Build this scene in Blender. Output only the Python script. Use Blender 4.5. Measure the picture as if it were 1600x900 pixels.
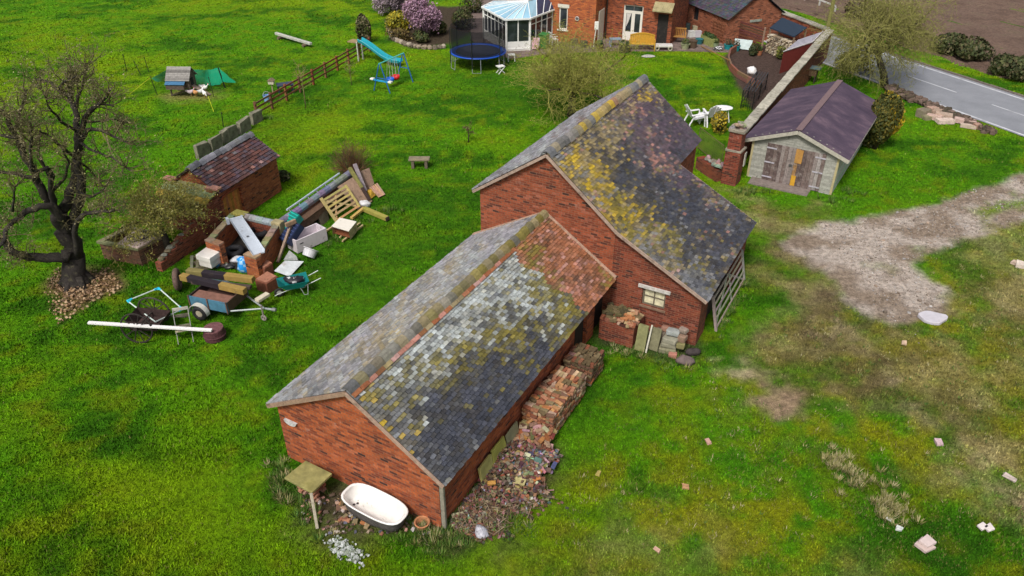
import bpy, math, random
import numpy as np
from mathutils import Vector, Matrix
R = math.radians
PI = math.pi
for o in list(bpy.data.objects): bpy.data.objects.remove(o)
SC = bpy.context.scene
COL = SC.collection

# ------------------------------------------------------------------ camera
CAMH, FPX, PITCH = 14.5, 1207.0, R(33.0)
cd = bpy.data.cameras.new('camera'); cam = bpy.data.objects.new('camera', cd); COL.objects.link(cam)
cam.location = (0, 0, CAMH); cam.rotation_euler = (PI/2-PITCH, 0, 0)
cd.sensor_width = 36; cd.lens = 36*FPX/1600; cd.clip_end = 3000; cd.clip_start = .1
SC.camera = cam
# ------------------------------------------------------------------ light
SUN_EL, SUN_AZ = 52, 205            # degrees; azimuth the light comes from, clockwise from +Y
w = bpy.data.worlds.new('World'); SC.world = w; w.use_nodes = True
nt = w.node_tree; sky = nt.nodes.new('ShaderNodeTexSky'); sky.sky_type = 'NISHITA'; sky.sun_disc = False
sky.sun_elevation = R(SUN_EL); sky.sun_rotation = R(SUN_AZ); sky.dust_density = 5; sky.air_density = 1.0; sky.ozone_density = .6
bg = nt.nodes['Background']; bg.inputs[1].default_value = .065
hs = nt.nodes.new('ShaderNodeHueSaturation'); hs.inputs['Saturation'].default_value = .45      # cloud cover greys the sky
nt.links.new(sky.outputs[0], hs.inputs['Color']); nt.links.new(hs.outputs[0], bg.inputs[0])
sd = bpy.data.lights.new('sun', 'SUN'); sun = bpy.data.objects.new('sun', sd); COL.objects.link(sun)
sd.energy = 1.5; sd.angle = R(12); sd.color = (1, .95, .88)
az = R(SUN_AZ); el = R(SUN_EL)
sun.rotation_euler = Vector((-math.sin(az)*math.cos(el), -math.cos(az)*math.cos(el), -math.sin(el))).to_track_quat('-Z', 'Y').to_euler()
vs = SC.view_settings; vs.view_transform = 'Standard'; vs.look = 'None'; vs.gamma = 1; vs.exposure = .88; vs.use_curve_mapping = False
SC.render.engine = 'CYCLES'

# ------------------------------------------------------------------ survey helpers: photo pixel (1600x900) -> point in the place
_F = Vector((0, math.cos(PITCH), -math.sin(PITCH))); _U = Vector((0, math.sin(PITCH), math.cos(PITCH))); _X = Vector((1, 0, 0))
CP = Vector((0, 0, CAMH))
def ray(px, py): return _F*FPX + _X*(px-800) - _U*(py-450)
def G(px, py, z=0.0):
    d = ray(px, py); return CP + d*((z-CAMH)/d.z)
def V(px, py, y):
    d = ray(px, py); return CP + d*(y/d.y)
def RP(px, py, o, n):
    d = ray(px, py); n = Vector(n); return CP + d*((Vector(o)-CP).dot(n)/d.dot(n))
def HT(bx, by, ty): return V(bx, ty, G(bx, by).y).z
def PX(p):
    v = Vector(p)-CP; d = v.dot(_F); return 800+FPX*v.x/d, 450-FPX*v.dot(_U)/d
def ang(a, b): return math.atan2(b[1]-a[1], b[0]-a[0])
rng = random.Random(7)
U = rng.uniform

# ------------------------------------------------------------------ mesh builder
class MB:
    def __init__(s, col=(1, 1, 1)): s.v = []; s.f = []; s.c = []; s.col = col
    def add(s, vs, fs, col=None):
        n = len(s.v); s.v += [tuple(p) for p in vs]; c = col or s.col
        for f in fs: s.f.append([i+n for i in f]); s.c.append(c)
        return s
    def box(s, c, size, rz=0, M=None, jit=0, col=None, taper=1):
        x, y, z = (k/2 for k in size); P = []
        for k in (-1, 1):
            t = taper if k > 0 else 1
            for a, b in ((-1, -1), (1, -1), (1, 1), (-1, 1)): P.append(Vector((a*x*t, b*y*t, k*z)))
        if jit: P = [p+Vector((U(-jit, jit), U(-jit, jit), U(-jit, jit))) for p in P]
        m = M or Matrix.Rotation(rz, 3, 'Z'); c = Vector(c)
        return s.add([m @ p + c for p in P], [(3, 2, 1, 0), (4, 5, 6, 7), (0, 1, 5, 4), (1, 2, 6, 5), (2, 3, 7, 6), (3, 0, 4, 7)], col)
    def bx(s, a, b, col=None, jit=0):
        return s.box([(a[i]+b[i])/2 for i in range(3)], [abs(b[i]-a[i]) for i in range(3)], col=col, jit=jit)
    def bar(s, a, b, w, h, up=(0, 0, 1), col=None, jit=0):
        a = Vector(a); b = Vector(b); y = (b-a); L = y.length; y = y/L; x = y.cross(Vector(up))
        if x.length < 1e-3: x = y.cross(Vector((1, 0, 0)))
        x.normalize(); z = x.cross(y); m = Matrix((x, y, z)).transposed()
        return s.box((a+b)/2, (w, L, h), M=m, col=col, jit=jit)
    def tube(s, pts, rad, n=6, cap=True, col=None):
        pts = [Vector(p) for p in pts]; k = len(pts)
        if not hasattr(rad, '__len__'): rad = [rad]*k
        V0 = []; t0 = (pts[1]-pts[0]).normalized(); x = t0.orthogonal().normalized()
        for i, p in enumerate(pts):
            t = (pts[min(i+1, k-1)]-pts[max(i-1, 0)])
            if t.length < 1e-9: t = t0
            t = t.normalized(); x = x - t*x.dot(t)
            if x.length < 1e-6: x = t.orthogonal()
            x.normalize(); y = t.cross(x); t0 = t
            for j in range(n):
                a = 2*PI*j/n; V0.append(p+(x*math.cos(a)+y*math.sin(a))*rad[i])
        F = [(i*n+j, i*n+(j+1) % n, (i+1)*n+(j+1) % n, (i+1)*n+j) for i in range(k-1) for j in range(n)]
        if cap: F += [tuple(range(n))[::-1], tuple((k-1)*n+j for j in range(n))]
        return s.add(V0, F, col)
    def lathe(s, prof, n=16, c=(0, 0, 0), M=None, col=None, cap=True, sx=1, sy=1):
        c = Vector(c); P = []; k = len(prof)
        for r, z in prof:
            for j in range(n):
                a = 2*PI*j/n; p = Vector((r*math.cos(a)*sx, r*math.sin(a)*sy, z)); P.append((M @ p if M else p)+c)
        F = [(i*n+j, i*n+(j+1) % n, (i+1)*n+(j+1) % n, (i+1)*n+j) for i in range(k-1) for j in range(n)]
        if cap: F += [tuple(range(n))[::-1], tuple((k-1)*n+j for j in range(n))]
        return s.add(P, F, col)
    def torus(s, c, Rr, r, M=None, n=20, m=8, col=None, a0=0, a1=2*PI):
        c = Vector(c); P = []; full = abs(a1-a0-2*PI) < 1e-6; k = n if full else n+1
        for i in range(k):
            a = a0+(a1-a0)*i/n
            for j in range(m):
                b = 2*PI*j/m; p = Vector(((Rr+r*math.cos(b))*math.cos(a), (Rr+r*math.cos(b))*math.sin(a), r*math.sin(b)))
                P.append((M @ p if M else p)+c)
        F = [(i*m+j, ((i+1) % k)*m+j, ((i+1) % k)*m+(j+1) % m, i*m+(j+1) % m) for i in range(n) for j in range(m)]
        return s.add(P, F, col)
    def prism(s, poly, z0, z1, col=None, jit=0):
        n = len(poly); P = [Vector((p[0], p[1], z0)) for p in poly]+[Vector((p[0], p[1], z1+U(-jit, jit))) for p in poly]
        return s.add(P, [tuple(range(n))[::-1], tuple(range(n, 2*n))]+[(i, (i+1) % n, (i+1) % n+n, i+n) for i in range(n)], col)
    def gable(s, poly, y0, y1, col=None):           # polygon in xz, extruded along y
        n = len(poly); P = [(p[0], y0, p[1]) for p in poly]+[(p[0], y1, p[1]) for p in poly]
        return s.add(P, [tuple(range(n)), tuple(range(n, 2*n))[::-1]]+[((i+1) % n, i, i+n, (i+1) % n+n) for i in range(n)], col)
    def slab(s, quad, t, col=None):                  # quad of 3D points given thickness downwards along its normal
        q = [Vector(p) for p in quad]; n = (q[1]-q[0]).cross(q[3]-q[0]).normalized()
        if n.z < 0: n = -n
        return s.add(q+[p-n*t for p in q], [(0, 1, 2, 3), (7, 6, 5, 4), (0, 4, 5, 1), (1, 5, 6, 2), (2, 6, 7, 3), (3, 7, 4, 0)], col)
    def blob(s, c, size, rough=.25, n=10, m=7, seed=0, col=None, M=None):
        rr = random.Random(seed); ph = [rr.uniform(0, 6.3) for _ in range(6)]; c = Vector(c); P = []
        for i in range(m+1):
            th = PI*i/m
            for j in range(n):
                a = 2*PI*j/n
                k = 1+rough*(.5*math.sin(2*a+ph[0])*math.sin(th)+.35*math.sin(3*a+ph[1]+2*th)+.3*math.cos(2*th*1.5+ph[2]))+(rr.uniform(-.3, .3)*rough if 0 < i < m else 0)
                p = Vector((size[0]*k*math.sin(th)*math.cos(a), size[1]*k*math.sin(th)*math.sin(a), size[2]*k*math.cos(th)))
                P.append((M @ p if M else p)+c)
        F = [(i*n+j, (i+1)*n+j, (i+1)*n+(j+1) % n, i*n+(j+1) % n) for i in range(m) for j in range(n)]
        return s.add(P, F, col)
    def wall(s, Lx, H, T, holes, y0=0, x0=0, z0=0):   # wall in xz with rectangular holes (xa, xb, za, zb)
        xs = sorted({0, Lx}|{h[0] for h in holes}|{h[1] for h in holes}); zs = sorted({0, H}|{h[2] for h in holes}|{h[3] for h in holes})
        for xa, xb in zip(xs, xs[1:]):
            for za, zb in zip(zs, zs[1:]):
                cx, cz = (xa+xb)/2, (za+zb)/2
                if not any(h[0] < cx < h[1] and h[2] < cz < h[3] for h in holes): s.bx((x0+xa, y0, z0+za), (x0+xb, y0+T, z0+zb))
        return s
    def build(s, name, m, parent=None, loc=None, rz=0, smooth=False, bevel=0):
        me = bpy.data.meshes.new(name); me.from_pydata(s.v, [], s.f); me.materials.append(m)
        ca = me.attributes.new('Col', 'FLOAT_COLOR', 'CORNER')
        n = np.empty(len(me.polygons), dtype=np.int32); me.polygons.foreach_get('loop_total', n)
        arr = np.repeat(np.array([tuple(c)[:3]+(1,) for c in s.c], dtype=np.float32).reshape(-1, 4), n, axis=0); ca.data.foreach_set('color', arr.ravel())
        if smooth: me.polygons.foreach_set('use_smooth', [True]*len(me.polygons))
        me.update(); o = bpy.data.objects.new(name, me); COL.objects.link(o)
        if parent: o.parent = parent
        if loc is not None: o.location = loc
        o.rotation_euler = (0, 0, rz)
        if bevel:
            b = o.modifiers.new('bevel', 'BEVEL'); b.width = bevel; b.segments = 2; b.limit_method = 'ANGLE'
        return o
def thing(name, label, cat, loc=(0, 0, 0), rz=0, group=None):
    o = bpy.data.objects.new(name, None); COL.objects.link(o); o.location = loc; o.rotation_euler = (0, 0, rz); o.empty_display_size = .2
    return tag(o, label, cat, group)
def tag(o, label, cat, group=None, kind=None):
    o['label'] = label; o['category'] = cat
    if group: o['group'] = group
    if kind: o['kind'] = kind
    return o
def struct(o, kind='structure'): o['kind'] = kind; return o
def dup(root, loc, rz=None, label=None, group=None, scale=None):
    r = root.copy(); COL.objects.link(r); r.location = loc
    if rz is not None: r.rotation_euler = (0, 0, rz)
    if label: r['label'] = label
    if group: r['group'] = group
    if scale: r.scale = (scale,)*3
    for ch in list(root.children):
        c = ch.copy(); COL.objects.link(c); c.parent = r
        for g in ch.children:
            d = g.copy(); COL.objects.link(d); d.parent = c
    return r

# ------------------------------------------------------------------ materials
_mats = {}
class NT:
    def __init__(s, name):
        s.m = bpy.data.materials.new(name); s.m.use_nodes = True; s.t = s.m.node_tree; s.p = s.t.nodes['Principled BSDF']
        s.p.inputs['Specular IOR Level'].default_value = .3
    def n(s, typ, **k):
        a = s.t.nodes.new(typ)
        for q, v in k.items(): setattr(a, q, v)
        return a
    def l(s, a, b): s.t.links.new(a, b)
    def val(s, sock, v):
        if hasattr(v, 'node'): s.l(v, sock)
        elif isinstance(v, (tuple, list)) and len(v) == 3 and sock.type == 'RGBA': sock.default_value = (*v, 1)
        else: sock.default_value = v
    def noise(s, scale, detail=6, rough=.6, vec=None, dist=0):
        a = s.n('ShaderNodeTexNoise'); a.inputs['Scale'].default_value = scale; a.inputs['Detail'].default_value = detail; a.inputs['Roughness'].default_value = rough; a.inputs['Distortion'].default_value = dist
        s.l(vec or s.obj(), a.inputs['Vector']); return a.outputs['Fac']
    def obj(s):
        if not hasattr(s, 'tc'): s.tc = s.n('ShaderNodeTexCoord')
        return s.tc.outputs['Object']
    def pos(s):
        if not hasattr(s, 'ge'): s.ge = s.n('ShaderNodeNewGeometry')
        return s.ge.outputs['Position']
    def ramp(s, f, stops, interp='LINEAR'):
        a = s.n('ShaderNodeValToRGB'); e = a.color_ramp.elements; a.color_ramp.interpolation = interp
        while len(e) < len(stops): e.new(.5)
        for k, (p, c) in zip(e, stops): k.position = p; k.color = (*c, 1) if len(c) == 3 else c
        s.l(f, a.inputs[0]); return a.outputs[0]
    def mix(s, f, a, b, mode='MIX'):
        x = s.n('ShaderNodeMix', data_type='RGBA', blend_type=mode); s.val(x.inputs[0], f); s.val(x.inputs[6], a); s.val(x.inputs[7], b); return x.outputs[2]
    def math(s, op, a, b=0.0, clamp=False):
        x = s.n('ShaderNodeMath', operation=op, use_clamp=clamp); s.val(x.inputs[0], a); s.val(x.inputs[1], b); return x.outputs[0]
    def step(s, f, a, b):
        x = s.n('ShaderNodeMapRange', clamp=True); s.val(x.inputs[0], f); x.inputs[1].default_value = a; x.inputs[2].default_value = b; return x.outputs[0]
    def attr(s, name): 
        a = s.n('ShaderNodeAttribute', attribute_name=name); return a
    def bump(s, h, strength=.4, dist=.02):
        b = s.n('ShaderNodeBump'); b.inputs['Strength'].default_value = strength; b.inputs['Distance'].default_value = dist; s.l(h, b.inputs['Height']); s.l(b.outputs[0], s.p.inputs['Normal'])
    def out(s, col, rough=.8):
        s.val(s.p.inputs['Base Color'], col); s.val(s.p.inputs['Roughness'], rough); return s.m
def g3(k): return (k, k, k)
def paint(name, var=.3, scale=5, rough=.75, bump=.25, dirt=0, dirtc=(.06, .05, .035), metal=0, spec=.3, bscale=None):
    """generic surface: the part's own colour (attribute Col) with mottling, dirt and fine relief"""
    if name in _mats: return _mats[name]
    t = NT(name); c = t.attr('Col').outputs['Color']
    f = t.noise(scale, 7, .65); c = t.mix(1.0, c, t.ramp(f, [(.25, g3(1-var)), (.75, g3(1+var))]), 'MULTIPLY')
    if dirt:
        d = t.step(t.noise(scale*.45, 8, .7), .62-dirt*.25, .72); c = t.mix(t.math('MULTIPLY', d, .8), c, dirtc)
    if bump: t.bump(t.noise(bscale or scale*5, 5, .6), bump, .02)
    t.p.inputs['Metallic'].default_value = metal; t.p.inputs['Specular IOR Level'].default_value = spec
    _mats[name] = t.out(c, rough); return _mats[name]
def wallvec(t):
    tc = t.n('ShaderNodeTexCoord'); s = t.n('ShaderNodeSeparateXYZ'); t.l(tc.outputs['Object'], s.inputs[0]); nn = t.n('ShaderNodeSeparateXYZ'); t.l(tc.outputs['Normal'], nn.inputs[0])
    a = t.n('ShaderNodeCombineXYZ'); b = t.n('ShaderNodeCombineXYZ')
    t.l(s.outputs[0], a.inputs[0]); t.l(s.outputs[2], a.inputs[1]); t.l(s.outputs[1], b.inputs[0]); t.l(s.outputs[2], b.inputs[1])
    m = t.n('ShaderNodeMix', data_type='VECTOR'); t.l(t.math('GREATER_THAN', t.math('ABSOLUTE', nn.outputs[0]), .6), m.inputs[0]); t.l(a.outputs[0], m.inputs[4]); t.l(b.outputs[0], m.inputs[5])
    return m.outputs[1]
def brick(name, c1=(.34, .085, .028), c2=(.2, .045, .02), dark=(.05, .022, .018), mortar=(.2, .11, .07), darkamt=.5, pale=.0, bw=.225, bh=.075):
    if name in _mats: return _mats[name]
    t = NT(name); v = wallvec(t)
    b = t.n('ShaderNodeTexBrick'); t.l(v, b.inputs['Vector']); b.inputs['Scale'].default_value = 1
    b.inputs['Brick Width'].default_value = bw; b.inputs['Row Height'].default_value = bh; b.inputs['Mortar Size'].default_value = .009; b.inputs['Mortar Smooth'].default_value = .3; b.inputs['Bias'].default_value = -.2
    sv = t.n('ShaderNodeSeparateXYZ'); t.l(v, sv.inputs[0]); row = t.math('FLOOR', t.math('DIVIDE', sv.outputs[1], bh)); par = t.math('SUBTRACT', 1.0, t.math('FLOORED_MODULO', row, 2.0))
    colm = t.math('FLOOR', t.math('ADD', t.math('DIVIDE', sv.outputs[0], bw), t.math('MULTIPLY', par, .5))); cb = t.n('ShaderNodeCombineXYZ'); t.l(colm, cb.inputs[0]); t.l(row, cb.inputs[1])
    wn = t.n('ShaderNodeTexWhiteNoise', noise_dimensions='2D'); t.l(cb.outputs[0], wn.inputs['Vector'])
    d3 = tuple((a*.6+q*.4) for a, q in zip(c2, dark))
    c = t.ramp(wn.outputs['Value'], [(0, dark), (darkamt*.2, d3), (darkamt*.5, c2), (.6, c1), (.85, tuple(k*1.2 for k in c1)), (1, tuple(k*1.1+.03 for k in c1))])
    mpz = t.n('ShaderNodeMapping'); t.l(v, mpz.inputs[0]); mpz.inputs['Scale'].default_value = (2.6, 15, 1)
    c = t.mix(t.math('MULTIPLY', t.step(t.noise(1.3, 7, .75, mpz.outputs[0]), .56, .74), .42), c, dark)
    big = t.noise(.8, 8, .72); c = t.mix(t.math('MULTIPLY', t.step(big, .5, .7), .6), c, d3)
    c = t.mix(t.math('MULTIPLY', b.outputs['Fac'], .9), c, mortar)
    c = t.mix(t.math('MULTIPLY', t.step(t.noise(1.6, 6, .6, dist=1), .55, .75), .35), c, (.42, .13, .06))
    if pale: c = t.mix(t.math('MULTIPLY', t.step(t.noise(2.3, 8, .75), .6, .72), pale), c, (.5, .38, .33))
    c = t.mix(1.0, c, t.ramp(t.noise(14, 4), [(.2, g3(.7)), (.8, g3(1.3))]), 'MULTIPLY')
    h = t.math('ADD', t.math('MULTIPLY', b.outputs['Fac'], -1.0), t.math('MULTIPLY', t.noise(30, 4), .6)); t.bump(h, .6, .012)
    _mats[name] = t.out(c, .9); return _mats[name]
M_STONE = paint('stone', .4, 7, .9, .5, .25, (.05, .055, .02))
M_BRICKS = paint('loose_brick', .35, 14, .9, .4, .25, (.06, .05, .03))
M_WOOD = paint('weathered_wood', .35, 9, .85, .3, .2)
M_TIMBER = paint('timber', .22, 8, .75, .2, .08)
M_WHITE = paint('white_paint', .08, 6, .5, .08, .06, (.3, .28, .24))
M_PLASTIC = paint('plastic', .12, 6, .42, .05, .05, spec=.5)
M_METAL = paint('painted_metal', .25, 9, .5, .1, .15, (.07, .035, .02), metal=.2, spec=.5)
M_RUST = paint('rusty_iron', .5, 12, .85, .4, .2, (.03, .02, .015), metal=.1)
M_RUBBER = paint('rubber', .3, 8, .7, .2, .1)
def tile_mat():
    t = NT('roof_tile'); c = t.attr('Col').outputs['Color']
    c = t.mix(1.0, c, t.ramp(t.noise(14, 7, .7), [(.25, g3(.62)), (.75, g3(1.4))]), 'MULTIPLY')
    c = t.mix(1.0, c, t.ramp(t.noise(2.2, 6, .65), [(.3, g3(.78)), (.7, g3(1.22))]), 'MULTIPLY')
    sp = t.math('MULTIPLY', t.step(t.noise(21, 5, .75), .58, .68), t.step(t.noise(1.7, 4, .6), .42, .62)); c = t.mix(t.math('MULTIPLY', sp, .55), c, (.34, .35, .32))      # pale lichen crust
    s2 = t.math('MULTIPLY', t.step(t.noise(12, 6, .7, dist=.6), .6, .7), t.step(t.noise(.9, 4, .6), .5, .66)); c = t.mix(t.math('MULTIPLY', s2, .6), c, (.16, .14, .03))   # moss
    t.bump(t.noise(40, 5, .65), .45, .02); return t.out(c, .85)
M_TILE = tile_mat()
M_BARK = paint('bark', .5, 9, .95, .8, .3, (.14, .13, .07), bscale=22)
M_LEAF = paint('leaf', .25, 3, .7, 0)
M_SOIL = paint('soil', .5, 5, .98, .8)
M_FABRIC = paint('fabric', .2, 9, .9, .2)
def glass(name, c=(.02, .025, .03), rough=.08):
    if name in _mats: return _mats[name]
    t = NT(name); t.p.inputs['Specular IOR Level'].default_value = .6
    col = t.mix(t.step(t.noise(1.2, 3), .45, .6), c, tuple(k*1.9+.006 for k in c)); _mats[name] = t.out(col, rough); return _mats[name]
# numpy value noise
def vnoise(x, y, seed=0):
    xi = np.floor(x).astype(np.int64); yi = np.floor(y).astype(np.int64); fx = x-xi; fy = y-yi; fx = fx*fx*(3-2*fx); fy = fy*fy*(3-2*fy)
    def h(a, b):
        n = (a*374761393+b*668265263+seed*974711) & 0x7fffffff; n = ((n ^ (n >> 13))*1274126177) & 0x7fffffff; return ((n ^ (n >> 16)) & 0xffff)/65535.
    return (h(xi, yi)*(1-fx)+h(xi+1, yi)*fx)*(1-fy)+(h(xi, yi+1)*(1-fx)+h(xi+1, yi+1)*fx)*fy
def fbm(x, y, sc, oct=4, seed=0):
    x = np.asarray(x, float); y = np.asarray(y, float); s = 0; a = .5
    for k in range(oct): s = s+a*vnoise(x*sc, y*sc, seed+k*17); sc *= 2.03; a *= .5
    return s/(1-.5**oct)
def polydist(x, y, poly):                            # signed distance, inside > 0
    x = np.asarray(x, float); y = np.asarray(y, float); ins = np.zeros(x.shape, bool); d = np.full(x.shape, 1e9); n = len(poly)
    for i in range(n):
        ax, ay = poly[i][0], poly[i][1]; bx, by = poly[(i+1) % n][0], poly[(i+1) % n][1]
        if abs(by-ay) > 1e-9:
            c = ((ay > y) != (by > y)) & (x < (bx-ax)*(y-ay)/(by-ay)+ax); ins ^= c
        t = np.clip(((x-ax)*(bx-ax)+(y-ay)*(by-ay))/((bx-ax)**2+(by-ay)**2+1e-12), 0, 1)
        d = np.minimum(d, np.hypot(x-ax-t*(bx-ax), y-ay-t*(by-ay)))
    return np.where(ins, d, -d)
def poly(*q): return [tuple(G(a, b)[:2]) for a, b in q]
# ================================================================== SETTING: ground, road, field, patio
POLY = dict(
 gravel=poly((1640,262),(1600,274),(1500,308),(1440,326),(1400,332),(1340,342),(1275,352),(1228,368),(1232,388),(1258,402),(1300,437),(1325,470),(1360,492),(1400,508),(1440,500),(1480,472),(1474,447),(1425,420),(1440,396),(1500,376),(1600,342),(1640,330)),
 strip=poly((1528,330),(1600,302),(1700,270),(1700,300),(1600,326),(1545,336)),
 worn1=poly((1150,303),(1240,338),(1300,345),(1340,480),(1440,520),(1420,600),(1320,640),(1230,650),(1190,600),(1205,540),(1245,490),(1222,420),(1185,350)),
 worn2=poly((1230,560),(1400,520),(1600,440),(1700,440),(1700,800),(1520,740),(1400,660),(1300,610)),
 worn3=poly((860,930),(930,850),(1040,815),(1150,840),(1330,930)),
 worn4=poly((1500,350),(1700,350),(1700,480),(1560,470),(1480,500),(1440,520),(1450,470)),
 soil1=poly((455,772),(470,825),(560,838),(640,828),(705,850),(780,846),(850,790),(878,700),(830,672),(700,790),(560,740)),
 soil2=poly((930,545),(985,545),(1090,570),(1100,540),(1000,480),(950,480)),
 litter=poly((78,442),(95,422),(172,425),(184,452),(140,474),(112,490),(98,505),(88,480)),
 coop=poly((250,150),(300,138),(350,140),(345,152),(318,160),(275,160)),
 bed=poly((1142,112),(1128,90),(1150,74),(1205,68),(1262,85),(1232,130),(1185,180),(1160,150)),
 rbed=poly((604,30),(612,62),(640,76),(700,68),(760,40),(740,10),(620,10)),
 rough=poly((830,920),(880,800),(960,700),(1010,610),(1100,590),(1240,520),(1500,370),(1750,330),(1750,960)),
  dband=poly((1230,690),(1260,672),(1330,705),(1400,760),(1490,820),(1530,880),(1440,870),(1330,770)), dgreen=poly((1000,660),(1100,600),(1220,620),(1280,700),(1340,790),(1250,800),(1120,740)),
 lush1=poly((1085,545),(1125,530),(1205,400),(1225,440),(1200,500),(1120,580),(960,600),(840,780),(820,860),(880,800),(960,640),(1000,600)),
 lush2=poly((1190,290),(1300,310),(1420,250),(1600,200),(1600,260),(1400,318),(1300,335),(1200,318)),
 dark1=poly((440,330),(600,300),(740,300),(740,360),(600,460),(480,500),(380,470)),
 undershade=poly((700,90),(820,95),(860,150),(980,165),(900,190),(780,170),(700,130)),  # shade below trampoline and fruit tree, painted into the grass colour
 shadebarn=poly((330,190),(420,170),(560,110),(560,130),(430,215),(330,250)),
 dirtA=poly((1090,575),(1110,560),(1165,570),(1150,590),(1105,592)),
 dirtB=poly((1190,625),(1215,605),(1255,625),(1245,645),(1205,645)),
 rut1=poly((1371,408),(1384,412),(1420,434),(1416,441),(1398,438),(1378,422)), rut2=poly((1205,345),(1236,352),(1262,398),(1320,470),(1300,478),(1245,420),(1215,380)), rut3=poly((1240,500),(1262,480),(1290,560),(1340,640),(1320,650),(1270,590)), track=poly((1305,505),(1330,520),(1420,620),(1500,690),(1600,790),(1600,815),(1490,705),(1400,630)),
 dry5=poly((1470,620),(1560,720),(1610,770),(1610,740),(1560,690),(1490,610)),
)
def sm(d, e): t = np.clip(d/e*.5+.5, 0, 1); return t*t*(3-2*t)
def ground_masks(x, y):
    n1 = fbm(x, y, .8, 5, 3); n2 = fbm(x, y, 2.6, 4, 9); m = {}
    for k, p in POLY.items():
        soft = {'gravel': .32, 'rut1': .35, 'dirtA': .5, 'dirtB': .5, 'rut2': .8, 'rut3': .9, 'track': .8, 'strip': .5, 'litter': .4, 'coop': .7, 'bed': .15, 'rbed': .3, 'soil1': .6, 'soil2': .6}.get(k, 1.6)
        kk = 2.2 if k.startswith('dirt') else 1; m[k] = sm(polydist(x, y, p)+((n1-.5)*2.2+(n2-.5)*1.4)*soft*kk, soft)
    return m
def lerp(a, b, t): return a+(np.asarray(b)[None, :]-a)*t[:, None]
def ground_color(x, y):
    x = np.asarray(x, float).ravel(); y = np.asarray(y, float).ravel(); m = ground_masks(x, y)
    big = fbm(x, y, .11, 4, 21); mid = fbm(x*.8+y*.3, y*1.2, .5, 5, 5); fine = fbm(x, y, 1.9, 4, 31)
    c = np.tile(np.array([[.072, .215, .002]]), (len(x), 1))
    c = lerp(c, (.165, .265, .002), np.clip((big-.46)*3.2+(mid-.5)*1.6, 0, 1)*.8)
    c = lerp(c, (.017, .08, .0015), np.clip((.52-mid)*4.2+(.5-fine)*2.6, 0, 1)*.72)
    c = lerp(c, (.17, .18, .004), np.clip((fine-.53)*4.5, 0, 1)*.5)
    c = lerp(c, (.21, .21, .006), m['rough']*np.clip(.32+(mid-.5)*4+(fine-.5)*5, 0, 1)*.75)
    c = lerp(c, (.018, .085, .003), m['dband']*.75); c = lerp(c, (.05, .19, .003), m['dgreen']*.6)
    for k, a in (('dark1', .45), ('undershade', .55), ('shadebarn', .35), ('lush1', .35), ('lush2', .2)): c = lerp(c, (.026, .1, .003), m[k]*a)
    tone = fbm(x, y, .9, 4, 41)
    wr = np.clip(m['worn1']*1.2+m['worn2']*.75+m['worn3']*.6+m['worn4']*.6+m['dry5']*.8, 0, 1.2)*np.clip(.95+(tone-.5)*3.0, .3, 1)
    straw = np.clip((tone-.42)*3, 0, 1)[:, None]
    wc = np.array([[.17, .14, .035]])*(1-straw)+np.array([[.33, .27, .13]])*straw
    wr = np.clip(wr, 0, 1); c = c+(wc-c)*(wr*.85)[:, None]
    c = lerp(c, (.1, .068, .042), np.clip((fbm(x, y, 1.3, 4, 55)-.52)*7, 0, 1)*np.clip(m['worn1']*.9+m['worn2']*.45, 0, 1)*.6)
    for k, cc in (('dirtA', (.42, .35, .22)), ('dirtB', (.33, .22, .16)), ('coop', (.2, .17, .06)), ('soil2', (.06, .05, .03))): c = lerp(c, cc, m[k]*.8)
    gm = np.clip(m['gravel']-m['strip']*.9, 0, 1); gt = fbm(x, y, 1.1, 5, 77)
    gc = np.array([[.27, .21, .16]])+np.clip((gt-.42)*6, 0, 1)[:, None]*np.array([[.19, .185, .185]])
    gv = np.clip(gm*1.3, 0, 1)*np.clip(1.3-np.clip((fbm(x, y, .8, 4, 88)-.6)*6, 0, 1)*.75, 0, 1); c = c+(gc-c)*np.clip(gv, 0, 1)[:, None]
    for k, cc, a in (('rut1', (.2, .13, .08), .85), ('rut2', (.12, .085, .06), .6), ('rut3', (.11, .085, .05), .55), ('track', (.32, .25, .16), .75)): c = lerp(c, cc, m[k]*a*np.clip((fbm(x, y, 1.6, 4, 66)-.35)*4, 0, 1))
    c = lerp(c, (.075, .05, .036), m['soil1']*.9); c = lerp(c, (.2, .12, .06), m['litter']*.9)
    c = lerp(c, (.075, .05, .042), m['bed']); c = lerp(c, (.06, .045, .03), m['rbed'])
    bare = np.clip(gm*1.3+m['soil1']+m['litter']*1.2+m['bed']*1.5+m['coop']*.8+m['rbed']+m['dirtA']+m['dirtB']+wr*.35, 0, 1)
    return c, bare
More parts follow.
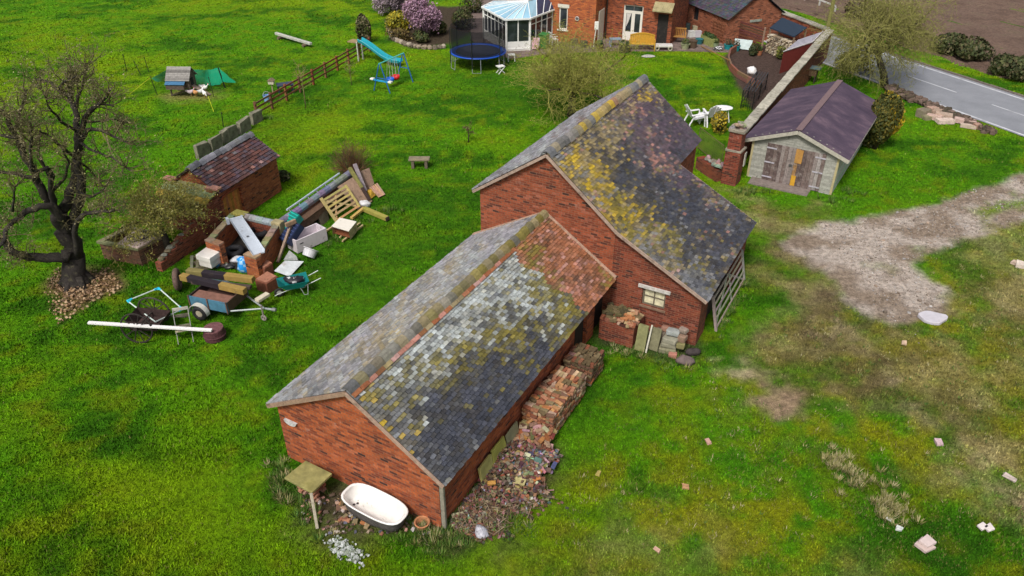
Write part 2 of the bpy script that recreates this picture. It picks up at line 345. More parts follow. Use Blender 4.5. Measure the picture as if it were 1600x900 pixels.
def make_ground():
    xs = np.concatenate([[-900, -400, -200, -110, -80, -62], np.arange(-52, 52.01, .25), [62, 80, 110, 200, 400, 900]])
    ys = np.concatenate([[-300, -60, -10, 0], np.arange(4, 30, .2), np.arange(30, 84, .3), [95, 120, 180, 300, 600, 1500]])
    X, Y = np.meshgrid(xs, ys); nx = len(xs); ny = len(ys); x = X.ravel(); y = Y.ravel()
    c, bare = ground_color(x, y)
    z = (fbm(x, y, .9, 3, 61)-.5)*.05*(1-bare)*np.where(np.abs(x) < 55, 1, 0)-.012
    me = bpy.data.meshes.new('ground'); i = np.arange((nx-1)*(ny-1)); r = i//(nx-1); q = i % (nx-1); a = r*nx+q
    me.from_pydata(np.stack([x, y, z], 1).tolist(), [], np.stack([a, a+1, a+nx+1, a+nx], 1).tolist())
    ca = me.attributes.new('Col', 'FLOAT_COLOR', 'POINT'); ca.data.foreach_set('color', np.concatenate([c, bare[:, None]], 1).astype(np.float32).ravel())
    me.polygons.foreach_set('use_smooth', [True]*len(me.polygons))
    t = NT('ground'); at = t.attr('Col'); col = at.outputs['Color']; p = t.pos()
    col = t.mix(1.0, col, t.ramp(t.noise(5, 8, .72, p), [(.3, g3(.42)), (.7, g3(1.6))]), 'MULTIPLY')
    col = t.mix(1.0, col, t.ramp(t.noise(38, 5, .7, p), [(.32, g3(.6)), (.68, g3(1.45))]), 'MULTIPLY')
    vo = t.n('ShaderNodeTexVoronoi'); vo.inputs['Scale'].default_value = 16; t.l(p, vo.inputs['Vector'])
    st = t.math('MULTIPLY', t.step(vo.outputs['Distance'], .2, .1), t.math('MULTIPLY', at.outputs['Alpha'], .55)); sepc = t.n('ShaderNodeSeparateColor'); t.l(vo.outputs['Color'], sepc.inputs[0])
    col = t.mix(t.math('MULTIPLY', st, t.step(sepc.outputs[0], .55, .75)), col, (.4, .36, .31))
    t.bump(t.math('ADD', t.noise(9, 8, .75, p), t.noise(60, 4, .7, p)), .9, .05); t.p.inputs['Specular IOR Level'].default_value = .1
    me.materials.append(t.out(col, .95)); o = bpy.data.objects.new('ground', me); COL.objects.link(o); struct(o)
make_ground()

# road, in its own frame: t along it (towards the right and near), s across (away from the farm)
RA = G(1600, 214); RB = G(1400, 141); RD = (RA-RB).normalized(); RN = Vector((-RD.y, RD.x, 0)); RW = (G(1500, 120)-RB).dot(RN)
RDEG = ang((0, 0), RD)
def road_pt(t, s, z=0): p = RB+RD*t+RN*s; return (p.x, p.y, z)
def strip(name, s0, s1, t0, t1, z, m, col, t=0): 
    b = MB(col); b.add([road_pt(t0, s0, z), road_pt(t1, s0, z), road_pt(t1, s1, z), road_pt(t0, s1, z)], [(0, 1, 2, 3)]); return b.build(name, m)
def asphalt():
    t = NT('asphalt'); p = t.pos(); c = t.ramp(t.noise(.8, 7, .6, p), [(.3, (.2, .21, .235)), (.7, (.27, .28, .31))])
    c = t.mix(1.0, c, t.ramp(t.noise(70, 3, .7, p), [(.3, g3(.75)), (.7, g3(1.25))]), 'MULTIPLY'); t.bump(t.noise(120, 2, .5, p), .4, .01); return t.out(c, .62)
print('road width', RW)
struct(strip('road', 0, RW, -60, 80, .006, asphalt(), (1, 1, 1)))
ml = paint('road_paint', .3, 2, .7, .1, .35, (.16, .16, .17))
b = MB((.55, .56, .6))
for s0 in (.12, RW-.42):
    b.add([road_pt(-60, s0, .011), road_pt(80, s0, .011), road_pt(80, s0+.14, .011), road_pt(-60, s0+.14, .011)], [(0, 1, 2, 3)])
tc0 = (G(1552, 163)-RB).dot(RD)
for k in range(-8, 9):
    t0 = tc0+k*5.6; b.add([road_pt(t0, RW*.5, .011), road_pt(t0+3.4, RW*.5, .011), road_pt(t0+3.4, RW*.5+.1, .011), road_pt(t0, RW*.5+.1, .011)], [(0, 1, 2, 3)])
struct(b.build('road_marking', ml))
b = MB((.16, .135, .12))
for k in range(-60, 90): b.bx((k*.915, RW+.005, -.05), (k*.915+.9, RW+.14, .085+U(-.01, .01)), jit=.006)
struct(b.build('kerb', M_STONE, loc=RB, rz=RDEG))
# ploughed field beyond the verge
def field():
    VB = RW+(G(1530, 96)-G(1560, 150)).dot(RN)*.42
    ts = np.concatenate([np.arange(-70, 60, .45), [80, 140]]); ss = np.concatenate([np.arange(0, 45, .3), np.arange(45, 90, 2.), [140, 250]])
    T, S = np.meshgrid(ts, ss); t = T.ravel(); s = S.ravel(); n = fbm(t, s, 1.6, 4, 12); fu = np.sin(s*2*PI/.62+fbm(t, s, .2, 2, 5)*6)
    z = .02+.05*fu*.6+.14*(n-.4); z[s < .2] = -.03
    s2 = s+VB+(fbm(t, t*0, .25, 3, 8)-.5)*1.6*np.where(s < 1, 1, 0)
    P = [road_pt(a, b_, c) for a, b_, c in zip(t, s2, z)]; nx = len(ts); i = np.arange((nx-1)*(len(ss)-1)); a = (i//(nx-1))*nx+i % (nx-1)
    me = bpy.data.meshes.new('ploughed_field'); me.from_pydata(P, [], np.stack([a, a+1, a+nx+1, a+nx], 1).tolist())
    q = NT('ploughed'); p = q.pos(); c = q.ramp(q.noise(.5, 8, .7, p), [(.3, (.1, .062, .045)), (.55, (.16, .105, .08)), (.75, (.13, .115, .06))])
    c = q.mix(1.0, c, q.ramp(q.noise(6, 6, .8, p), [(.3, g3(.5)), (.7, g3(1.5))]), 'MULTIPLY'); q.bump(q.noise(7, 6, .8, p), 1, .1)
    me.materials.append(q.out(c, 1)); o = bpy.data.objects.new('ploughed_field', me); COL.objects.link(o); struct(o); return VB
FIELD_S = field()
# paved yard of the house
pat = [G(735, 62), G(760, 82), G(800, 92), G(850, 85), G(960, 80), G(1060, 80), G(1140, 82), G(1152, 70), G(1200, 60), G(1230, 30), G(1100, -40), G(740, -40)]
b = MB((.16, .115, .1)); b.prism([(p.x, p.y) for p in pat], -.05, .03)
t = NT('paving'); p = t.pos(); br = t.n('ShaderNodeTexBrick'); t.l(p, br.inputs['Vector']); br.inputs['Scale'].default_value = 1; br.inputs['Brick Width'].default_value = .6; br.inputs['Row Height'].default_value = .45; br.inputs['Mortar Size'].default_value = .012
t.val(br.inputs['Color1'], (.2, .15, .13)); t.val(br.inputs['Color2'], (.15, .11, .1)); t.val(br.inputs['Mortar'], (.06, .05, .04))
c = t.mix(1.0, br.outputs['Color'], t.ramp(t.noise(1.5, 7, .7, p), [(.3, g3(.6)), (.7, g3(1.35))]), 'MULTIPLY'); struct(b.build('patio', t.out(c, .85)))

# short grass: one triangle per blade over all turf the photo shows
def grass(N=430000):
    g = np.random.default_rng(3); px = g.uniform(-160, 1760, N); py = g.uniform(-30, 1010, N)
    d = np.array(_F)[None]*FPX+np.array(_X)[None]*(px-800)[:, None]-np.array(_U)[None]*(py-450)[:, None]; t = -CAMH/d[:, 2]; x = d[:, 0]*t; y = d[:, 1]*t
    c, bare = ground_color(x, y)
    s = (x-RB.x)*RN.x+(y-RB.y)*RN.y
    keep = (g.random(N) > bare*1.05) & ~((s > -.1) & (s < RW+.2)) & (s < FIELD_S+.3) & (polydist(x, y, [(p.x, p.y) for p in pat]) < 0)
    for q in BUILT: keep &= polydist(x, y, q) < -.02
    x = x[keep]; y = y[keep]; c = c[keep]; n = len(x); dist = np.hypot(np.hypot(x, y), CAMH)
    h = g.uniform(.025, .06, n)*(.7+.9*fbm(x, y, .6, 3, 71)); wd = np.maximum(.013, dist*.00095)*g.uniform(.7, 1.4, n); a = g.uniform(0, 2*PI, n); la = g.uniform(0, 2*PI, n); ln = g.uniform(.2, 1.1, n)*h
    v = np.zeros((n, 3, 3)); v[:, 0, 0] = x-np.cos(a)*wd; v[:, 0, 1] = y-np.sin(a)*wd; v[:, 1, 0] = x+np.cos(a)*wd; v[:, 1, 1] = y+np.sin(a)*wd; v[:, :2, 2] = -.03
    v[:, 2, 0] = x+np.cos(la)*ln; v[:, 2, 1] = y+np.sin(la)*ln; v[:, 2, 2] = h
    c = c*(g.uniform(.55, 1.5, n)*(.55+.95*fbm(x, y, 3.2, 3, 93)))[:, None]; rg = np.clip(polydist(x, y, POLY['rough'])/2+.4, 0, 1); dry = g.random(n) < .04+.2*rg*np.clip((fbm(x, y, 1.4, 4, 91)-.4)*4, 0, 1.2); c[dry] = c[dry]*.4+np.array([.2, .17, .06])*.6
    me = bpy.data.meshes.new('grass'); me.vertices.add(3*n); me.vertices.foreach_set('co', v.ravel()); me.loops.add(3*n); me.loops.foreach_set('vertex_index', np.arange(3*n, dtype=np.int32))
    me.polygons.add(n); me.polygons.foreach_set('loop_start', np.arange(0, 3*n, 3, dtype=np.int32)); me.polygons.foreach_set('loop_total', np.full(n, 3, dtype=np.int32))
    ca = me.attributes.new('Col', 'FLOAT_COLOR', 'POINT'); ca.data.foreach_set('color', np.repeat(np.concatenate([c, np.ones((n, 1))], 1), 3, axis=0).astype(np.float32).ravel())
    me.update(); me.validate()
    q = NT('grass_blade'); q.p.inputs['Specular IOR Level'].default_value = .15; cc = q.attr('Col').outputs['Color']; me.materials.append(q.out(cc, .8))
    o = bpy.data.objects.new('grass', me); COL.objects.link(o); tag(o, 'short bright green grass covering the lawns and the rough yard', 'grass', kind='stuff')
def pebbles():
    r = random.Random(17); b = MB(); gp = POLY['gravel']; n = 0
    X = np.array([(r.uniform(12, 32), r.uniform(16, 32)) for _ in range(30000)]); d = polydist(X[:, 0], X[:, 1], gp)+(fbm(X[:, 0], X[:, 1], .8, 4, 3)-.5)*1.2; wd = np.maximum(polydist(X[:, 0], X[:, 1], POLY['worn1']), polydist(X[:, 0], X[:, 1], POLY['track']))
    for (x, y), dd, ww in zip(X, d, wd):
        if not (dd > 0 or (ww > 0 and r.random() < .12)) or r.random() < .45: continue
        s = r.uniform(.008, .02) if r.random() < .95 else r.uniform(.02, .05); k = r.uniform(.6, 1.25); c = r.choice([(.36, .32, .29), (.42, .4, .39), (.27, .22, .18), (.2, .16, .13), (.34, .26, .2)])
        b.box((x, y, s*.25), (s*2.4, s*1.7, s*1.2), M=Matrix.Rotation(r.uniform(0, 6), 3, 'Z') @ Matrix.Rotation(r.gauss(0, .3), 3, 'X'), col=tuple(q*k for q in c), jit=s*.35)
    tag(b.build('gravel_stones', M_STONE), 'loose pale stones scattered over the gravel yard by the tall barn', 'gravel', kind='stuff')
pebbles()
BUILT = []      # footprints where no grass grows; filled by the buildings, grass() is called at the end
# ================================================================== THE TWO BARNS
PAL = dict(dark=[(.030, .036, .055), (.042, .046, .062), (.058, .064, .09), (.04, .036, .034)], grey=[(.13, .14, .165), (.19, .2, .22), (.1, .105, .12), (.15, .15, .14)], white=[(.42, .46, .48), (.34, .38, .39), (.26, .28, .27), (.36, .36, .32)],
 olive=[(.17, .14, .018), (.22, .18, .03), (.11, .092, .015), (.14, .125, .035)], yellow=[(.5, .34, .015), (.42, .29, .02), (.33, .24, .03)], orange=[(.3, .115, .05), (.25, .09, .04), (.33, .14, .075), (.2, .09, .04)], pink=[(.42, .2, .16), (.36, .17, .13), (.4, .24, .22)],
 brown=[(.11, .055, .03), (.15, .07, .035), (.08, .045, .03)], purple=[(.07, .05, .075), (.1, .072, .1), (.065, .058, .075)], tan=[(.3, .24, .12), (.26, .21, .12), (.22, .17, .08)], lilac=[(.25, .25, .29), (.3, .29, .32), (.21, .2, .24), (.33, .33, .35)], red=[(.11, .04, .03), (.085, .035, .03), (.14, .055, .04), (.06, .035, .035)])
MEAN = {k: tuple(sum(c[i] for c in v)/len(v) for i in range(3)) for k, v in PAL.items()}
def pick(weights, r):
    k = list(weights); tot = sum(weights.values()); x = r.random()*tot
    for q in k:
        x -= weights[q]
        if x <= 0: break
    c = r.choice(PAL[q]); j = r.uniform(.8, 1.22); return tuple(a*j for a in c)
def patchcol(base, patches, seed, kx=.5):
    r = random.Random(seed)
    def fn(p, u, v):
        x, y = PX(p); wts = dict(base)
        nz = .35+1.3*float(fbm([x*.045], [y*.045], 1., 3, seed)[0])
        for (cx, cy, rx, ry, a, wgt, key) in patches:
            dx, dy = x-cx, y-cy; ca, sa = math.cos(R(a)), math.sin(R(a)); e = ((dx*ca+dy*sa)/rx)**2+((-dx*sa+dy*ca)/ry)**2
            wts[key] = wts.get(key, 0)+wgt*math.exp(-e)*nz
        for q in wts: wts[q] *= math.exp(5.5*(float(fbm([x*.085+y*.02], [y*.085], 1., 3, seed+len(q)*7+ord(q[0]))[0])-.5))
        tot = sum(wts.values()); k = pick(wts, r); av = [0, 0, 0]
        for q, w0 in wts.items():
            for i in range(3): av[i] += w0/tot*MEAN[q][i]
        j = r.uniform(.76, 1.24); return tuple((kx*k[i]+(1-kx)*av[i])*j for i in range(3))
    return fn
def tiles(mb, o, ud, vd, L, S, nc, nr, colfn, Wm, th=.03, seed=1, skip=None):
    r = random.Random(seed); o = Vector(o); ud = Vector(ud).normalized(); vd = Vector(vd).normalized(); n = ud.cross(vd)
    if n.z < 0: n = -n
    tw = L/nc; tl = S/nr
    for i in range(nr):
        for j in range(nc+(i % 2)):
            ua = max(0, (j-(i % 2)*.5)*tw); ub = min(L, (j+1-(i % 2)*.5)*tw)-.012
            if ub-ua < .03: continue
            va = i*tl-.02; vb = (i+1)*tl+r.uniform(-.008, .012); lift = th+r.uniform(0, .012); sk = r.uniform(-.006, .006)
            if skip and skip((ua+ub)/2, (va+vb)/2): continue
            P = [o+ud*ua+vd*va+n*.002, o+ud*ub+vd*va+n*.002, o+ud*ub+vd*(vb+sk)+n*(lift+r.uniform(-.004, .004)), o+ud*ua+vd*(vb-sk)+n*(lift+r.uniform(-.004, .004))]
            Q = [P[3]-n*lift, P[2]-n*lift]
            mb.add(P+Q, [(0, 3, 2, 1), (3, 4, 5, 2), (0, 4, 3), (1, 2, 5)], colfn(Wm @ ((P[0]+P[2])/2), (ua+ub)/2/L, (va+vb)/2/S))
def ridge(mb, a, b, step, wd, ht, colfn, Wm, seed=3):
    r = random.Random(seed); a = Vector(a); b = Vector(b); d = (b-a); L = d.length; d /= L; x = d.cross(Vector((0, 0, 1))).normalized(); n = round(L/step)
    for i in range(n):
        t0 = L*i/n; t1 = L*(i+1)/n-.015; z = r.uniform(-.012, .03); k = r.uniform(.92, 1.06); prof = [(-wd, -ht*.75), (-wd*.62, 0), (-.04, ht*.34), (.04, ht*.34), (wd*.62, 0), (wd, -ht*.75)]
        yaw = r.uniform(-.012, .012)
        P = [a+d*t0+x*(q*k+yaw)+Vector((0, 0, h+z)) for q, h in prof]+[a+d*t1+x*(q*k*1.05-yaw)+Vector((0, 0, h+z+.025)) for q, h in prof]
        m = len(prof); c = colfn(Wm @ (a+d*(t0+t1)/2), i/n, 0)
        mb.add(P+[p-Vector((0, 0, .05)) for p in P[:m]]+[p-Vector((0, 0, .05)) for p in P[m:]], [(q, q+1, m+q+1, m+q) for q in range(m-1)]+[(q+1, q, 2*m+q, 2*m+q+1) for q in range(m-1)]+[(m+q, m+q+1, 3*m+q+1, 3*m+q) for q in range(m-1)], c)
TH = 1.0652; BO = Vector((-3.684, 13.07, 0)); BRZ = TH-PI/2
WL = Matrix.Translation(BO) @ Matrix.Rotation(BRZ, 4, 'Z')
WU = WL @ Matrix.Translation((0, 9.636, 0))
def foot(Wm, x0, x1, y0, y1): return [tuple((Wm @ Vector((a, b, 0)))[:2]) for a, b in ((x0, y0), (x1, y0), (x1, y1), (x0, y1))]
BRK_A = brick('brick_weathered', c1=(.37, .088, .026), c2=(.24, .05, .02), darkamt=.45, pale=.4)
BRK_B = brick('brick_red', c1=(.27, .065, .028), c2=(.17, .04, .02), darkamt=.35, pale=.25)
BRK_C = brick('brick_dark', c1=(.2, .045, .022), c2=(.13, .03, .018), darkamt=.5)
# ---- long low barn in front
lb = thing('low_barn', 'long low brick barn with mossy patched tile roof turning orange at its far end', 'barn', BO, BRZ)
zr, xl, zl, xrr, zrr, LL = 3.295, -2.667, 1.763, 2.515, 1.6175, 9.8
w_ = MB(); xa, xb = -2.44, 2.28
def roofz(x): return zr+(x/xl)*(zl-zr) if x < 0 else zr+(x/xrr)*(zrr-zr)
ins = .1
w_.gable([(xa, -.1), (xb, -.1), (xb, roofz(xb)-ins), (0, zr-ins), (xa, roofz(xa)-ins)], .1, .33)
w_.bx((xa, .33, -.1), (xa+.23, 9.75, roofz(xa)-ins-.01))
for y0, y1, z0, z1 in ((.33, 7.3, -.1, 9), (7.3, 8.2, 1.3, 9), (8.2, 8.75, -.1, 9), (8.75, 9.6, 1.3, 9)):
    w_.bx((xb-.23, y0, z0), (xb, y1, min(z1, roofz(xb)-ins-.01)))
w_.build('wall', BRK_A, lb)
b = MB((.03, .022, .018))
for y0 in (7.32, 8.77): b.bx((xb-.16, y0, 0), (xb-.11, y0+.86, 1.3))
b.build('door', M_WOOD, lb)
low_r = patchcol(dict(dark=.35, grey=.3, olive=.22, white=.08), [
 (745, 455, 95, 40, -42, 6.5, 'white'), (690, 520, 80, 36, -40, 2.6, 'white'), (740, 500, 110, 40, -42, .6, 'dark'), (760, 470, 100, 50, -42, .8, 'olive'), (800, 420, 40, 34, -45, 3.4, 'white'), (640, 570, 60, 32, -40, 1.6, 'white'), (830, 470, 60, 26, 40, 2.6, 'white'),
 (880, 505, 50, 32, 60, 7, 'olive'), (800, 520, 90, 18, -42, 2.2, 'olive'), (850, 430, 24, 45, -35, 3.2, 'olive'), (700, 570, 80, 30, -42, 1.6, 'olive'), (770, 520, 60, 40, -40, 1.3, 'olive'), (830, 540, 50, 30, -40, 1.4, 'olive'), (610, 610, 60, 20, -42, 1.6, 'olive'),
 (800, 585, 95, 45, -46, 7, 'dark'), (720, 665, 85, 50, -50, 9, 'dark'), (860, 560, 50, 30, -45, 5, 'dark'), (675, 690, 40, 50, 0, 3, 'dark'), (760, 620, 60, 40, -40, 5, 'dark'),
 (572, 610, 16, 9, 45, 4, 'yellow'), (592, 655, 12, 9, 45, 1.6, 'yellow'), (640, 690, 14, 30, -45, .6, 'yellow'), (590, 640, 30, 60, -45, 1.2, 'grey'), (660, 720, 22, 60, -45, 3.0, 'grey'), (620, 690, 12, 60, -45, 1.5, 'grey')], 5)
low_o = patchcol(dict(orange=1.5, pink=.45, brown=.14), [(845, 350, 40, 26, 45, 1.4, 'brown'), (850, 340, 25, 14, -45, .5, 'olive'), (925, 445, 34, 22, 40, 1.5, 'brown'), (890, 480, 60, 28, 45, 1.6, 'pink'), (870, 520, 40, 20, 45, 1.2, 'tan'), (838, 405, 14, 60, -35, 1.2, 'olive'), (900, 500, 14, 30, -35, .8, 'olive'), (955, 440, 12, 14, 0, 2, 'olive')], 6)
def low_col(p, u, v):
    edge = .735+.05*v+.012*math.sin(v*19)
    return low_o(p, u, v) if u > edge else low_r(p, u, v)
vdr = Vector((xrr, 0, zrr-zr)); vdl = Vector((xl, 0, zl-zr))
b = MB(); tiles(b, (.03, 0, zr), (0, 1, 0), vdr, LL-.09, vdr.length, 58, 30, low_col, WL, seed=11); b.build('roof', M_TILE, lb)
low_lc = patchcol(dict(lilac=1.1, white=.3, grey=.6, tan=.15), [(600, 520, 150, 22, -41, 1.0, 'tan'), (700, 440, 60, 14, -40, 1.5, 'white'), (590, 560, 60, 20, -40, .8, 'tan'), (640, 500, 60, 12, -40, .25, 'yellow'), (500, 600, 50, 20, -35, 1.2, 'grey'), (800, 360, 50, 20, -40, 1.0, 'lilac')], 8, .3)  # left slope kept pale lilac: sky reflection put into the tile colour
b = MB(); tiles(b, (-.03, 0, zr), (0, 1, 0), vdl, LL-.09, vdl.length, 58, 30, low_lc, WL, seed=12); b.build('roof', M_TILE, lb)
b = MB((.06, .045, .035))                          # dark roof deck under the tiles, seen along eaves and verges
for vd, x0 in ((vdr, .0), (vdl, .0)):
    n = Vector((0, 1, 0)).cross(vd).normalized(); n = n if n.z > 0 else -n; o = Vector((0, .02, zr))-n*.004
    b.slab([o, o+Vector((0, LL-.12, 0)), o+Vector((0, LL-.12, 0))+vd*.985, o+vd*.985], .055)
b.build('roof_deck', M_WOOD, lb)
rc = patchcol(dict(grey=.8, olive=.9, tan=.5), [(800, 360, 60, 60, 0, 2.5, 'olive'), (600, 560, 80, 60, 0, 2.2, 'grey'), (690, 470, 60, 50, 0, 1.2, 'tan')], 9, .4)
b = MB(); ridge(b, (0, .02, zr+.035), (0, LL-.09, zr+.035), .31, .17, .15, rc, WL); b.build('ridge_tiles', M_TILE, lb)
b = MB(); r_ = random.Random(4)
for i in range(26): b.box((.2, .15+i*.285, zr-.07), (.11, .27, .035), M=Matrix.Rotation(.58, 3, 'Y'), col=r_.choice(PAL['pink']+PAL['orange']+PAL['tan']))
b.build('ridge_mortar', M_TILE, lb)
b = MB((.36, .25, .19)); b.bar((.0, -.02, zr-.06), (xrr-.02, -.02, zrr-.03), .05, .075); b.build('bargeboard', M_WOOD, lb)
b = MB((.3, .2, .14)); b.bar((.02, -.02, zr-.05), (xl+.02, -.02, zl-.03), .05, .1); b.build('bargeboard', M_WOOD, lb)
b = MB((.4, .27, .2))
for x1, z1 in ((xrr, zrr), (xl, zl)): b.bar((0, LL-.075, zr+.03), (x1, LL-.075, z1+.05), .12, .07)
b.build('flashing', M_STONE, lb)
b = MB((.26, .24, .19)); b.box((xb+.06, .14, .78), (.11, .07, 1.56)); b.build('corner_post', M_WOOD, lb, bevel=.01)
q = WL.inverted() @ RP(455, 657, WL @ Vector((0, .1, 0)), WL.to_3x3() @ Vector((0, 1, 0)))
b = MB((.5, .5, .5)); pr = [(q.x+.2*math.cos(a), q.z+.13*math.sin(a)) for a in [PI+i*PI/10 for i in range(11)]]; b.gable(pr, .04, .105); b.build('vent_cover', M_STONE, lb)
BUILT.append(foot(WL, xa, xb, .1, 9.7))

# ---- tall barn behind
ub = thing('tall_barn', 'tall brick barn whose yellow lichened roof sweeps down low on one side', 'barn', WU @ Vector((0, 0, 0)), BRZ)
au, zu, aul, zul, ak, zk, ar, zar, Lu, Lr = .0477, 5.33, -2.586, 3.511, 2.487, 3.32, 5.4765, 1.756, 8.17, 5.644
def urz(x): return zu+(x-au)/(aul-au)*(zul-zu) if x < au else (zu+(x-au)/(ak-au)*(zk-zu) if x < ak else zk+(x-ak)/(ar-ak)*(zar-zk))
wl_, wm_, wr_ = -2.38, 2.38, 5.27
w_ = MB(); w_.gable([(wl_, -.1), (wm_, -.1), (wm_, urz(wm_)-.1), (au, zu-.1), (wl_, urz(wl_)-.1)], .12, .42)
w_.gable([(wl_, -.1), (wm_, -.1), (wm_, urz(wm_)-.1), (au, zu-.1), (wl_, urz(wl_)-.1)], Lu-.35, Lu-.1)
w_.bx((wl_, .42, -.1), (wl_+.25, Lu-.35, urz(wl_)-.11)); w_.bx((wm_-.25, .42, -.1), (wm_-.01, Lu-.35, urz(wm_)-.12))
w_.build('wall', BRK_B, ub)
def onface(px, py, x=None, y=None):
    if y is not None: return WU.inverted() @ RP(px, py, WU @ Vector((0, y, 0)), WU.to_3x3() @ Vector((0, 1, 0)))
    return WU.inverted() @ RP(px, py, WU @ Vector((x, 0, 0)), WU.to_3x3() @ Vector((1, 0, 0)))
wa = onface(1003, 453, y=.12); wb = onface(1035, 482, y=.12); wx0, wx1 = wa.x+.02, wb.x+.05; wz1 = (onface(1018, 453, y=.12).z); wz0 = onface(1018, 480, y=.12).z
print('barn window', wx0, wx1, wz0, wz1)
w_ = MB()
for x0, x1, z0, z1 in ((wm_+.002, wx0, -.1, None), (wx0, wx1, -.1, wz0), (wx0, wx1, wz1, None), (wx1, wr_, -.1, None)):
    t0, t1 = (urz(x0)-.1, urz(x1)-.1) if z1 is None else (z1, z1)
    w_.gable([(x0, z0), (x1, z0), (x1, t1), (x0, t0)], .14, .4)
w_.gable([(wm_, -.1), (wr_, -.1), (wr_, urz(wr_)-.1), (wm_, urz(wm_)-.12)], Lr-.33, Lr-.08)
for y0, y1, z1, z0 in ((.4, 1.0, 9, -.1), (1.0, 3.9, 9, 1.45), (3.9, Lr-.33, 9, -.1)): w_.bx((wr_-.25, y0, z0), (wr_-.002, y1, urz(wr_)-.12))
w_.build('lean_to_wall', BRK_C, ub)
b = MB((.05, .035, .03))
for k in range(14): b.bx((wr_-.2, 1.02+k*.205, 0), (wr_-.15+(k % 2)*.008, 1.02+k*.205+.195, 1.45))
b.build('door', M_WOOD, ub)
wf = MB((.14, .12, .085)); F = .055
wf.bx((wx0, .2, wz0), (wx0+F, .26, wz1)); wf.bx((wx1-F, .2, wz0), (wx1, .26, wz1)); wf.bx((wx0+F, .2, wz0), (wx1-F, .26, wz0+F)); wf.bx((wx0+F, .2, wz1-F), (wx1-F, .26, wz1))
xm = (wx0+wx1)/2; zm = (wz0+wz1)/2; wf.bx((xm-.018, .21, wz0+F), (xm+.018, .25, wz1-F)); wf.bx((wx0+F, .212, zm-.018), (wx1-F, .248, zm+.018))
win = wf.build('window', M_WOOD, ub)
b = MB((.62, .58, .4)); b.bx((wx0+F, .232, wz0+F), (wx1-F, .238, wz1-F)); pn = b.build('pane', paint('dusty_pane', .45, 5, .4, .05, .2, (.2, .2, .16)), win)
b = MB((.5, .48, .45)); b.bx((wx0-.14, .08, wz1+.01), (wx1+.14, .2, wz1+.11)); b.build('lintel', M_WOOD, win)
b = MB((.2, .12, .08)); b.bx((wx0-.05, .09, wz0-.07), (wx1+.05, .2, wz0-.005)); b.build('sill', M_STONE, win)
up_c = patchcol(dict(grey=.5, tan=.35, dark=.3, olive=.15, pink=.06), [
 (925, 245, 85, 24, -40, 3.2, 'tan'), (960, 190, 90, 16, -38, 2.4, 'tan'), (925, 275, 40, 22, -40, 4.0, 'yellow'), (890, 262, 30, 16, -40, 2.5, 'yellow'), (900, 245, 30, 10, -38, 2.2, 'yellow'), (980, 330, 40, 24, 40, 3.0, 'yellow'), (960, 300, 35, 20, 35, 3.4, 'olive'), (1000, 350, 36, 28, 40, 3.6, 'olive'), (1014, 152, 16, 10, 40, 5, 'yellow'), (1030, 180, 12, 40, -45, .8, 'tan'),
 (1040, 205, 70, 34, 48, 14, 'purple'), (1075, 235, 50, 26, 48, 14, 'purple'), (1010, 170, 30, 16, 48, 5, 'purple'), (1060, 225, 40, 20, 48, 6, 'dark'), (960, 260, 55, 13, 45, 6, 'dark'), (1010, 285, 60, 30, 45, 9, 'dark'), (1070, 330, 70, 45, 48, 7.5, 'dark'), (1130, 330, 50, 40, 50, 7.5, 'dark'), (1100, 390, 60, 34, 50, 4.5, 'dark'), (1160, 350, 40, 30, 50, 6, 'dark'), (980, 205, 25, 12, 45, 2.5, 'purple'),
 (1000, 170, 13, 9, 30, 4, 'pink'), (1040, 245, 40, 24, 45, 1.8, 'pink'), (1010, 195, 20, 20, 0, .8, 'pink'), (930, 320, 30, 14, 45, 1.2, 'pink'), (1120, 300, 40, 30, 40, .35, 'pink'),
 (1040, 405, 70, 24, 46, 3.0, 'grey'), (1060, 380, 50, 26, 46, 1.6, 'olive'), (1020, 370, 40, 20, 46, 1.5, 'tan'), (1085, 440, 40, 18, 46, 2.4, 'grey'), (880, 250, 20, 50, -45, 1.5, 'grey'), (915, 320, 14, 80, -44, 2.2, 'grey'), (1150, 390, 30, 18, 46, .5, 'brown')], 15)
v1 = Vector((ak-au, 0, zk-zu)); v2 = Vector((ar-ak, 0, zar-zk)); v3 = Vector((aul-au, 0, zul-zu))
b = MB(); tiles(b, (au+.03, 0, zu), (0, 1, 0), v1, Lu, v1.length, 48, 31, up_c, WU, seed=21); b.build('roof', M_TILE, ub)
b = MB(); tiles(b, (ak-.02, 0, zk+.012), (0, 1, 0), v2, Lr, v2.length+.02, 33, 34, up_c, WU, seed=22); b.build('lean_to_roof', M_TILE, ub)
up_l = patchcol(dict(lilac=1.3, grey=.7, brown=.12, white=.2), [(900, 200, 60, 20, -40, .5, 'brown'), (830, 250, 60, 14, -38, .9, 'white')], 16, .3)  # lilac tones paint the sky's reflection onto this slope too
b = MB(); tiles(b, (au-.03, 0, zu), (0, 1, 0), v3, Lu, v3.length, 48, 31, up_l, WU, seed=23); b.build('roof', M_TILE, ub)
b = MB((.06, .045, .035))
for vd, o, L_ in ((v1, (au, .02, zu), Lu), (v3, (au, .02, zu), Lu), (v2, (ak, .02, zk), Lr)):
    n = Vector((0, 1, 0)).cross(vd).normalized(); n = n if n.z > 0 else -n; o = Vector(o)-n*.005; e = Vector((0, L_-.04, 0)); b.slab([o, o+e, o+e+vd*.985, o+vd*.985], .06)
b.build('roof_deck', M_WOOD, ub)
rc = patchcol(dict(grey=1.2, lilac=.4), [(930, 190, 45, 30, -38, 4, 'yellow'), (970, 155, 30, 20, 0, 2.5, 'tan'), (905, 215, 20, 20, 0, 2, 'tan'), (960, 165, 20, 20, 0, 1.5, 'pink')], 19)
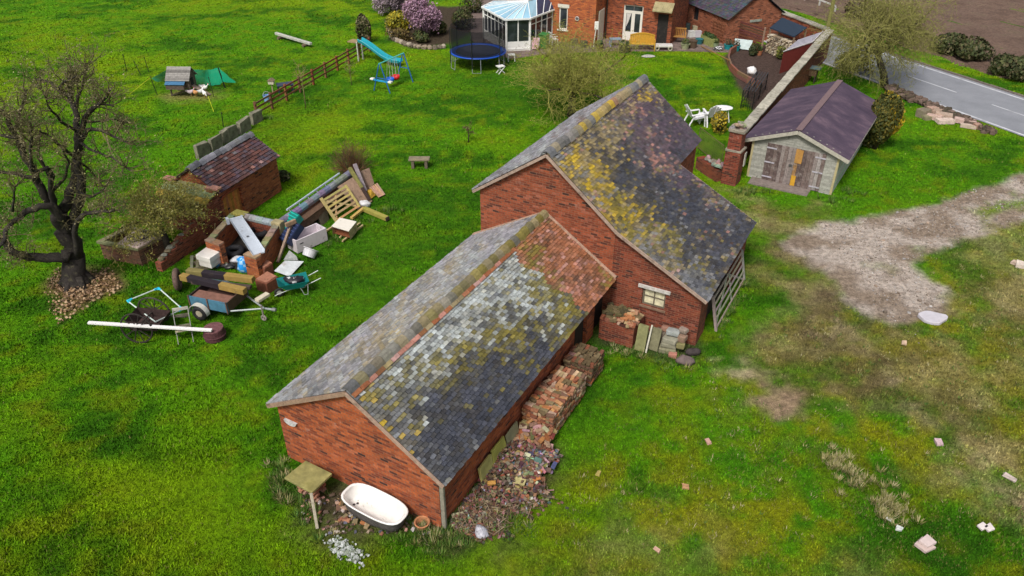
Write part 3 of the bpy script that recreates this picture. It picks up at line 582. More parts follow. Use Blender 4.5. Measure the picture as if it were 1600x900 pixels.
b = MB(); ridge(b, (au, -.01, zu+.04), (au, Lu, zu+.04), .33, .19, .17, rc, WU, 8); b.build('ridge_tiles', M_TILE, ub)
for (p0, p1) in (((au, -.02, zu-.06), (ak, -.02, zk-.05)), ((ak, -.022, zk-.05), (ar-.03, -.022, zar-.03)), ((au, -.02, zu-.06), (aul+.02, -.02, zul-.04)), ((au, Lu+.01, zu-.04), (ak, Lu+.01, zk-.04)), ((ak, Lr+.01, zk-.04), (ar, Lr+.01, zar-.04))):
    b = MB((.34, .25, .2)); b.bar(p0, p1, .05, .085); b.build('bargeboard', M_WOOD, ub)
b = MB((.09, .04, .03)); b.bx((wr_-.02, .15, urz(wr_)-.2), (wr_+.03, Lr-.1, urz(wr_)-.13)); b.build('wall_plate', M_WOOD, ub)
BUILT.append(foot(WU, wl_, wm_, .1, Lu)); BUILT.append(foot(WU, wm_, wr_, .1, Lr))
# ================================================================== TREES AND SHRUBS
def rv(r, k=1): return Vector((r.uniform(-k, k), r.uniform(-k, k), r.uniform(-k, k)))
def grow(mb, leaf, p, d, L, r0, lvl, r, wig=.28, up=.08, kids=(3, 5), shrink=.62, maxl=3, sides=5, cut=.01, spread=.9, droop=0):
    n = 5 if lvl < maxl else 3; pts = [p.copy()]; rad = [r0]; d = d.normalized()
    for i in range(n):
        d = (d+rv(r, wig)+Vector((0, 0, up-droop*i/n))).normalized(); p = p+d*(L/n); pts.append(p.copy()); rad.append(max(cut*.6, r0*(1-.75*(i+1)/n)))
    mb.tube(pts, rad, max(3, sides-lvl), cap=False)
    if lvl >= maxl:
        for q in pts[1:]: leaf.append((q, lvl))
        return
    for k in range(r.randint(*kids)):
        t = r.uniform(.25, 1); i = min(n-1, int(t*n)); q = pts[i].lerp(pts[i+1], t*n-i); dd = (pts[i+1]-pts[i]).normalized()
        side = rv(r).cross(dd)
        if side.length < .05: continue
        grow(mb, leaf, q, dd*(1.1-spread*.5)+side.normalized()*spread, L*shrink*r.uniform(.7, 1.25), max(cut, rad[i]*.6), lvl+1, r, wig, up, kids, shrink, maxl, sides, cut, spread, droop)
def leaves(mb, pts, r, size, per, cols, spread, flat=0):
    for q, _ in pts:
        for k in range(per):
            c = q+rv(r, spread); a = rv(r).normalized(); b = a.orthogonal().normalized(); s = size*r.uniform(.6, 1.4); e = a.cross(b)
            mb.add([c-b*s-e*s*.5, c+b*s-e*s*.5, c+b*s*.7+e*s*.6, c-b*s*.7+e*s*.6], [(0, 1, 2, 3)], r.choice(cols))
def plant(name, label, cat, loc, trunk, crown, lf=None, group=None, tm=None):
    t = thing(name, label, cat, loc, 0, group); trunk.build('trunk', tm or M_BARK, t, smooth=True); c = crown.build('crown', M_LEAF, t)
    return t
def leafblob(mb, r, c, size, n, s, cols, hollow=.75):      # foliage through an ellipsoid's volume, uneven outline
    bumps = [(rv(r).normalized(), r.uniform(.12, .4)) for _ in range(9)]
    for k in range(n):
        u = rv(r).normalized(); k_ = 1+sum(w*max(0, u.dot(b))**6 for b, w in bumps)-.18; rad = (hollow+(1-hollow)*r.random()) if r.random() < .8 else r.uniform(.3, 1); rad *= k_
        p = Vector(c)+Vector((u.x*size[0], u.y*size[1], u.z*size[2]))*rad; a = (u+rv(r, .9)).normalized(); b = a.orthogonal().normalized(); e = a.cross(b); ss = s*r.uniform(.5, 1.5)
        mb.add([p-b*ss-e*ss*.5, p+b*ss-e*ss*.5, p+b*ss*.6+e*ss*.7, p-b*ss*.6+e*ss*.7], [(0, 1, 2, 3)], r.choice(cols))
# ---- the old bare tree on the left
def big_tree():
    r = random.Random(5); base = G(121, 441); Y = base.y; tr = MB((.032, .027, .024)); lf = []; tw = MB((.13, .11, .05))
    t = thing('old_tree', 'big old bare gnarled tree with dark twisting limbs at the left edge', 'tree', base)
    def lim(pts, r0, r1, dy=0, dy1=None):
        n = len(pts); dy1 = dy if dy1 is None else dy1; P = [V(x, y, Y+dy+(dy1-dy)*i/(n-1))-base for i, (x, y) in enumerate(pts)]
        Q = []
        for i in range(n-1):
            for k in range(3): Q.append(P[i].lerp(P[i+1], k/3)+(rv(r, .06*r0/.2) if k else Vector()))
        Q.append(P[-1]); m = len(Q); tr.tube(Q, [(r0+(r1-r0)*(i/(m-1))**.8)*(.95 if r0 > .3 else .88) for i in range(m)], 8 if r0 > .12 else 6); return Q
    tr.tube([(0, 0, -.15), (0, 0, .12), (.0, .02, .45), V(116, 398, Y)-base], [.62, .47, .38, .34], 12)
    for k in range(6):
        a = k*1.05+.3; tr.tube([(.26*math.cos(a), .26*math.sin(a), .3), (.45*math.cos(a), .45*math.sin(a), .06), (.7*math.cos(a), .7*math.sin(a), -.06)], [.17, .12, .04], 6)
    L = []
    L.append(lim([(116, 402), (108, 375), (97, 348), (92, 335)], .34, .27))
    L.append(lim([(92, 338), (75, 312), (56, 280), (40, 248), (28, 215), (12, 182), (2, 172)], .2, .05, 0, -.9))
    L.append(lim([(38, 245), (22, 205), (30, 180), (36, 160), (42, 140)], .1, .03, -.3, -1.2))
    L.append(lim([(95, 340), (108, 312), (117, 280), (121, 245), (122, 205), (117, 170), (110, 155), (92, 140), (72, 127), (54, 122)], .22, .03, .1, 1.2))
    L.append(lim([(121, 240), (125, 205), (137, 178), (152, 165), (166, 152), (173, 138)], .14, .03, .3, -.6))
    L.append(lim([(136, 180), (156, 162), (178, 166)], .07, .025, .1, -.5))
    L.append(lim([(124, 225), (136, 203), (160, 204), (178, 214), (200, 222)], .1, .025, .4, -1.5))
    L.append(lim([(117, 170), (122, 150), (129, 138), (130, 124)], .08, .025, .8, .5)); L.append(lim([(117, 168), (108, 150), (112, 130), (135, 108), (136, 98)], .08, .02, .8, 1.8))
    L.append(lim([(83, 322), (80, 300), (82, 275), (74, 262), (52, 272), (48, 240), (50, 215), (46, 190)], .13, .025, -.2, -2))
    L.append(lim([(108, 375), (112, 350), (126, 310), (127, 285), (121, 250)], .24, .14, .2, .1))
    L.append(lim([(97, 345), (82, 322), (62, 322), (38, 332), (20, 346), (8, 362), (6, 378)], .16, .07, -.3, -1.6))
    L.append(lim([(110, 402), (90, 402), (60, 402), (35, 398), (12, 384), (-10, 360)], .24, .12, -.3, -.8)); L.append(lim([(6, 378), (-10, 395), (-40, 400)], .08, .04, -1.6, -2))
    L.append(lim([(122, 398), (117, 368), (121, 345), (133, 333), (155, 331), (178, 328)], .13, .05, -.3, -1.4))
    L.append(lim([(121, 250), (100, 232), (80, 215), (62, 205)], .08, .025, .2, -1.2)); L.append(lim([(56, 280), (30, 272), (0, 268), (-30, 262)], .09, .03, -.5, -1)); L.append(lim([(28, 215), (-5, 210), (-40, 180)], .08, .03, -1, -1))
    L.append(lim([(120, 300), (140, 308), (158, 300), (170, 285)], .07, .02, -.2, -1.6)); L.append(lim([(80, 300), (100, 280), (108, 255), (98, 232)], .07, .02, -.3, -1.8))
    L.append(lim([(20, 330), (22, 300), (30, 280)], .05, .02, -1.4, -1.8)); L.append(lim([(90, 140), (100, 128), (120, 118)], .05, .02, 1, 0)); L.append(lim([(122, 205), (95, 190), (75, 165), (70, 150)], .07, .02, .6, -.8))
    L.append(lim([(124, 222), (146, 236), (176, 246), (206, 268)], .06, .02, .2, -1.8)); L.append(lim([(121, 250), (138, 262), (160, 290)], .06, .02, .2, .8)); L.append(lim([(82, 290), (60, 240), (62, 205)], .06, .02, -.2, .6)); L.append(lim([(128, 190), (150, 190), (175, 186), (195, 190)], .05, .02, .2, .8))
    for i, Q in enumerate(L[1:]):
        n = len(Q)
        for k in range(int(n*1.2)):
            j = int(n*(.3+.7*r.random()**.8)); j = min(j, n-2); d = (Q[j+1]-Q[j]).normalized(); s = rv(r).cross(d)
            if s.length < .1: continue
            grow(tw, lf, Q[j], d*.5+s.normalized()*.9+Vector((0, 0, .25)), r.uniform(.4, .95), .024, 1, r, .5, .1, (3, 4), .6, 3, 4, .006, 1.0)
    leaves(tw, [q for q in lf if r.random() < .55], r, .02, 1, [(.32, .28, .15), (.28, .26, .1), (.2, .18, .1), (.17, .15, .085), (.1, .1, .035), (.2, .18, .12), (.15, .16, .05), (.06, .05, .035)], .07)
    tr.build('trunk', M_BARK, t, smooth=True); tw.build('crown', M_LEAF, t); print('bigtree', len(tw.f))
big_tree()
def bush_tree(name, label, loc, H, Rx, trunk_r, seed, n_limb, cols, twc, leafsize, per, lean=0, fork=.35, group=None, up=.05, L0=.55, kids=(3, 5), droop=0, maxl=3, spread=.9, cat='tree', barkc=(.05, .042, .03)):
    r = random.Random(seed); tr = MB(barkc); tw = MB(twc); lf = []; f = Vector((lean, 0, H*fork))
    tr.tube([(0, 0, -.1), (lean*.3, 0.02, H*fork*.4), f], [trunk_r*1.35, trunk_r, trunk_r*.85], 9)
    for k in range(n_limb):
        a = 2*PI*k/n_limb+r.uniform(-.3, .3); el = r.uniform(.25, 1.15) if k % 3 else r.uniform(1.0, 1.5)
        d = Vector((math.cos(a)*math.cos(el), math.sin(a)*math.cos(el), math.sin(el)*1.0)); Lm = Rx*L0*r.uniform(.8, 1.25) if el < 1 else (H*(1-fork))*L0*r.uniform(.7, 1.1)
        Q = [f]; dd = d
        for i in range(4): dd = (dd+rv(r, .22)).normalized(); Q.append(Q[-1]+dd*Lm/4)
        tr.tube(Q, [trunk_r*.6, trunk_r*.5, trunk_r*.4, trunk_r*.3, trunk_r*.2], 6)
        for i in range(1, 5):
            for m in range(3):
                s = rv(r).cross(dd)
                if s.length > .1: grow(tw, lf, Q[i], dd*.6+s.normalized(), Rx*.42*r.uniform(.7, 1.3), trunk_r*.2, 1, r, .35, up, kids, .6, maxl, 5, .008, spread, droop)
    leaves(tw, lf, r, leafsize, per, cols, leafsize*3.2); print(name, len(tw.f))
    return plant(name, label, 'tree' if cat == 'tree' else cat, loc, tr, tw, group=group)
# lichened tree in front of the outhouse
bush_tree('lichened_tree', 'small twisted tree with yellow lichen and tiny leaves above the stone trough', G(266, 396), 2.9, 2.4, .12, 21, 8, [(.36, .33, .06), (.42, .38, .09), (.27, .27, .04), (.42, .39, .15), (.2, .2, .03)], (.28, .255, .07), .028, 2, lean=-.1, fork=.45, kids=(3, 4), up=-.01, droop=.15)
bush_tree('apple_tree', 'rounded olive green fruit tree on the lawn behind the tall barn', G(893, 182), 3.5, 4.3, .2, 31, 13, [(.25, .28, .03), (.3, .31, .05), (.18, .21, .025), (.28, .27, .06)], (.21, .205, .045), .026, 1, fork=.5, kids=(4, 6), up=.05, L0=.62)
bpy.data.objects['apple_tree'].scale = (1, 1, .74)
bush_tree('willow_tree', 'tall loose willow with pale drooping twigs standing beside the road', G(1383, 136), 5.2, 4.6, .19, 41, 12, [(.22, .23, .04), (.18, .2, .03), (.25, .25, .06), (.13, .15, .025)], (.2, .19, .055), .024, 1, fork=.36, kids=(4, 6), up=.0, droop=.35, L0=.58, lean=-.9)
# bushes
def bush(name, label, px, py, size, n, s, cols, seed, cat='bush', group=None, stems=True, zc=.9, loc=None):
    r = random.Random(seed); c = MB(); tr = MB((.06, .045, .03)); l = loc or G(px, py)
    for k in range(9):
        a = r.uniform(0, 6.3); tr.tube([(.1*math.cos(a), .1*math.sin(a), -.05), (size[0]*.4*math.cos(a), size[1]*.4*math.sin(a), size[2]*.9), (size[0]*.6*math.cos(a), size[1]*.6*math.sin(a), size[2]*1.5)], [.04, .025, .008], 4)
    leafblob(c, r, (0, 0, size[2]*zc), size, n, s, cols)
    return plant(name, label, cat, l, tr, c, group=group)
def twigbush(name, label, px, py, h, w, n, col, tip, seed, cat='bush', loc=None):
    r = random.Random(seed); c = MB(); tr = MB(col); l = loc or G(px, py); lf = []
    for k in range(n):
        a = r.uniform(0, 6.3); e = r.uniform(.35, 1.5); d = Vector((math.cos(a)*math.cos(e)*w, math.sin(a)*math.cos(e)*w, math.sin(e)*h)); L = d.length*r.uniform(.7, 1.05); c.col = tuple(q*r.uniform(.6, 1.5) for q in (col if r.random() < .6 else tip))
        grow(c, lf, Vector((.1*math.cos(a), .1*math.sin(a), -.03)), d, L, .014, 2, r, .2, .04, (3, 5), .5, 3, 5, .006, .7)
    for k in range(8): a = k*.8; tr.tube([(0, 0, -.05), (.15*math.cos(a), .15*math.sin(a), h*.4)], [.03, .015], 5)
    return plant(name, label, cat, l, tr, c)
twigbush('dormant_bush', 'reddish brown leafless bush behind the heaped boards', 552, 272, 1.35, 1.1, 170, (.1, .05, .03), (.16, .1, .04), 3)
bush('golden_conifer', 'dense conifer with golden yellow side beside the wooden garage', 1366, 232, (.85, .85, 1.25), 5200, .06, [(.055, .06, .012), (.035, .045, .01), (.12, .1, .015), (.07, .075, .012)], 6, 'conifer', zc=.95)
# yellow flush on the conifer's outer side
cf = bpy.data.objects['golden_conifer']; cf.scale = (.9, .9, 1.12); r = random.Random(66); b = MB(); leafblob(b, r, (.35, .0, 1.4), (.6, .75, 1.05), 2300, .06, [(.5, .34, .02), (.4, .28, .02), (.24, .19, .02)], .8); g_ = b.build('golden_shoots', M_LEAF, cf)
ROADDECK = [(1482, 84, 1.0, .75), (1515, 94, .95, .7), (1568, 116, .8, .65), (1594, 124, .9, .7), (1345, 28, 1.3, .7)]
HL = ['first dark hedge bush right of the willow beyond the road', 'dark hedge bush at the right end of the pair beyond the road', 'low dark bush on the verge nearer the right photo edge', 'dark green bush on the far verge cut by the right photo edge', 'brownish hedge bush on the verge near the utility pole']
for i, (px, py, sz, h) in enumerate(ROADDECK):
    bush('hedge_bush', HL[i], px, py, (sz*1.25, sz, h), 1900, .075, [(.045, .06, .018), (.07, .08, .025), (.035, .045, .015), (.1, .085, .04)] if i < 4 else [(.12, .08, .05), (.08, .06, .04), (.1, .09, .04)], 80+i, group='hedge bushes along the far verge')
# saplings on the left lawn
def sapling(label, px, py, h, col, seed, dead=False, cat='sapling'):
    r = random.Random(seed); tr = MB(col); tw = MB(tuple(c*1.3 for c in col)); lf = []; b = G(px, py)
    tr.tube([(0, 0, -.05), (.02, 0, h*.5), (-.02, .02, h)], [.035, .028, .012], 6)
    for k in range(9): a = k*2.4; grow(tw, lf, Vector((0, 0, h*r.uniform(.5, .98))), Vector((math.cos(a), math.sin(a), .7)), h*.33, .012, 2, r, .25, .1, (2, 4), .6, 3, 4, .006)
    leaves(tw, lf, r, .03, 2, [(.16, .11, .05), (.13, .13, .04)], .06); return plant('young_tree', label, cat, b, tr, tw)
sapling('thin young tree with pale trunk standing before the rail fence', 478, 169, 1.9, (.22, .17, .08), 1)
sapling('slender sapling on the lawn between rail fence and swing', 549, 133, 1.15, (.16, .15, .06), 2)
sapling('tiny dark stunted shrub alone on the middle lawn', 732, 222, .75, (.06, .05, .035), 3)
# flower bed by the trampoline
bush('yellow_bush', 'round yellow leaved bush at the end of the flower bed', 622, 46, (.95, .95, .75), 2600, .06, [(.42, .32, .02), (.3, .27, .02), (.22, .22, .02), (.12, .13, .02)], 11)
bush_tree('blossom_tree', 'pink blossoming cherry tree over the raised flower bed', G(660, 57), 3.0, 1.35, .1, 51, 9, [(.42, .25, .36), (.5, .33, .44), (.3, .17, .26), (.2, .12, .13)], (.09, .06, .06), .05, 4, fork=.3, kids=(3, 5))
bush_tree('blossom_tree', 'paler weeping blossom tree left of the bright pink cherry', G(612, 22), 2.6, 1.6, .09, 52, 8, [(.42, .34, .4), (.34, .26, .32), (.25, .2, .2)], (.12, .1, .09), .05, 3, fork=.3, kids=(3, 5), droop=.3)
for i, (px, py, sx, sz, lab) in enumerate([(625, 62, .8, .45, 'low bronze shrub under the yellow bush'), (685, 52, .7, .5, 'dark green shrub right of the pink cherry trunk'), (722, 45, .9, .8, 'dark evergreen shrub behind the trampoline net'), (740, 20, 1.0, .75, 'mixed green shrub beside the conservatory'), (660, 66, .6, .35, 'low green plants at the front of the flower bed')]):
    bush('bed_shrub', lab, px, py, (sx, sx*.8, sz), 900, .06, [(.05, .07, .015), (.03, .045, .012), (.09, .08, .03)] if i else [(.12, .08, .03), (.16, .12, .03), (.07, .06, .02)], 120+i, 'shrub', group='shrubs in the raised flower bed')
bush('ivy_post', 'overgrown ivy clad bush beside the top of the slide', 570, 66, (.5, .45, 1.05), 1800, .06, [(.05, .06, .015), (.09, .08, .03), (.2, .17, .1), (.035, .04, .012)], 19)
bush('forsythia', 'bright yellow flowering bush behind the brick gate pier', 1122, 205, (.45, .45, .6), 900, .045, [(.5, .36, .02), (.36, .28, .03), (.2, .18, .03), (.1, .1, .02)], 14)
bush('leafy_plant', 'small leafy plant at the corner of the tiled outhouse', 443, 282, (.28, .28, .28), 260, .05, [(.06, .09, .02), (.16, .16, .08), (.03, .05, .015)], 15, 'plant')

bush('climbing_shrub', 'yellow green straggly shrub growing in front of the split firewood', 1219, 92, (.4, .35, .5), 420, .05, [(.12, .14, .02), (.2, .2, .04), (.06, .08, .02)], 141, 'shrub'); bush('dark_shrub', 'dark evergreen shrub in front of the slatted screen', 1177, 86, (.4, .35, .42), 500, .05, [(.02, .035, .012), (.04, .055, .018), (.06, .06, .02)], 142, 'shrub')
bush('overgrown_hedge', 'brown green thicket under the willow behind the garage', 1330, 112, (1.3, .9, .7), 1500, .06, [(.12, .12, .03), (.08, .08, .02), (.17, .15, .06), (.1, .07, .03)], 143, 'thicket')
# ================================================================== HOUSE, GARDEN WALL, GARAGE
def frame(o, a): return Matrix.Translation(Vector((o[0], o[1], 0))) @ Matrix.Rotation(a, 4, 'Z')
def loc(Wm, px, py, z=0): return Wm.inverted() @ G(px, py, z)
def onwall(Wm, px, py, y): return Wm.inverted() @ RP(px, py, Wm @ Vector((0, y, 0)), Wm.to_3x3() @ Vector((0, 1, 0)))
def leaf_frame(mb, x0, x1, z0, z1, y0, y1, F):
    mb.bx((x0, y0, z0), (x0+F, y1, z1)); mb.bx((x1-F, y0, z0), (x1, y1, z1)); mb.bx((x0+F, y0, z0), (x1-F, y1, z0+F)); mb.bx((x0+F, y0, z1-F), (x1-F, y1, z1))
BRK_H = brick('brick_house', c1=(.44, .12, .035), c2=(.34, .08, .03), dark=(.14, .05, .03), darkamt=.35)
M_GLASS = glass('window_glass')
HP = G(863, 64); HQ = G(928, 72); HA = ang(HP, HQ); WH = frame(HP, HA); HL1 = (HQ-HP).length
q = loc(WH, 945, 60); HD = max(1.3, q.y); dq0 = onwall(WH, 973, 40, HD); dq1 = onwall(WH, 1003, 40, HD)
print('house', HL1, HD, dq0.x, dq1.x)
house = thing('brick_house', 'orange brick house with white window and french doors at the top of the photo', 'house', HP, HA)
wa = onwall(WH, 874, 12, 0); wb = onwall(WH, 886, 47, 0)
wx0, wx1, wz0, wz1 = wa.x, wb.x, .85, 2.25
b = MB(); b.wall(HL1+3.5, 4.9, .3, [(wx0+3.5, wx1+3.5, wz0, wz1)], x0=-3.5, y0=0)
b.bx((HL1-.3, .3, 0), (HL1, 6, 4.9)); b.bx((-3.5, 5.7, 0), (HL1-.3, 6, 4.9)); b.bx((-3.5, .3, 0), (-3.2, 5.7, 4.9)); b.build('wall', BRK_H, house)
dx0, dx1 = dq0.x, dq1.x; RX = onwall(WH, 1049, 45, HD).x
b = MB(); b.wall(RX-HL1-.002, 4.6, .3, [(dx0-HL1, dx1-HL1, .05, 2.35)], x0=HL1+.002, y0=HD); b.bx((RX-.3, HD+.3, 0), (RX, 6.5, 4.6)); b.build('wing_wall', brick('brick_wing', c1=(.3, .075, .028), c2=(.19, .045, .02), darkamt=.5), house)
b = MB((.7, .68, .6)); leaf_frame(b, wx0, wx1, wz0, wz1, .05, .13, .07); wn = b.build('window', M_WHITE, house)
b = MB(); b.bx((wx0+.07, .09, wz0+.07), (wx1-.07, .1, wz1-.07)); b.build('pane', M_GLASS, wn)
b = MB((.7, .68, .6)); b.bx((wx0-.1, -.07, wz0-.09), (wx1+.1, .05, wz0-.002)); b.build('sill', M_WHITE, wn)
b = MB((.62, .6, .52)); b.bx((wx0-.1, -.03, wz1+.002), (wx1+.1, .05, wz1+.22)); b.build('lintel', M_WHITE, wn)
fd = MB((.72, .7, .63)); y0 = HD+.06; leaf_frame(fd, dx0, dx1, .05, 2.35, y0, y0+.09, .06); xm = (dx0+dx1)/2
fd.bx((dx0+.06, y0, 1.93), (dx1-.06, y0+.09, 1.99)); frd = fd.build('french_door', M_WHITE, house)
for xa_, xb_ in ((dx0+.062, xm-.002), (xm+.002, dx1-.062)):
    b = MB((.72, .7, .63)); leaf_frame(b, xa_, xb_, .055, 1.925, y0+.012, y0+.07, .11); b.bx((xa_+.112, y0+.015, .17), (xb_-.112, y0+.065, .62)); b.build('door_leaf', M_WHITE, frd)
    b = MB(); b.bx((xa_+.1, y0+.035, .61), (xb_-.1, y0+.045, 1.82)); b.bx((xa_+.02, y0+.035, 1.99), (xb_-.02, y0+.045, 2.29)); b.build('pane', M_GLASS, frd)
b = MB((.55, .53, .5)); b.add([(dx0+.2, y0+.03, 1.8), (dx0+.5, y0+.03, 1.8), (dx0+.36, y0+.03, 1.3), (dx0+.2, y0+.03, .9)], [(0, 1, 2, 3)]); b.build('curtain', M_FABRIC, frd)
b = MB((.62, .6, .5)); b.bx((HL1+.002, HD*.30, .05), (HL1+.05, HD*.82, 2.1)); b.build('side_door', M_WHITE, house, bevel=.01)
b = MB((.03, .025, .02)); b.tube([(HL1+.1, HD-.1, .0), (HL1+.1, HD-.1, 4.6)], .05, 8); b.build('drainpipe', M_PLASTIC, house)
b = MB((.05, .045, .045)); b.gable([(-3.8, 4.85), (HL1+.3, 4.85), ((HL1-3.5)/2, 7.2)], -.25, 6.3); b.gable([(HL1+.302, 4.55), (RX+.25, 4.55), (RX+.25, 4.7), (HL1+.302, 6.2)], HD-.25, 6.8); b.build('roof', M_TILE, house)
b = MB((.5, .48, .45)); wq = onwall(WH, 902, 29, 0); b.torus((wq.x, -.04, wq.z), .12, .03, M=Matrix.Rotation(PI/2, 3, 'X')); b.box((wq.x, -.03, wq.z), (.14, .05, .14), col=(.12, .11, .11)); b.build('wall_ornament', M_METAL, house)
BUILT.append([tuple((WH @ Vector(k))[:2]) for k in ((-3.5, 0, 0), (HL1, 0, 0), (RX, HD, 0), (RX, 6, 0), (-3.5, 6, 0))])
# porch with dark doorway to the right of the french doors
po = onwall(WH, 1040, 40, HD); 
b = MB((.02, .018, .016)); b.bx((RX-.95, HD-.012, .03), (RX-.25, HD-.002, 2.0)); b.build('doorway', M_WOOD, house)
b = MB((.3, .26, .14)); b.add([(RX-1.25, HD-.55, 2.3), (RX+.05, HD-.55, 2.3), (RX+.05, HD, 2.75), (RX-1.25, HD, 2.75), (RX-1.25, HD-.55, 2.22), (RX+.05, HD-.55, 2.22), (RX+.05, HD, 2.67), (RX-1.25, HD, 2.67)], [(0, 1, 2, 3), (7, 6, 5, 4), (0, 4, 5, 1), (1, 5, 6, 2), (3, 7, 4, 0)]); b.build('porch_roof', M_TILE, house)
# annexe with slate roof
ca = G(1138, 30, 1.75); ea = G(1072, 3, 1.75); AA = ang(ea, ca); AL = (ca-ea).length; WA = frame(ea, AA)
an = thing('slate_annexe', 'low brick outbuilding with dark slate roof and trellis on its wall', 'outbuilding', (ea.x, ea.y, 0), AA)
AD = 4.6; AR = 3.3
b = MB(); b.wall(AL-.15, 1.68, .25, [(.75, 1.5, .75, 1.6)], y0=.15, x0=0); b.gable([(0, 0), (1, 0), (1, 1), (0, 1)], 0, .001)
b = MB(); b.wall(AL-.15, 1.68, .25, [(.75, 1.5, .75, 1.6)], y0=.15, x0=0)
gp = [(.401, 0), (AD-.15, 0), (AD-.15, 1.7), (AD/2, AR-.12), (.401, 1.78)]
for x0 in (0, AL-.4):
    n = len(gp); b.add([(x0, p[0], p[1]) for p in gp]+[(x0+.25, p[0], p[1]) for p in gp], [tuple(range(n))[::-1], tuple(range(n, 2*n))]+[(i, (i+1) % n, (i+1) % n+n, i+n) for i in range(n)])
b.build('wall', brick('brick_annexe', c1=(.3, .1, .05), c2=(.2, .06, .03), darkamt=.35, pale=.3), an)
b = MB((.05, .052, .062)); s_ = Vector((0, AD/2, AR-1.7)); b2 = MB()
r = random.Random(4); tiles(b2, (-.1, AD/2, AR), (1, 0, 0), -s_, AL+.15, s_.length, 26, 16, lambda p, u, v: tuple(k*r.uniform(.7, 1.5) for k in (.055, .056, .068)), WA, th=.014)
tiles(b2, (-.1, AD/2, AR), (1, 0, 0), Vector((0, AD/2, 1.7-AR)), AL+.15, s_.length, 26, 16, lambda p, u, v: tuple(k*r.uniform(.7, 1.5) for k in (.055, .056, .068)), WA, th=.014)
b2.slab([(-.08, AD/2, AR-.005), (AL+.03, AD/2, AR-.005), (AL+.03, 0.01, 1.695), (-.08, 0.01, 1.695)], .05, (.05, .045, .04)); b2.build('roof', M_TILE, an)
b = MB((.02, .018, .017)); b.bx((.75, .3, .75), (1.5, .32, 1.6)); b.build('window', M_GLASS, an)
b = MB((.24, .1, .05))
for k in range(7): b.bx((AL-1.75+k*.22, .1, .2), (AL-1.73+k*.22, .13, 1.4)); 
for k in range(6): b.bx((AL-1.8, .075, .25+k*.2), (AL-.35, .098, .27+k*.2))
b.build('trellis', M_TIMBER, an)
b = MB((.28, .3, .25)); b.bx((AL-.145, AD*.4, 1.35), (AL-.1, AD*.6, 1.5)); b.build('lintel', M_STONE, an)
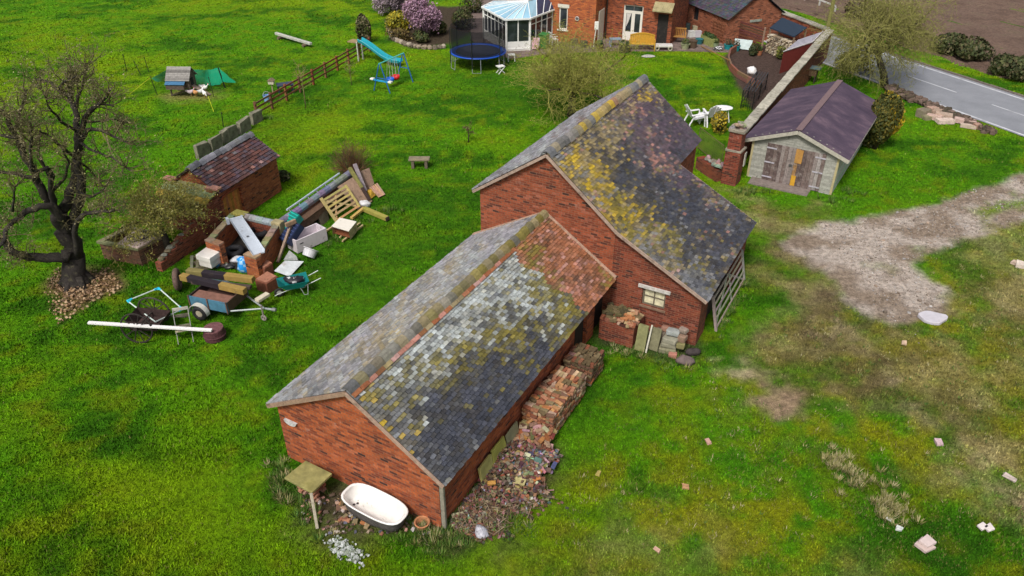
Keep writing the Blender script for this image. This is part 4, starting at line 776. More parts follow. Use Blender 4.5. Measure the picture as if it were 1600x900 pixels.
# conservatory
def conservatory():
    c0, c1, c2, c3 = G(756, 60), G(791, 81), G(828, 79), WH @ Vector((0, -.01, 0))
    bk = WH.to_3x3() @ Vector((0, 1, 0)); o = c1.copy(); t = thing('conservatory', 'white glazed conservatory with pale blue fan shaped roof against the brick house', 'conservatory', o)
    P = [c0+bk*1.8-o, c0-o, c1-o, c2-o, c3-o+Vector((.02, 0, 0))]; H = 2.05; B = .55
    for i in range(4):
        a, e = P[i], P[i+1]; d = (e-a); L = d.length; d /= L; nrm = Vector((d.y, -d.x, 0)); A = Matrix((d, -nrm, Vector((0, 0, 1)))).transposed()
        def bar(x0, x1, z0, z1, y0, y1, mb): mb.box(a+d*((x0+x1)/2)-nrm*((y0+y1)/2)+Vector((0, 0, (z0+z1)/2)), (x1-x0, y1-y0, z1-z0), M=A)
        f = MB((.72, .72, .68)); bb = .12 if i == 2 else B
        bar(.05, L-.05, 0, bb, .0, .12, f); f.build('dwarf_wall', M_WHITE, t)
        f = MB((.74, .74, .72)); bar(.05, L-.05, bb, bb+.06, -.02, .12, f); bar(.05, L-.05, H-.08, H, 0, .1, f)
        nn = 2 if i == 2 else max(2, round(L/.62))
        for k in range(nn+1): x = .05+(L-.1)*k/nn; bar(max(.0, x-.035), min(L, x+.035), bb+.06, H-.08, .01, .09, f)
        if i != 2: bar(.05, L-.05, 1.6, 1.65, .012, .088, f)
        else:
            for k in range(2): x0 = .05+(L-.1)*k/2; bar(x0+.03, x0+(L-.1)/2-.03, bb+.06, .62, .02, .07, f)
        f.build('window_frame', M_WHITE, t)
        f = MB(); bar(.06, L-.06, bb+.05, H-.07, .045, .055, f); f.build('pane', M_GLASS, t)
        f = MB((.74, .74, .72)); f.tube([a, a+Vector((0, 0, H))], .06, 6); f.build('corner_post', M_WHITE, t)
    ap = (P[2]+P[3])/2+bk*1.5+Vector((0, 0, 2.85)); rb = P[4]+bk*1.4+Vector((0, 0, 2.85)); rl = MB((.7, .7, .7)); E = [p+Vector((0, 0, H))+(p-(P[2]+P[3])/2-bk*1.5).normalized()*.12*Vector((1, 1, 0)).length/1.4 for p in P]
    rails = MB((.74, .76, .76)); pans = MB()
    segs = [(E[0], E[1], 3), (E[1], E[2], 4), (E[2], E[3], 3), (E[3], E[4], 4)]
    for si, (a, e, n) in enumerate(segs):
        for k in range(n):
            p0 = a.lerp(e, k/n); p1 = a.lerp(e, (k+1)/n)
            if si == 3: t0 = ap.lerp(rb, k/n); t1 = ap.lerp(rb, (k+1)/n)
            else: t0 = t1 = ap
            pans.add([p0, p1, t1, t0] if si == 3 else [p0, p1, t0], [(0, 1, 2, 3)] if si == 3 else [(0, 1, 2)], (.03, .05, .1) if si == 3 and k > 0 else r.choice([(.3, .5, .62), (.36, .56, .68), (.26, .46, .6)]))
            rails.tube([p0+Vector((0, 0, .02)), t0+Vector((0, 0, .03))], .028, 5)
        rails.bar(a, e, .09, .1)
    rails.tube([ap+Vector((0, 0, .04)), rb+Vector((0, 0, .04))], .06, 6); pans.build('roof_panel', paint('poly_roof', .15, 1.2, .25, 0, 0, spec=.6), t); rails.build('roof_rail', M_WHITE, t)
    tb = thing('garden_table', 'pale green round table seen inside the conservatory', 'table', o+Vector((1.2, 1.6, 0))); k = MB((.3, .45, .38)); k.lathe([(0, .72), (.5, .72), (.5, .75), (0, .75)], 20, cap=False); k.build('table_top', M_PLASTIC, tb); k = MB((.3, .45, .38)); k.tube([(0, 0, .0), (0, 0, .72)], .05, 8); k.build('leg', M_PLASTIC, tb)
    BUILT.append([tuple((p+o)[:2]) for p in P]+[tuple((P[4]+o+bk*2)[:2])])
conservatory()
# garden walls with coping
def longwall(name, label, p, q, h, T, m, cop):
    a = ang(p, q); L = (Vector(q)-Vector(p)).length; t = thing(name, label, 'wall', (p[0], p[1], 0), a)
    b = MB(); b.bx((0, -T/2, -.05), (L, T/2, h-.08)); b.build('brickwork', m, t)
    b = MB(); r = random.Random(3); n = max(2, int(L/.62))
    for i in range(n): k = r.uniform(.75, 1.2); b.box((L*(i+.5)/n, r.uniform(-.012, .012), h-.035), (L/n-.012, T+.14, .085), col=tuple(c*k for c in cop), jit=.008)
    b.build('coping', M_STONE, t, bevel=.012); return t
GW0, GW1, GW2 = G(1160, 203, 1.75), G(1297, 46, 1.75), G(1196, 8, 1.75)
longwall('garden_wall', 'long brick garden wall with pale coping running from gate pier to road', GW0, GW1, 1.75, .34, BRK_C, (.36, .34, .28))
dd_ = (GW2-GW1).normalized(); longwall('garden_wall', 'brick wall with pale coping beside the road behind the log store', GW1+dd_*.25, GW2, 1.75, .4, BRK_B, (.3, .28, .24))
# gate pier
pp_ = G(1141, 284); t = thing('gate_pier', 'tall crumbling red brick pier topped with rough stones next to garage', 'pier', pp_, R(-32))
b = MB(); b.box((0, 0, .75), (.66, .7, 1.55)); b.box((-.02, 0, 1.95), (.56, .58, .85)); b.build('brickwork', brick('brick_pier', c1=(.22, .045, .025), c2=(.14, .03, .02), darkamt=.4, pale=.75), t, bevel=.02)
b = MB((.28, .25, .2)); b.box((0, 0, 1.545), (.7, .74, .07), jit=.015); b.build('band_course', M_STONE, t); b = MB((.28, .25, .2)); b.box((0, 0, 2.42), (.66, .7, .1), jit=.02)
r = random.Random(8)
for k in range(14): b.blob((r.uniform(-.25, .25), r.uniform(-.25, .25), 2.5+.16*(k > 8)), (r.uniform(.09, .16), r.uniform(.08, .14), r.uniform(.06, .1)), .4, 7, 5, k, col=tuple(r.uniform(.8, 1.2)*c for c in (.3, .26, .21)))
b.build('cap_stones', M_STONE, t)
b = MB((.5, .48, .42)); b.box((.42, .15, 1.1), (.03, .22, .6)); b.build('notice_board', M_WOOD, t)
q0, q1 = G(1092, 262), G(1124, 283); t = thing('low_wall', 'broken low brick wall with loose stones between barn and gate pier', 'wall', q0, ang(q0, q1)); Lw = (q1-q0).length
b = MB(); b.bx((0, -.2, -.05), (Lw, .2, .55)); b.build('brickwork', BRK_C, t)
b = MB()
for k in range(16): b.blob((r.uniform(0, Lw), r.uniform(-.14, .14), .6+r.uniform(0, .14)), (r.uniform(.1, .17), r.uniform(.09, .14), r.uniform(.06, .12)), .45, 7, 5, k+30, col=tuple(r.uniform(.7, 1.2)*c for c in (.3, .25, .2)))
b.build('loose_stone', M_STONE, t)
q0, q1 = G(1090, 232), G(1126, 262); t = thing('mesh_gate', 'rusty wire mesh gate between tall barn and brick pier', 'gate', q0, ang(q0, q1)); Lw = (q1-q0).length
b = MB((.14, .11, .05)); b.tube([(0, 0, 0), (0, 0, 1.05), (Lw, 0, 1.05), (Lw, 0, 0)], .022, 6); b.tube([(0, 0, .08), (Lw, 0, .08)], .02, 6); b.build('gate_frame', M_RUST, t)
b = MB((.2, .16, .07)); 
for k in range(1, 12): b.tube([(Lw*k/12, 0, .08), (Lw*k/12, 0, 1.05)], .006, 4)
for k in range(1, 9): b.tube([(0, .004, .08+k*.11), (Lw, .004, .08+k*.11)], .006, 4)
b.build('wire_mesh', M_RUST, t)
# wooden garage
GP = G(1168, 275); GQ = G(1297, 305); GA = ang(GP, GQ)+R(.8); GWd = (GQ-GP).length; GL = 7.3; GE = 1.88; GR = 2.55
ga = thing('wooden_garage', 'timber garage with purplish felt roof and weathered double doors', 'garage', GP, GA)
def boards(mb, L, z0, z1, n, y, zfun=None, col=(.3, .3, .265), x0=0):
    for i in range(n):
        za, zb = z0+(z1-z0)*i/n, z0+(z1-z0)*(i+1)/n
        xa_, xb_ = (x0, x0+L) if not zfun else zfun((za+zb)/2)
        if xb_-xa_ < .05: continue
        k = U(.8, 1.2); mb.add([(xa_, y-.024, za), (xb_, y-.024, za), (xb_, y-.004, zb), (xa_, y-.004, zb), (xa_, y+.01, za), (xb_, y+.01, za)], [(0, 1, 2, 3), (4, 5, 1, 0)], tuple(c*k for c in col))
b = MB((.2, .19, .14)); b.gable([(0, 0), (GWd, 0), (GWd, GE-.02), (GWd/2, GR-.05), (0, GE-.02)], .012, GL-.012)
boards(b, .62, 0, 1.72, 15, 0); boards(b, .5, 0, 1.72, 15, 0, x0=GWd-.5); boards(b, 0, 1.72, GR-.08, 7, 0, lambda z: (max(0, (z-GE)/(GR-GE))*GWd/2, GWd-max(0, (z-GE)/(GR-GE))*GWd/2))
b.build('wall', M_WOOD, ga)
b = MB((.37, .39, .34))
for i in range(16):
    za, zb = (GE-.09)*i/16, (GE-.09)*(i+1)/16-.002
    for xx, sg in ((GWd, 1), (0, -1)): b.add([(xx+sg*.026, 0, za), (xx+sg*.026, GL, za), (xx+sg*.006, GL, zb), (xx+sg*.006, 0, zb)], [(0, 1, 2, 3) if sg > 0 else (3, 2, 1, 0)], tuple(c*U(.85, 1.15) for c in b.col))
b.build('side_cladding', M_WOOD, ga)
b = MB((.42, .36, .2)); b.bx((GWd-.05, -.04, 0), (GWd+.04, .03, GE)); b.bx((-.04, -.04, 0), (.05, .03, GE)); b.build('corner_post', M_TIMBER, ga)
doorw = (GWd-1.12)/2
for si in (0, 1):
    x0 = .62+si*doorw; d = MB(); n = 8
    for k in range(n):
        c = r.choice([(.1, .07, .065), (.15, .11, .1), (.24, .2, .19), (.07, .05, .047)])
        if (si == 0 and k == n-1) or (si == 1 and k == 0): c = (.3, .17, .07) if si else (.2, .17, .16)
        if si == 1 and k == n-2: c = (.32, .29, .28)
        xa_ = x0+doorw*k/n+.004; xb_ = x0+doorw*(k+1)/n-.004; d.bx((xa_, -.06-(k % 2)*.006, .05), (xb_, -.03, 1.72), col=c)
    do = d.build('door', paint('door_wood', .5, 12, .85, .3, .5, (.32, .28, .26)), ga)
    h = MB((.5, .48, .55))
    for z in (.18, .85, 1.5): xa_ = x0+.0 if si == 0 else x0+doorw-.42; h.bx((xa_, -.082, z), (xa_+.42, -.068, z+.06))
    h.build('hinge', M_METAL, do)
    if si == 1:
        k = MB((.55, .3, .03)); k.bx((x0+.01, -.086, .06), (x0+.2, -.068, .52)); k.build('repair_board', M_TIMBER, do)
        k = MB((.42, .22, .06)); k.bx((x0+.0, -.084, 1.1), (x0+.3, -.068, 1.7)); k.build('repair_board', M_TIMBER, do)
    else:
        k = MB((.1, .1, .1)); k.box((x0+doorw-.12, -.085, .95), (.14, .04, .07)); k.build('lock', M_METAL, do)
felt = NT('felt_roof'); p_ = felt.obj(); mpn = felt.n('ShaderNodeMapping'); felt.l(p_, mpn.inputs[0]); mpn.inputs['Scale'].default_value = (.6, 1.0, 1)
cf_ = felt.ramp(felt.noise(1.4, 8, .65, mpn.outputs[0]), [(.3, (.045, .032, .055)), (.5, (.075, .052, .08)), (.72, (.15, .1, .13))]); cf_ = felt.mix(1.0, cf_, felt.ramp(felt.noise(40, 4, .6), [(.3, g3(.75)), (.7, g3(1.3))]), 'MULTIPLY')
felt.bump(felt.noise(3, 6, .6), .35, .05); M_FELT = felt.out(cf_, .75)
b = MB(); ov = .42; zo = GE-ov*(GR-GE)/(GWd/2)
for sx in (0, 1):
    xe = -ov if sx == 0 else GWd+ov; o = [(GWd/2, -.18, GR+.02), (GWd/2, GL+.15, GR+.02), (xe, GL+.15, zo+.02), (xe, -.18, zo+.02)]; nx_, ny_ = 6, 14; vs_ = []; fs_ = []
    for i in range(nx_+1):
        for j in range(ny_+1): u_, v_ = i/nx_, j/ny_; vs_.append((GWd/2+(xe-GWd/2)*u_, -.18+(GL+.33)*v_, GR+.02+(zo-GR)*u_+U(-.008, .008)*(0 < i < nx_)))
    fs_ = [(i*(ny_+1)+j, i*(ny_+1)+j+1, (i+1)*(ny_+1)+j+1, (i+1)*(ny_+1)+j) for i in range(nx_) for j in range(ny_)]
    b.add(vs_, fs_); b.slab([Vector(k)-Vector((0, 0, .012)) for k in o], .04)
b.build('roof', M_FELT, ga, smooth=False)
b = MB((.17, .115, .12)); b.bx((GWd/2-.13, -.185, GR+.024), (GWd/2+.13, GL+.15, GR+.034)); b.build('ridge_strip', M_FABRIC, ga)
b = MB((.4, .38, .32)); b.bar((GWd/2, -.205, GR-.08), (-ov, -.205, zo-.08), .03, .15); b.bar((GWd/2, -.205, GR-.08), (GWd+ov, -.205, zo-.08), .03, .15); b.build('bargeboard', M_WOOD, ga); b = MB((.4, .38, .32)); b.bar((GWd/2, GL+.172, GR-.08), (GWd+ov, GL+.172, zo-.08), .03, .13); b.build('bargeboard', M_WOOD, ga)
b = MB((.3, .28, .25)); b.bx((GWd+ov-.02, -.17, zo-.1), (GWd+ov+.012, GL+.14, zo-.032)); b.build('fascia', M_WOOD, ga)
BUILT.append([tuple((frame(GP, GA) @ Vector(k))[:2]) for k in ((0, 0, 0), (GWd, 0, 0), (GWd, GL, 0), (0, GL, 0))])
wg = frame(GP, GA); b = MB((.2, .165, .15)); b.prism([(.25, -.75), (2.75, -.72), (2.75, -.03), (.2, -.03)], -.02, .045); tag(b.build('concrete_apron', M_STONE, loc=GP, rz=GA), 'cracked concrete step in front of the garage doors', 'slab')
BUILT.append([tuple((wg @ Vector(k))[:2]) for k in ((.25, -.75, 0), (2.75, -.72, 0), (2.75, 0, 0), (.2, 0, 0))])
# roadside rubble bank
q0, q1 = G(1390, 142), G(1545, 207); t_ = (q1-q0); b = MB(); r = random.Random(5)
for k in range(150):
    s = r.random(); p = q0+t_*s; b.blob((p.x+r.uniform(-.22, .22)-q0.x, p.y+r.uniform(-.22, .22)-q0.y, r.uniform(0, .25)*(1-.5*s)), (r.uniform(.14, .3), r.uniform(.14, .25), r.uniform(.1, .2)), .5, 7, 5, k, col=r.choice([(.09, .065, .05), (.13, .09, .07), (.06, .05, .035), (.17, .12, .1)]))
tag(b.build('roadside_bank', M_STONE, loc=q0), 'low dark crumbling bank along the near edge of the road', 'bank')
# utility pole and far rail
p = G(1293, 44); t = thing('utility_pole', 'greenish wooden pole on the verge above the corner of the garden wall', 'pole', p); b = MB((.2, .19, .06)); b.tube([(0, 0, -.1), (0, 0, 7.2)], [.14, .1], 10); b.build('pole', M_WOOD, t); b = MB((.16, .12, .08)); b.box((0, 0, 6.8), (1.3, .09, .1)); b.build('crossarm', M_WOOD, t)
q0, q1 = G(1235, -8), G(1304, 19); t = thing('white_rail', 'white low rail at the field edge left of the utility pole', 'rail', q0, ang(q0, q1)); L_ = (q1-q0).length
b = MB((.55, .55, .53)); b.bar((0, 0, .45), (L_, 0, .45), .07, .1); b.build('rail', M_WHITE, t)
for k in range(4): b = MB((.5, .5, .48)); b.bx((L_*k/3-.05, -.05, -.05), (L_*k/3+.05, .05, .397)); b.build('post', M_WHITE, t)
# ================================================================== GARDEN THINGS
def simple(name, label, cat, parts, loc, rz=0, group=None):
    t = thing(name, label, cat, loc, rz, group)
    for nm, mb, m, *bv in parts: mb.build(nm, m, t, bevel=bv[0] if bv else 0, smooth=bool(len(bv) > 1 and bv[1]))
    return t
# trampoline
def trampoline():
    c = G(747, 80, .85); c.z = 0; t = thing('trampoline', 'round blue edged trampoline with black safety net', 'trampoline', c); Rr = 1.68
    b = MB((.035, .042, .07)); b.lathe([(0, .85), (Rr-.22, .85)], 40, cap=False); b.build('jumping_mat', M_FABRIC, t)
    b = MB((.01, .07, .42)); b.lathe([(Rr-.3, .865), (Rr-.28, .895), (Rr+.05, .89), (Rr+.07, .85), (Rr-.25, .84)], 44, cap=False); b.build('edge_pad', M_PLASTIC, t, smooth=True)
    for k in range(6):
        a = k*PI/3+.35; x, y = math.cos(a)*Rr, math.sin(a)*Rr; a2 = a+.3; x2, y2 = math.cos(a2)*Rr, math.sin(a2)*Rr
        b = MB((.3, .32, .34)); b.tube([(x, y, .84), (x*1.04, y*1.04, .02), (x2*1.04, y2*1.04, .02), (x2, y2, .84)], .022, 6); b.build('leg', M_METAL, t)
        b = MB((.012, .012, .015)); b.tube([(x*1.05, y*1.05, .3), (x*1.05, y*1.05, 2.45)], .028, 6); b.build('net_pole', M_PLASTIC, t)
    n = NT('net'); tr = n.n('ShaderNodeBsdfTransparent'); mx = n.n('ShaderNodeMixShader'); n.p.inputs['Base Color'].default_value = (.01, .01, .015, 1); mx.inputs[0].default_value = .66; o = n.t.nodes['Material Output']; n.l(tr.outputs[0], mx.inputs[1]); n.l(n.p.outputs[0], mx.inputs[2]); n.l(mx.outputs[0], o.inputs[0])
    b = MB(); k = 36; b.add([(math.cos(2*PI*i/k)*Rr*.98, math.sin(2*PI*i/k)*Rr*.98, z) for z in (.9, 2.42) for i in range(k)], [(i, (i+1) % k, k+(i+1) % k, k+i) for i in range(k)]); b.build('safety_net', n.m, t)
trampoline()
# swing set
def swing():
    A0, A1, B1 = G(582, 143), G(612, 144), G(645, 124); w_ = (A1-A0); wd = w_.length; mid = (A0+A1)/2; tp = V(597, 100, mid.y); far = V(623, 81, B1.y); h = 1.6
    d = (G(633, 126)-mid); d.z = 0; Ls = d.length; rz = math.atan2(d.y, d.x); t = thing('swing_set', 'blue metal swing frame standing alone on the left lawn', 'swing', mid, rz)
    blue = (.01, .1, .4); hw = wd/2
    for k, x in enumerate((0, Ls)):
        for s in (-1, 1):
            b = MB(blue); b.tube([(x, s*hw, 0), (x, s*.04, h)], .03, 6); b.build('leg', M_PLASTIC, t)
        b = MB(blue); b.tube([(x, -hw*.52, h*.48), (x, hw*.52, h*.48)], .022, 6); b.build('cross_bar', M_PLASTIC, t)
    b = MB((.1, .55, .5)); b.tube([(-.05, 0, h), (Ls+.05, 0, h)], .035, 7); b.build('top_bar', M_PLASTIC, t)
    for x, c, nm in ((Ls*.38, (.01, .12, .6), 'blue bucket seat'), (Ls*.62, (.65, .015, .02), 'red bucket seat')):
        b = MB(c); b.lathe([(.0, .32), (.17, .33), (.22, .42), (.23, .56), (.19, .56), (.17, .44), (.0, .38)], 14, c=(x, 0, 0), cap=False); s_ = b.build('seat', M_PLASTIC, t, smooth=True); s_['label'] = nm
        b = MB((.5, .5, .42))
        for sx in (-.14, .14):
            for sy in (-.14, .14): b.tube([(x+sx, sy, .55), (x+sx*.6, sy*.2, h)], .009, 4)
        b.build('rope', M_FABRIC, t)
    b = MB((.02, .3, .6)); b.bar((0.02, -.55, .62), (.02, .55, .62), .09, .07); b.build('glider_bar', M_PLASTIC, t)
    for s in (-1, 1): b = MB((.75, .75, .68)); b.box((.02, s*.62, .65), (.2, .22, .1)); b.build('glider_seat', M_PLASTIC, t, bevel=.02)
swing()
def slide_thing():
    a = G(562, 63, 1.25); e = G(626, 97, .28); d = e-a; L = Vector((d.x, d.y, 0)).length; rz = math.atan2(d.y, d.x); t = thing('garden_slide', 'teal plastic slide coming down from the end of the rail fence', 'slide', (a.x, a.y, 0), rz)
    N = 14; pr = [(i/N*L, 1.25-(.97)*(math.sin(i/N*PI/2*1.0)**1.15)+.05*math.sin(i/N*PI*2.2)) for i in range(N+1)]; w_ = .24
    b = MB((.01, .3, .38)); vs_ = []
    for x, z in pr: vs_ += [(x, -w_, z+.15), (x, -w_+.04, z), (x, w_-.04, z), (x, w_, z+.15), (x, w_+.03, z+.12), (x, w_-.02, z-.05), (x, -w_+.02, z-.05), (x, -w_-.03, z+.12)]
    b.add(vs_, [(i*8+j, (i+1)*8+j, (i+1)*8+(j+1) % 8, i*8+(j+1) % 8) for i in range(N) for j in range(8)]+[tuple(range(8)), tuple(N*8+k for k in range(8))[::-1]]); b.build('chute', M_PLASTIC, t, smooth=False)
    for s in (-1, 1):
        b = MB((.5, .5, .45)); b.bx((-.1, s*.24-.035, 0), (-.03, s*.24+.035, 1.2)); b.build('post', M_WOOD, t); b = MB((.01, .25, .35)); b.tube([(L-.35, s*.18, .3), (L-.3, s*.22, 0)], .025, 6); b.build('leg', M_PLASTIC, t)
    b = MB((.3, .22, .12)); b.bx((-.75, -.3, 1.12), (-.1, .3, 1.18)); b.build('platform', M_WOOD, t)
slide_thing()
# post and rail fence
q0, q1 = G(402, 184), G(578, 80); t = thing('rail_fence', 'brown wooden post and rail fence leading up to the slide', 'fence', q0, ang(q0, q1)); L_ = (q1-q0).length
for k in range(10):
    x = L_*k/9; b = MB(tuple(c*U(.7, 1.3) for c in (.19, .075, .035))); b.bx((x-.06, -.05, -.1), (x+.06, .05, .88+U(-.03, .03))); b.build('post', M_TIMBER, t)
for z in (.28, .55, .8):
    b = MB((.22, .09, .045))
    for k in range(9): b.bar((L_*k/9-.05, -.07, z+U(-.015, .015)), (L_*(k+1)/9+.03, -.07, z+U(-.015, .015)), .035, .09, col=tuple(c*U(.75, 1.3) for c in b.col))
    b.build('rail', M_TIMBER, t)
# upright stone slabs
SL = [(318, 243, 26), (339, 232, 24), (354, 222, 16), (364, 216, 22), (383, 205, 26), (402, 191, 22)]
SLL = ['first upright grey stone slab, nearest the tiled outhouse', 'second upright slab from the outhouse end, leaning slightly', 'narrow broken upright slab in the middle of the stone row', 'upright slab with rough top right of the narrow broken one', 'wide upright grey slab, second from the rail fence', 'last upright slab touching the end of the rail fence']
for i, (px, py, wpx) in enumerate(SL):
    p = G(px, py); b = MB((.2, .19, .14)); w_ = wpx*p.y/1000*.95; b.add(*[[(x, y, z+(0 if z < .2 else U(-.08, .06))) for z in (-.1, .36, .62) for x, y in ((-w_/2+U(-.04, .04), -.1), (w_/2+U(-.04, .04), -.1), (w_/2+U(-.03, .03), .1), (-w_/2, .1))], [(0, 1, 5, 4), (1, 2, 6, 5), (2, 3, 7, 6), (3, 0, 4, 7), (4, 5, 9, 8), (5, 6, 10, 9), (6, 7, 11, 10), (7, 4, 8, 11), (8, 9, 10, 11)]])
    o = b.build('stone_slab', paint('slab_stone', .7, 4, .9, .5, .5, (.07, .075, .035)), loc=p, rz=ang(G(318, 243), G(402, 191))+U(-.1, .1), bevel=.02); tag(o, SLL[i], 'stone slab', 'upright slabs in a row')
# white beam on blocks
q0, q1 = G(431, 52, .3), G(486, 69, .25); t = thing('balance_beam', 'pale grey timber beam resting on two logs in the far left field', 'beam', (q0.x, q0.y, 0), ang(q0, q1)); L_ = Vector((q1.x-q0.x, q1.y-q0.y, 0)).length
b = MB((.42, .42, .38)); b.bar((0, 0, .3), (L_, 0, .27), .2, .16); b.build('beam', M_WOOD, t, bevel=.02)
for x in (.5, L_-.6): b = MB((.16, .12, .08)); b.tube([(x, -.25, .1), (x, .25, .1)], .11, 9); b.build('log_support', M_BARK, t)
# things behind the fence
p = G(447, 145); simple('picnic_table', 'small dark blue table in the field behind the rail fence', 'table', [('table_top', MB((.03, .04, .08)).box((0, 0, .5), (.9, .6, .05)), M_PLASTIC)]+[('leg', MB((.03, .04, .06)).bx((x-.03, y-.03, 0), (x+.03, y+.03, .475)), M_PLASTIC) for x in (-.38, .38) for y in (-.24, .24)], p, .4)
p = G(418, 158); simple('bucket', 'pale blue bucket on the grass behind the rail fence', 'bucket', [('pail', MB((.2, .35, .6)).lathe([(0, 0), (.16, 0), (.2, .34), (.18, .34), (.145, .03), (0, .03)], 14, cap=False), M_PLASTIC), ('handle', MB((.5, .5, .5)).torus((0, 0, .34), .19, .01, M=Matrix.Rotation(1.2, 3, 'X'), n=10, m=5, a1=PI), M_METAL)], p)
p = G(427, 147); simple('feeder', 'pale feeder box on a post behind the rail fence', 'bird feeder', [('post', MB((.3, .25, .15)).bx((-.03, -.03, 0), (.03, .03, .6)), M_WOOD), ('box', MB((.5, .47, .35)).box((0, 0, .68), (.3, .25, .18)), M_WOOD), ('roof', MB((.2, .15, .1)).gable([(-.2, .775), (.2, .775), (0, .9)], -.16, .16), M_WOOD)], p)
# chicken coop
def coop():
    a, e = G(266, 150), G(301, 149); t = thing('chicken_coop', 'grey slatted wooden chicken coop raised on legs in the far field', 'coop', a, ang(a, e)-.12); L_ = 1.25; D_ = 1.05
    b = MB((.12, .09, .07)); b.bx((.05, .05, .42), (L_-.05, D_-.05, .95)); b.add([(x, y, z) for x in (.05, L_-.05) for y, z in ((.05, .951), (D_-.05, .951), (D_/2, 1.42))], [(2, 1, 0), (3, 4, 5)]); b.build('wall', M_WOOD, t)
    b = MB((.2, .19, .18)); r = random.Random(2)
    for s in (0, 1):
        for k in range(9):
            f0, f1 = k/9, (k+1)/9-.015; y0, z0 = D_/2+(D_/2+.12)*f0*(1 if s else -1), 1.5-.62*f0; y1, z1 = D_/2+(D_/2+.12)*f1*(1 if s else -1), 1.5-.62*f1
            c = r.uniform(.7, 1.5); b.slab([(-.05, y0, z0), (L_+.05, y0, z0), (L_+.05, y1, z1), (-.05, y1, z1)], .025, col=tuple(q*c for q in b.col))
    b.build('roof', M_WOOD, t)
    b = MB((.05, .16, .3)); b.slab([(-.03, -.0, .9), (L_*.85, -.0, .9), (L_*.85, -.32, .74), (-.03, -.32, .74)], .03); b.build('nest_lid', M_METAL, t)
    b = MB((.1, .075, .06)); b.bx((0.0, -.27, .45), (L_*.8, .048, .72)); b.build('nest_box', M_WOOD, t)
    for x in (.08, L_-.08):
        for y in (.08, D_-.08): b = MB((.09, .07, .055)); b.bx((x-.035, y-.035, 0), (x+.035, y+.035, .42)); b.build('leg', M_WOOD, t)
    b = MB((.1, .08, .06)); b.bar((.08, .0, .05), (L_-.1, .0, .38), .04, .05); b.build('brace', M_WOOD, t)
    b = MB((.22, .17, .13)); b.bar((L_-.02, .4, .5), (L_+.95, .15, .03), .26, .03); b.build('ramp', M_WOOD, t)
    b = MB((.015, .014, .013)); b.bx((L_-.049, .3, .46), (L_-.03, .62, .9)); b.build('pop_hole', M_WOOD, t)
coop()
n = NT('green_net'); tr = n.n('ShaderNodeBsdfTransparent'); mx = n.n('ShaderNodeMixShader'); n.p.inputs['Base Color'].default_value = (.0, .36, .22, 1); mx.inputs[0].default_value = .72; n.l(tr.outputs[0], mx.inputs[1]); n.l(n.p.outputs[0], mx.inputs[2]); n.l(mx.outputs[0], n.t.nodes['Material Output'].inputs[0]); M_NET = n.m
def net(label, top, bot):
    b = MB(); m = len(top); o = top[0]; r = random.Random(9); rows = 5; P = []
    for j in range(rows):
        for i in range(m): p = top[i].lerp(bot[i], j/(rows-1)); P.append(p-Vector((o.x, o.y, 0))+rv(r, .035))
    b.add(P, [(j*m+i, j*m+i+1, (j+1)*m+i+1, (j+1)*m+i) for j in range(rows-1) for i in range(m-1)]); tag(b.build('green_netting', M_NET, loc=(o.x, o.y, 0), smooth=True), label, 'netting')
def spread_(a, b_, k): return [a.lerp(b_, i/(k-1)) for i in range(k)]
y1 = G(283, 142).y+.5; y2 = G(345, 137).y
net('turquoise green netting stretched right of the chicken coop', spread_(V(299, 108, y1), V(320, 109, y1+.3), 4)+spread_(V(326, 109, y1+.5), V(342, 106, y2), 4)+spread_(V(346, 109, y2), V(367, 127, y2-1), 4), spread_(V(301, 136, y1), V(318, 134, y1+.3), 4)+spread_(V(326, 133, y1+.5), V(343, 133, y2), 4)+spread_(V(347, 128, y2), V(368, 129, y2-1), 4))
net('turquoise green netting gathered left of the chicken coop', spread_(V(236, 122, y1-1.5), V(266, 106, y1), 7), spread_(V(243, 127, y1-1.5), V(266, 128, y1), 7))
SK = [(246, 148, 235, 120, 'thin black stake left of the coop holding the netting corner'), (334, 151, 326, 121, 'black stake on the bare patch right of the hens'), (352, 137, 341, 106, 'thick black stake holding up the right hand netting'), (198, 110, 192, 85, 'leftmost thin stake standing in the open field'), (221, 118, 209, 95, 'leaning thin stake, second from the left in the field'), (233, 113, 225, 89, 'third thin stake in the field left of the coop'), (349, 198, 346, 176, 'short thin stake behind the stone slab row')]
for bx_, by_, tx, ty, lab in SK:
    p = G(bx_, by_); e = V(tx, ty, p.y)-p; b = MB((.012, .014, .012)); b.tube([(0, 0, -.1), e], .022 if bx_ != 352 else .04, 5); b.tube([e*.985, e*1.0+Vector((0, 0, .012))], .034, 5); tag(b.build('net_stake', M_PLASTIC, loc=p), lab, 'stake', 'netting stakes')
for (a, e, lab) in (((235, 121), (203, 147), 'yellow green cord from the netting corner down to the left'), ((325, 150), (334, 175), 'yellow green cord running down from the hen patch')):
    p = G(*e); b = MB((.4, .45, .02)); b.tube([(0, 0, .01), V(a[0], a[1], p.y+.6)-p], .016, 4); tag(b.build('guy_cord', M_FABRIC, loc=p), lab, 'cord')
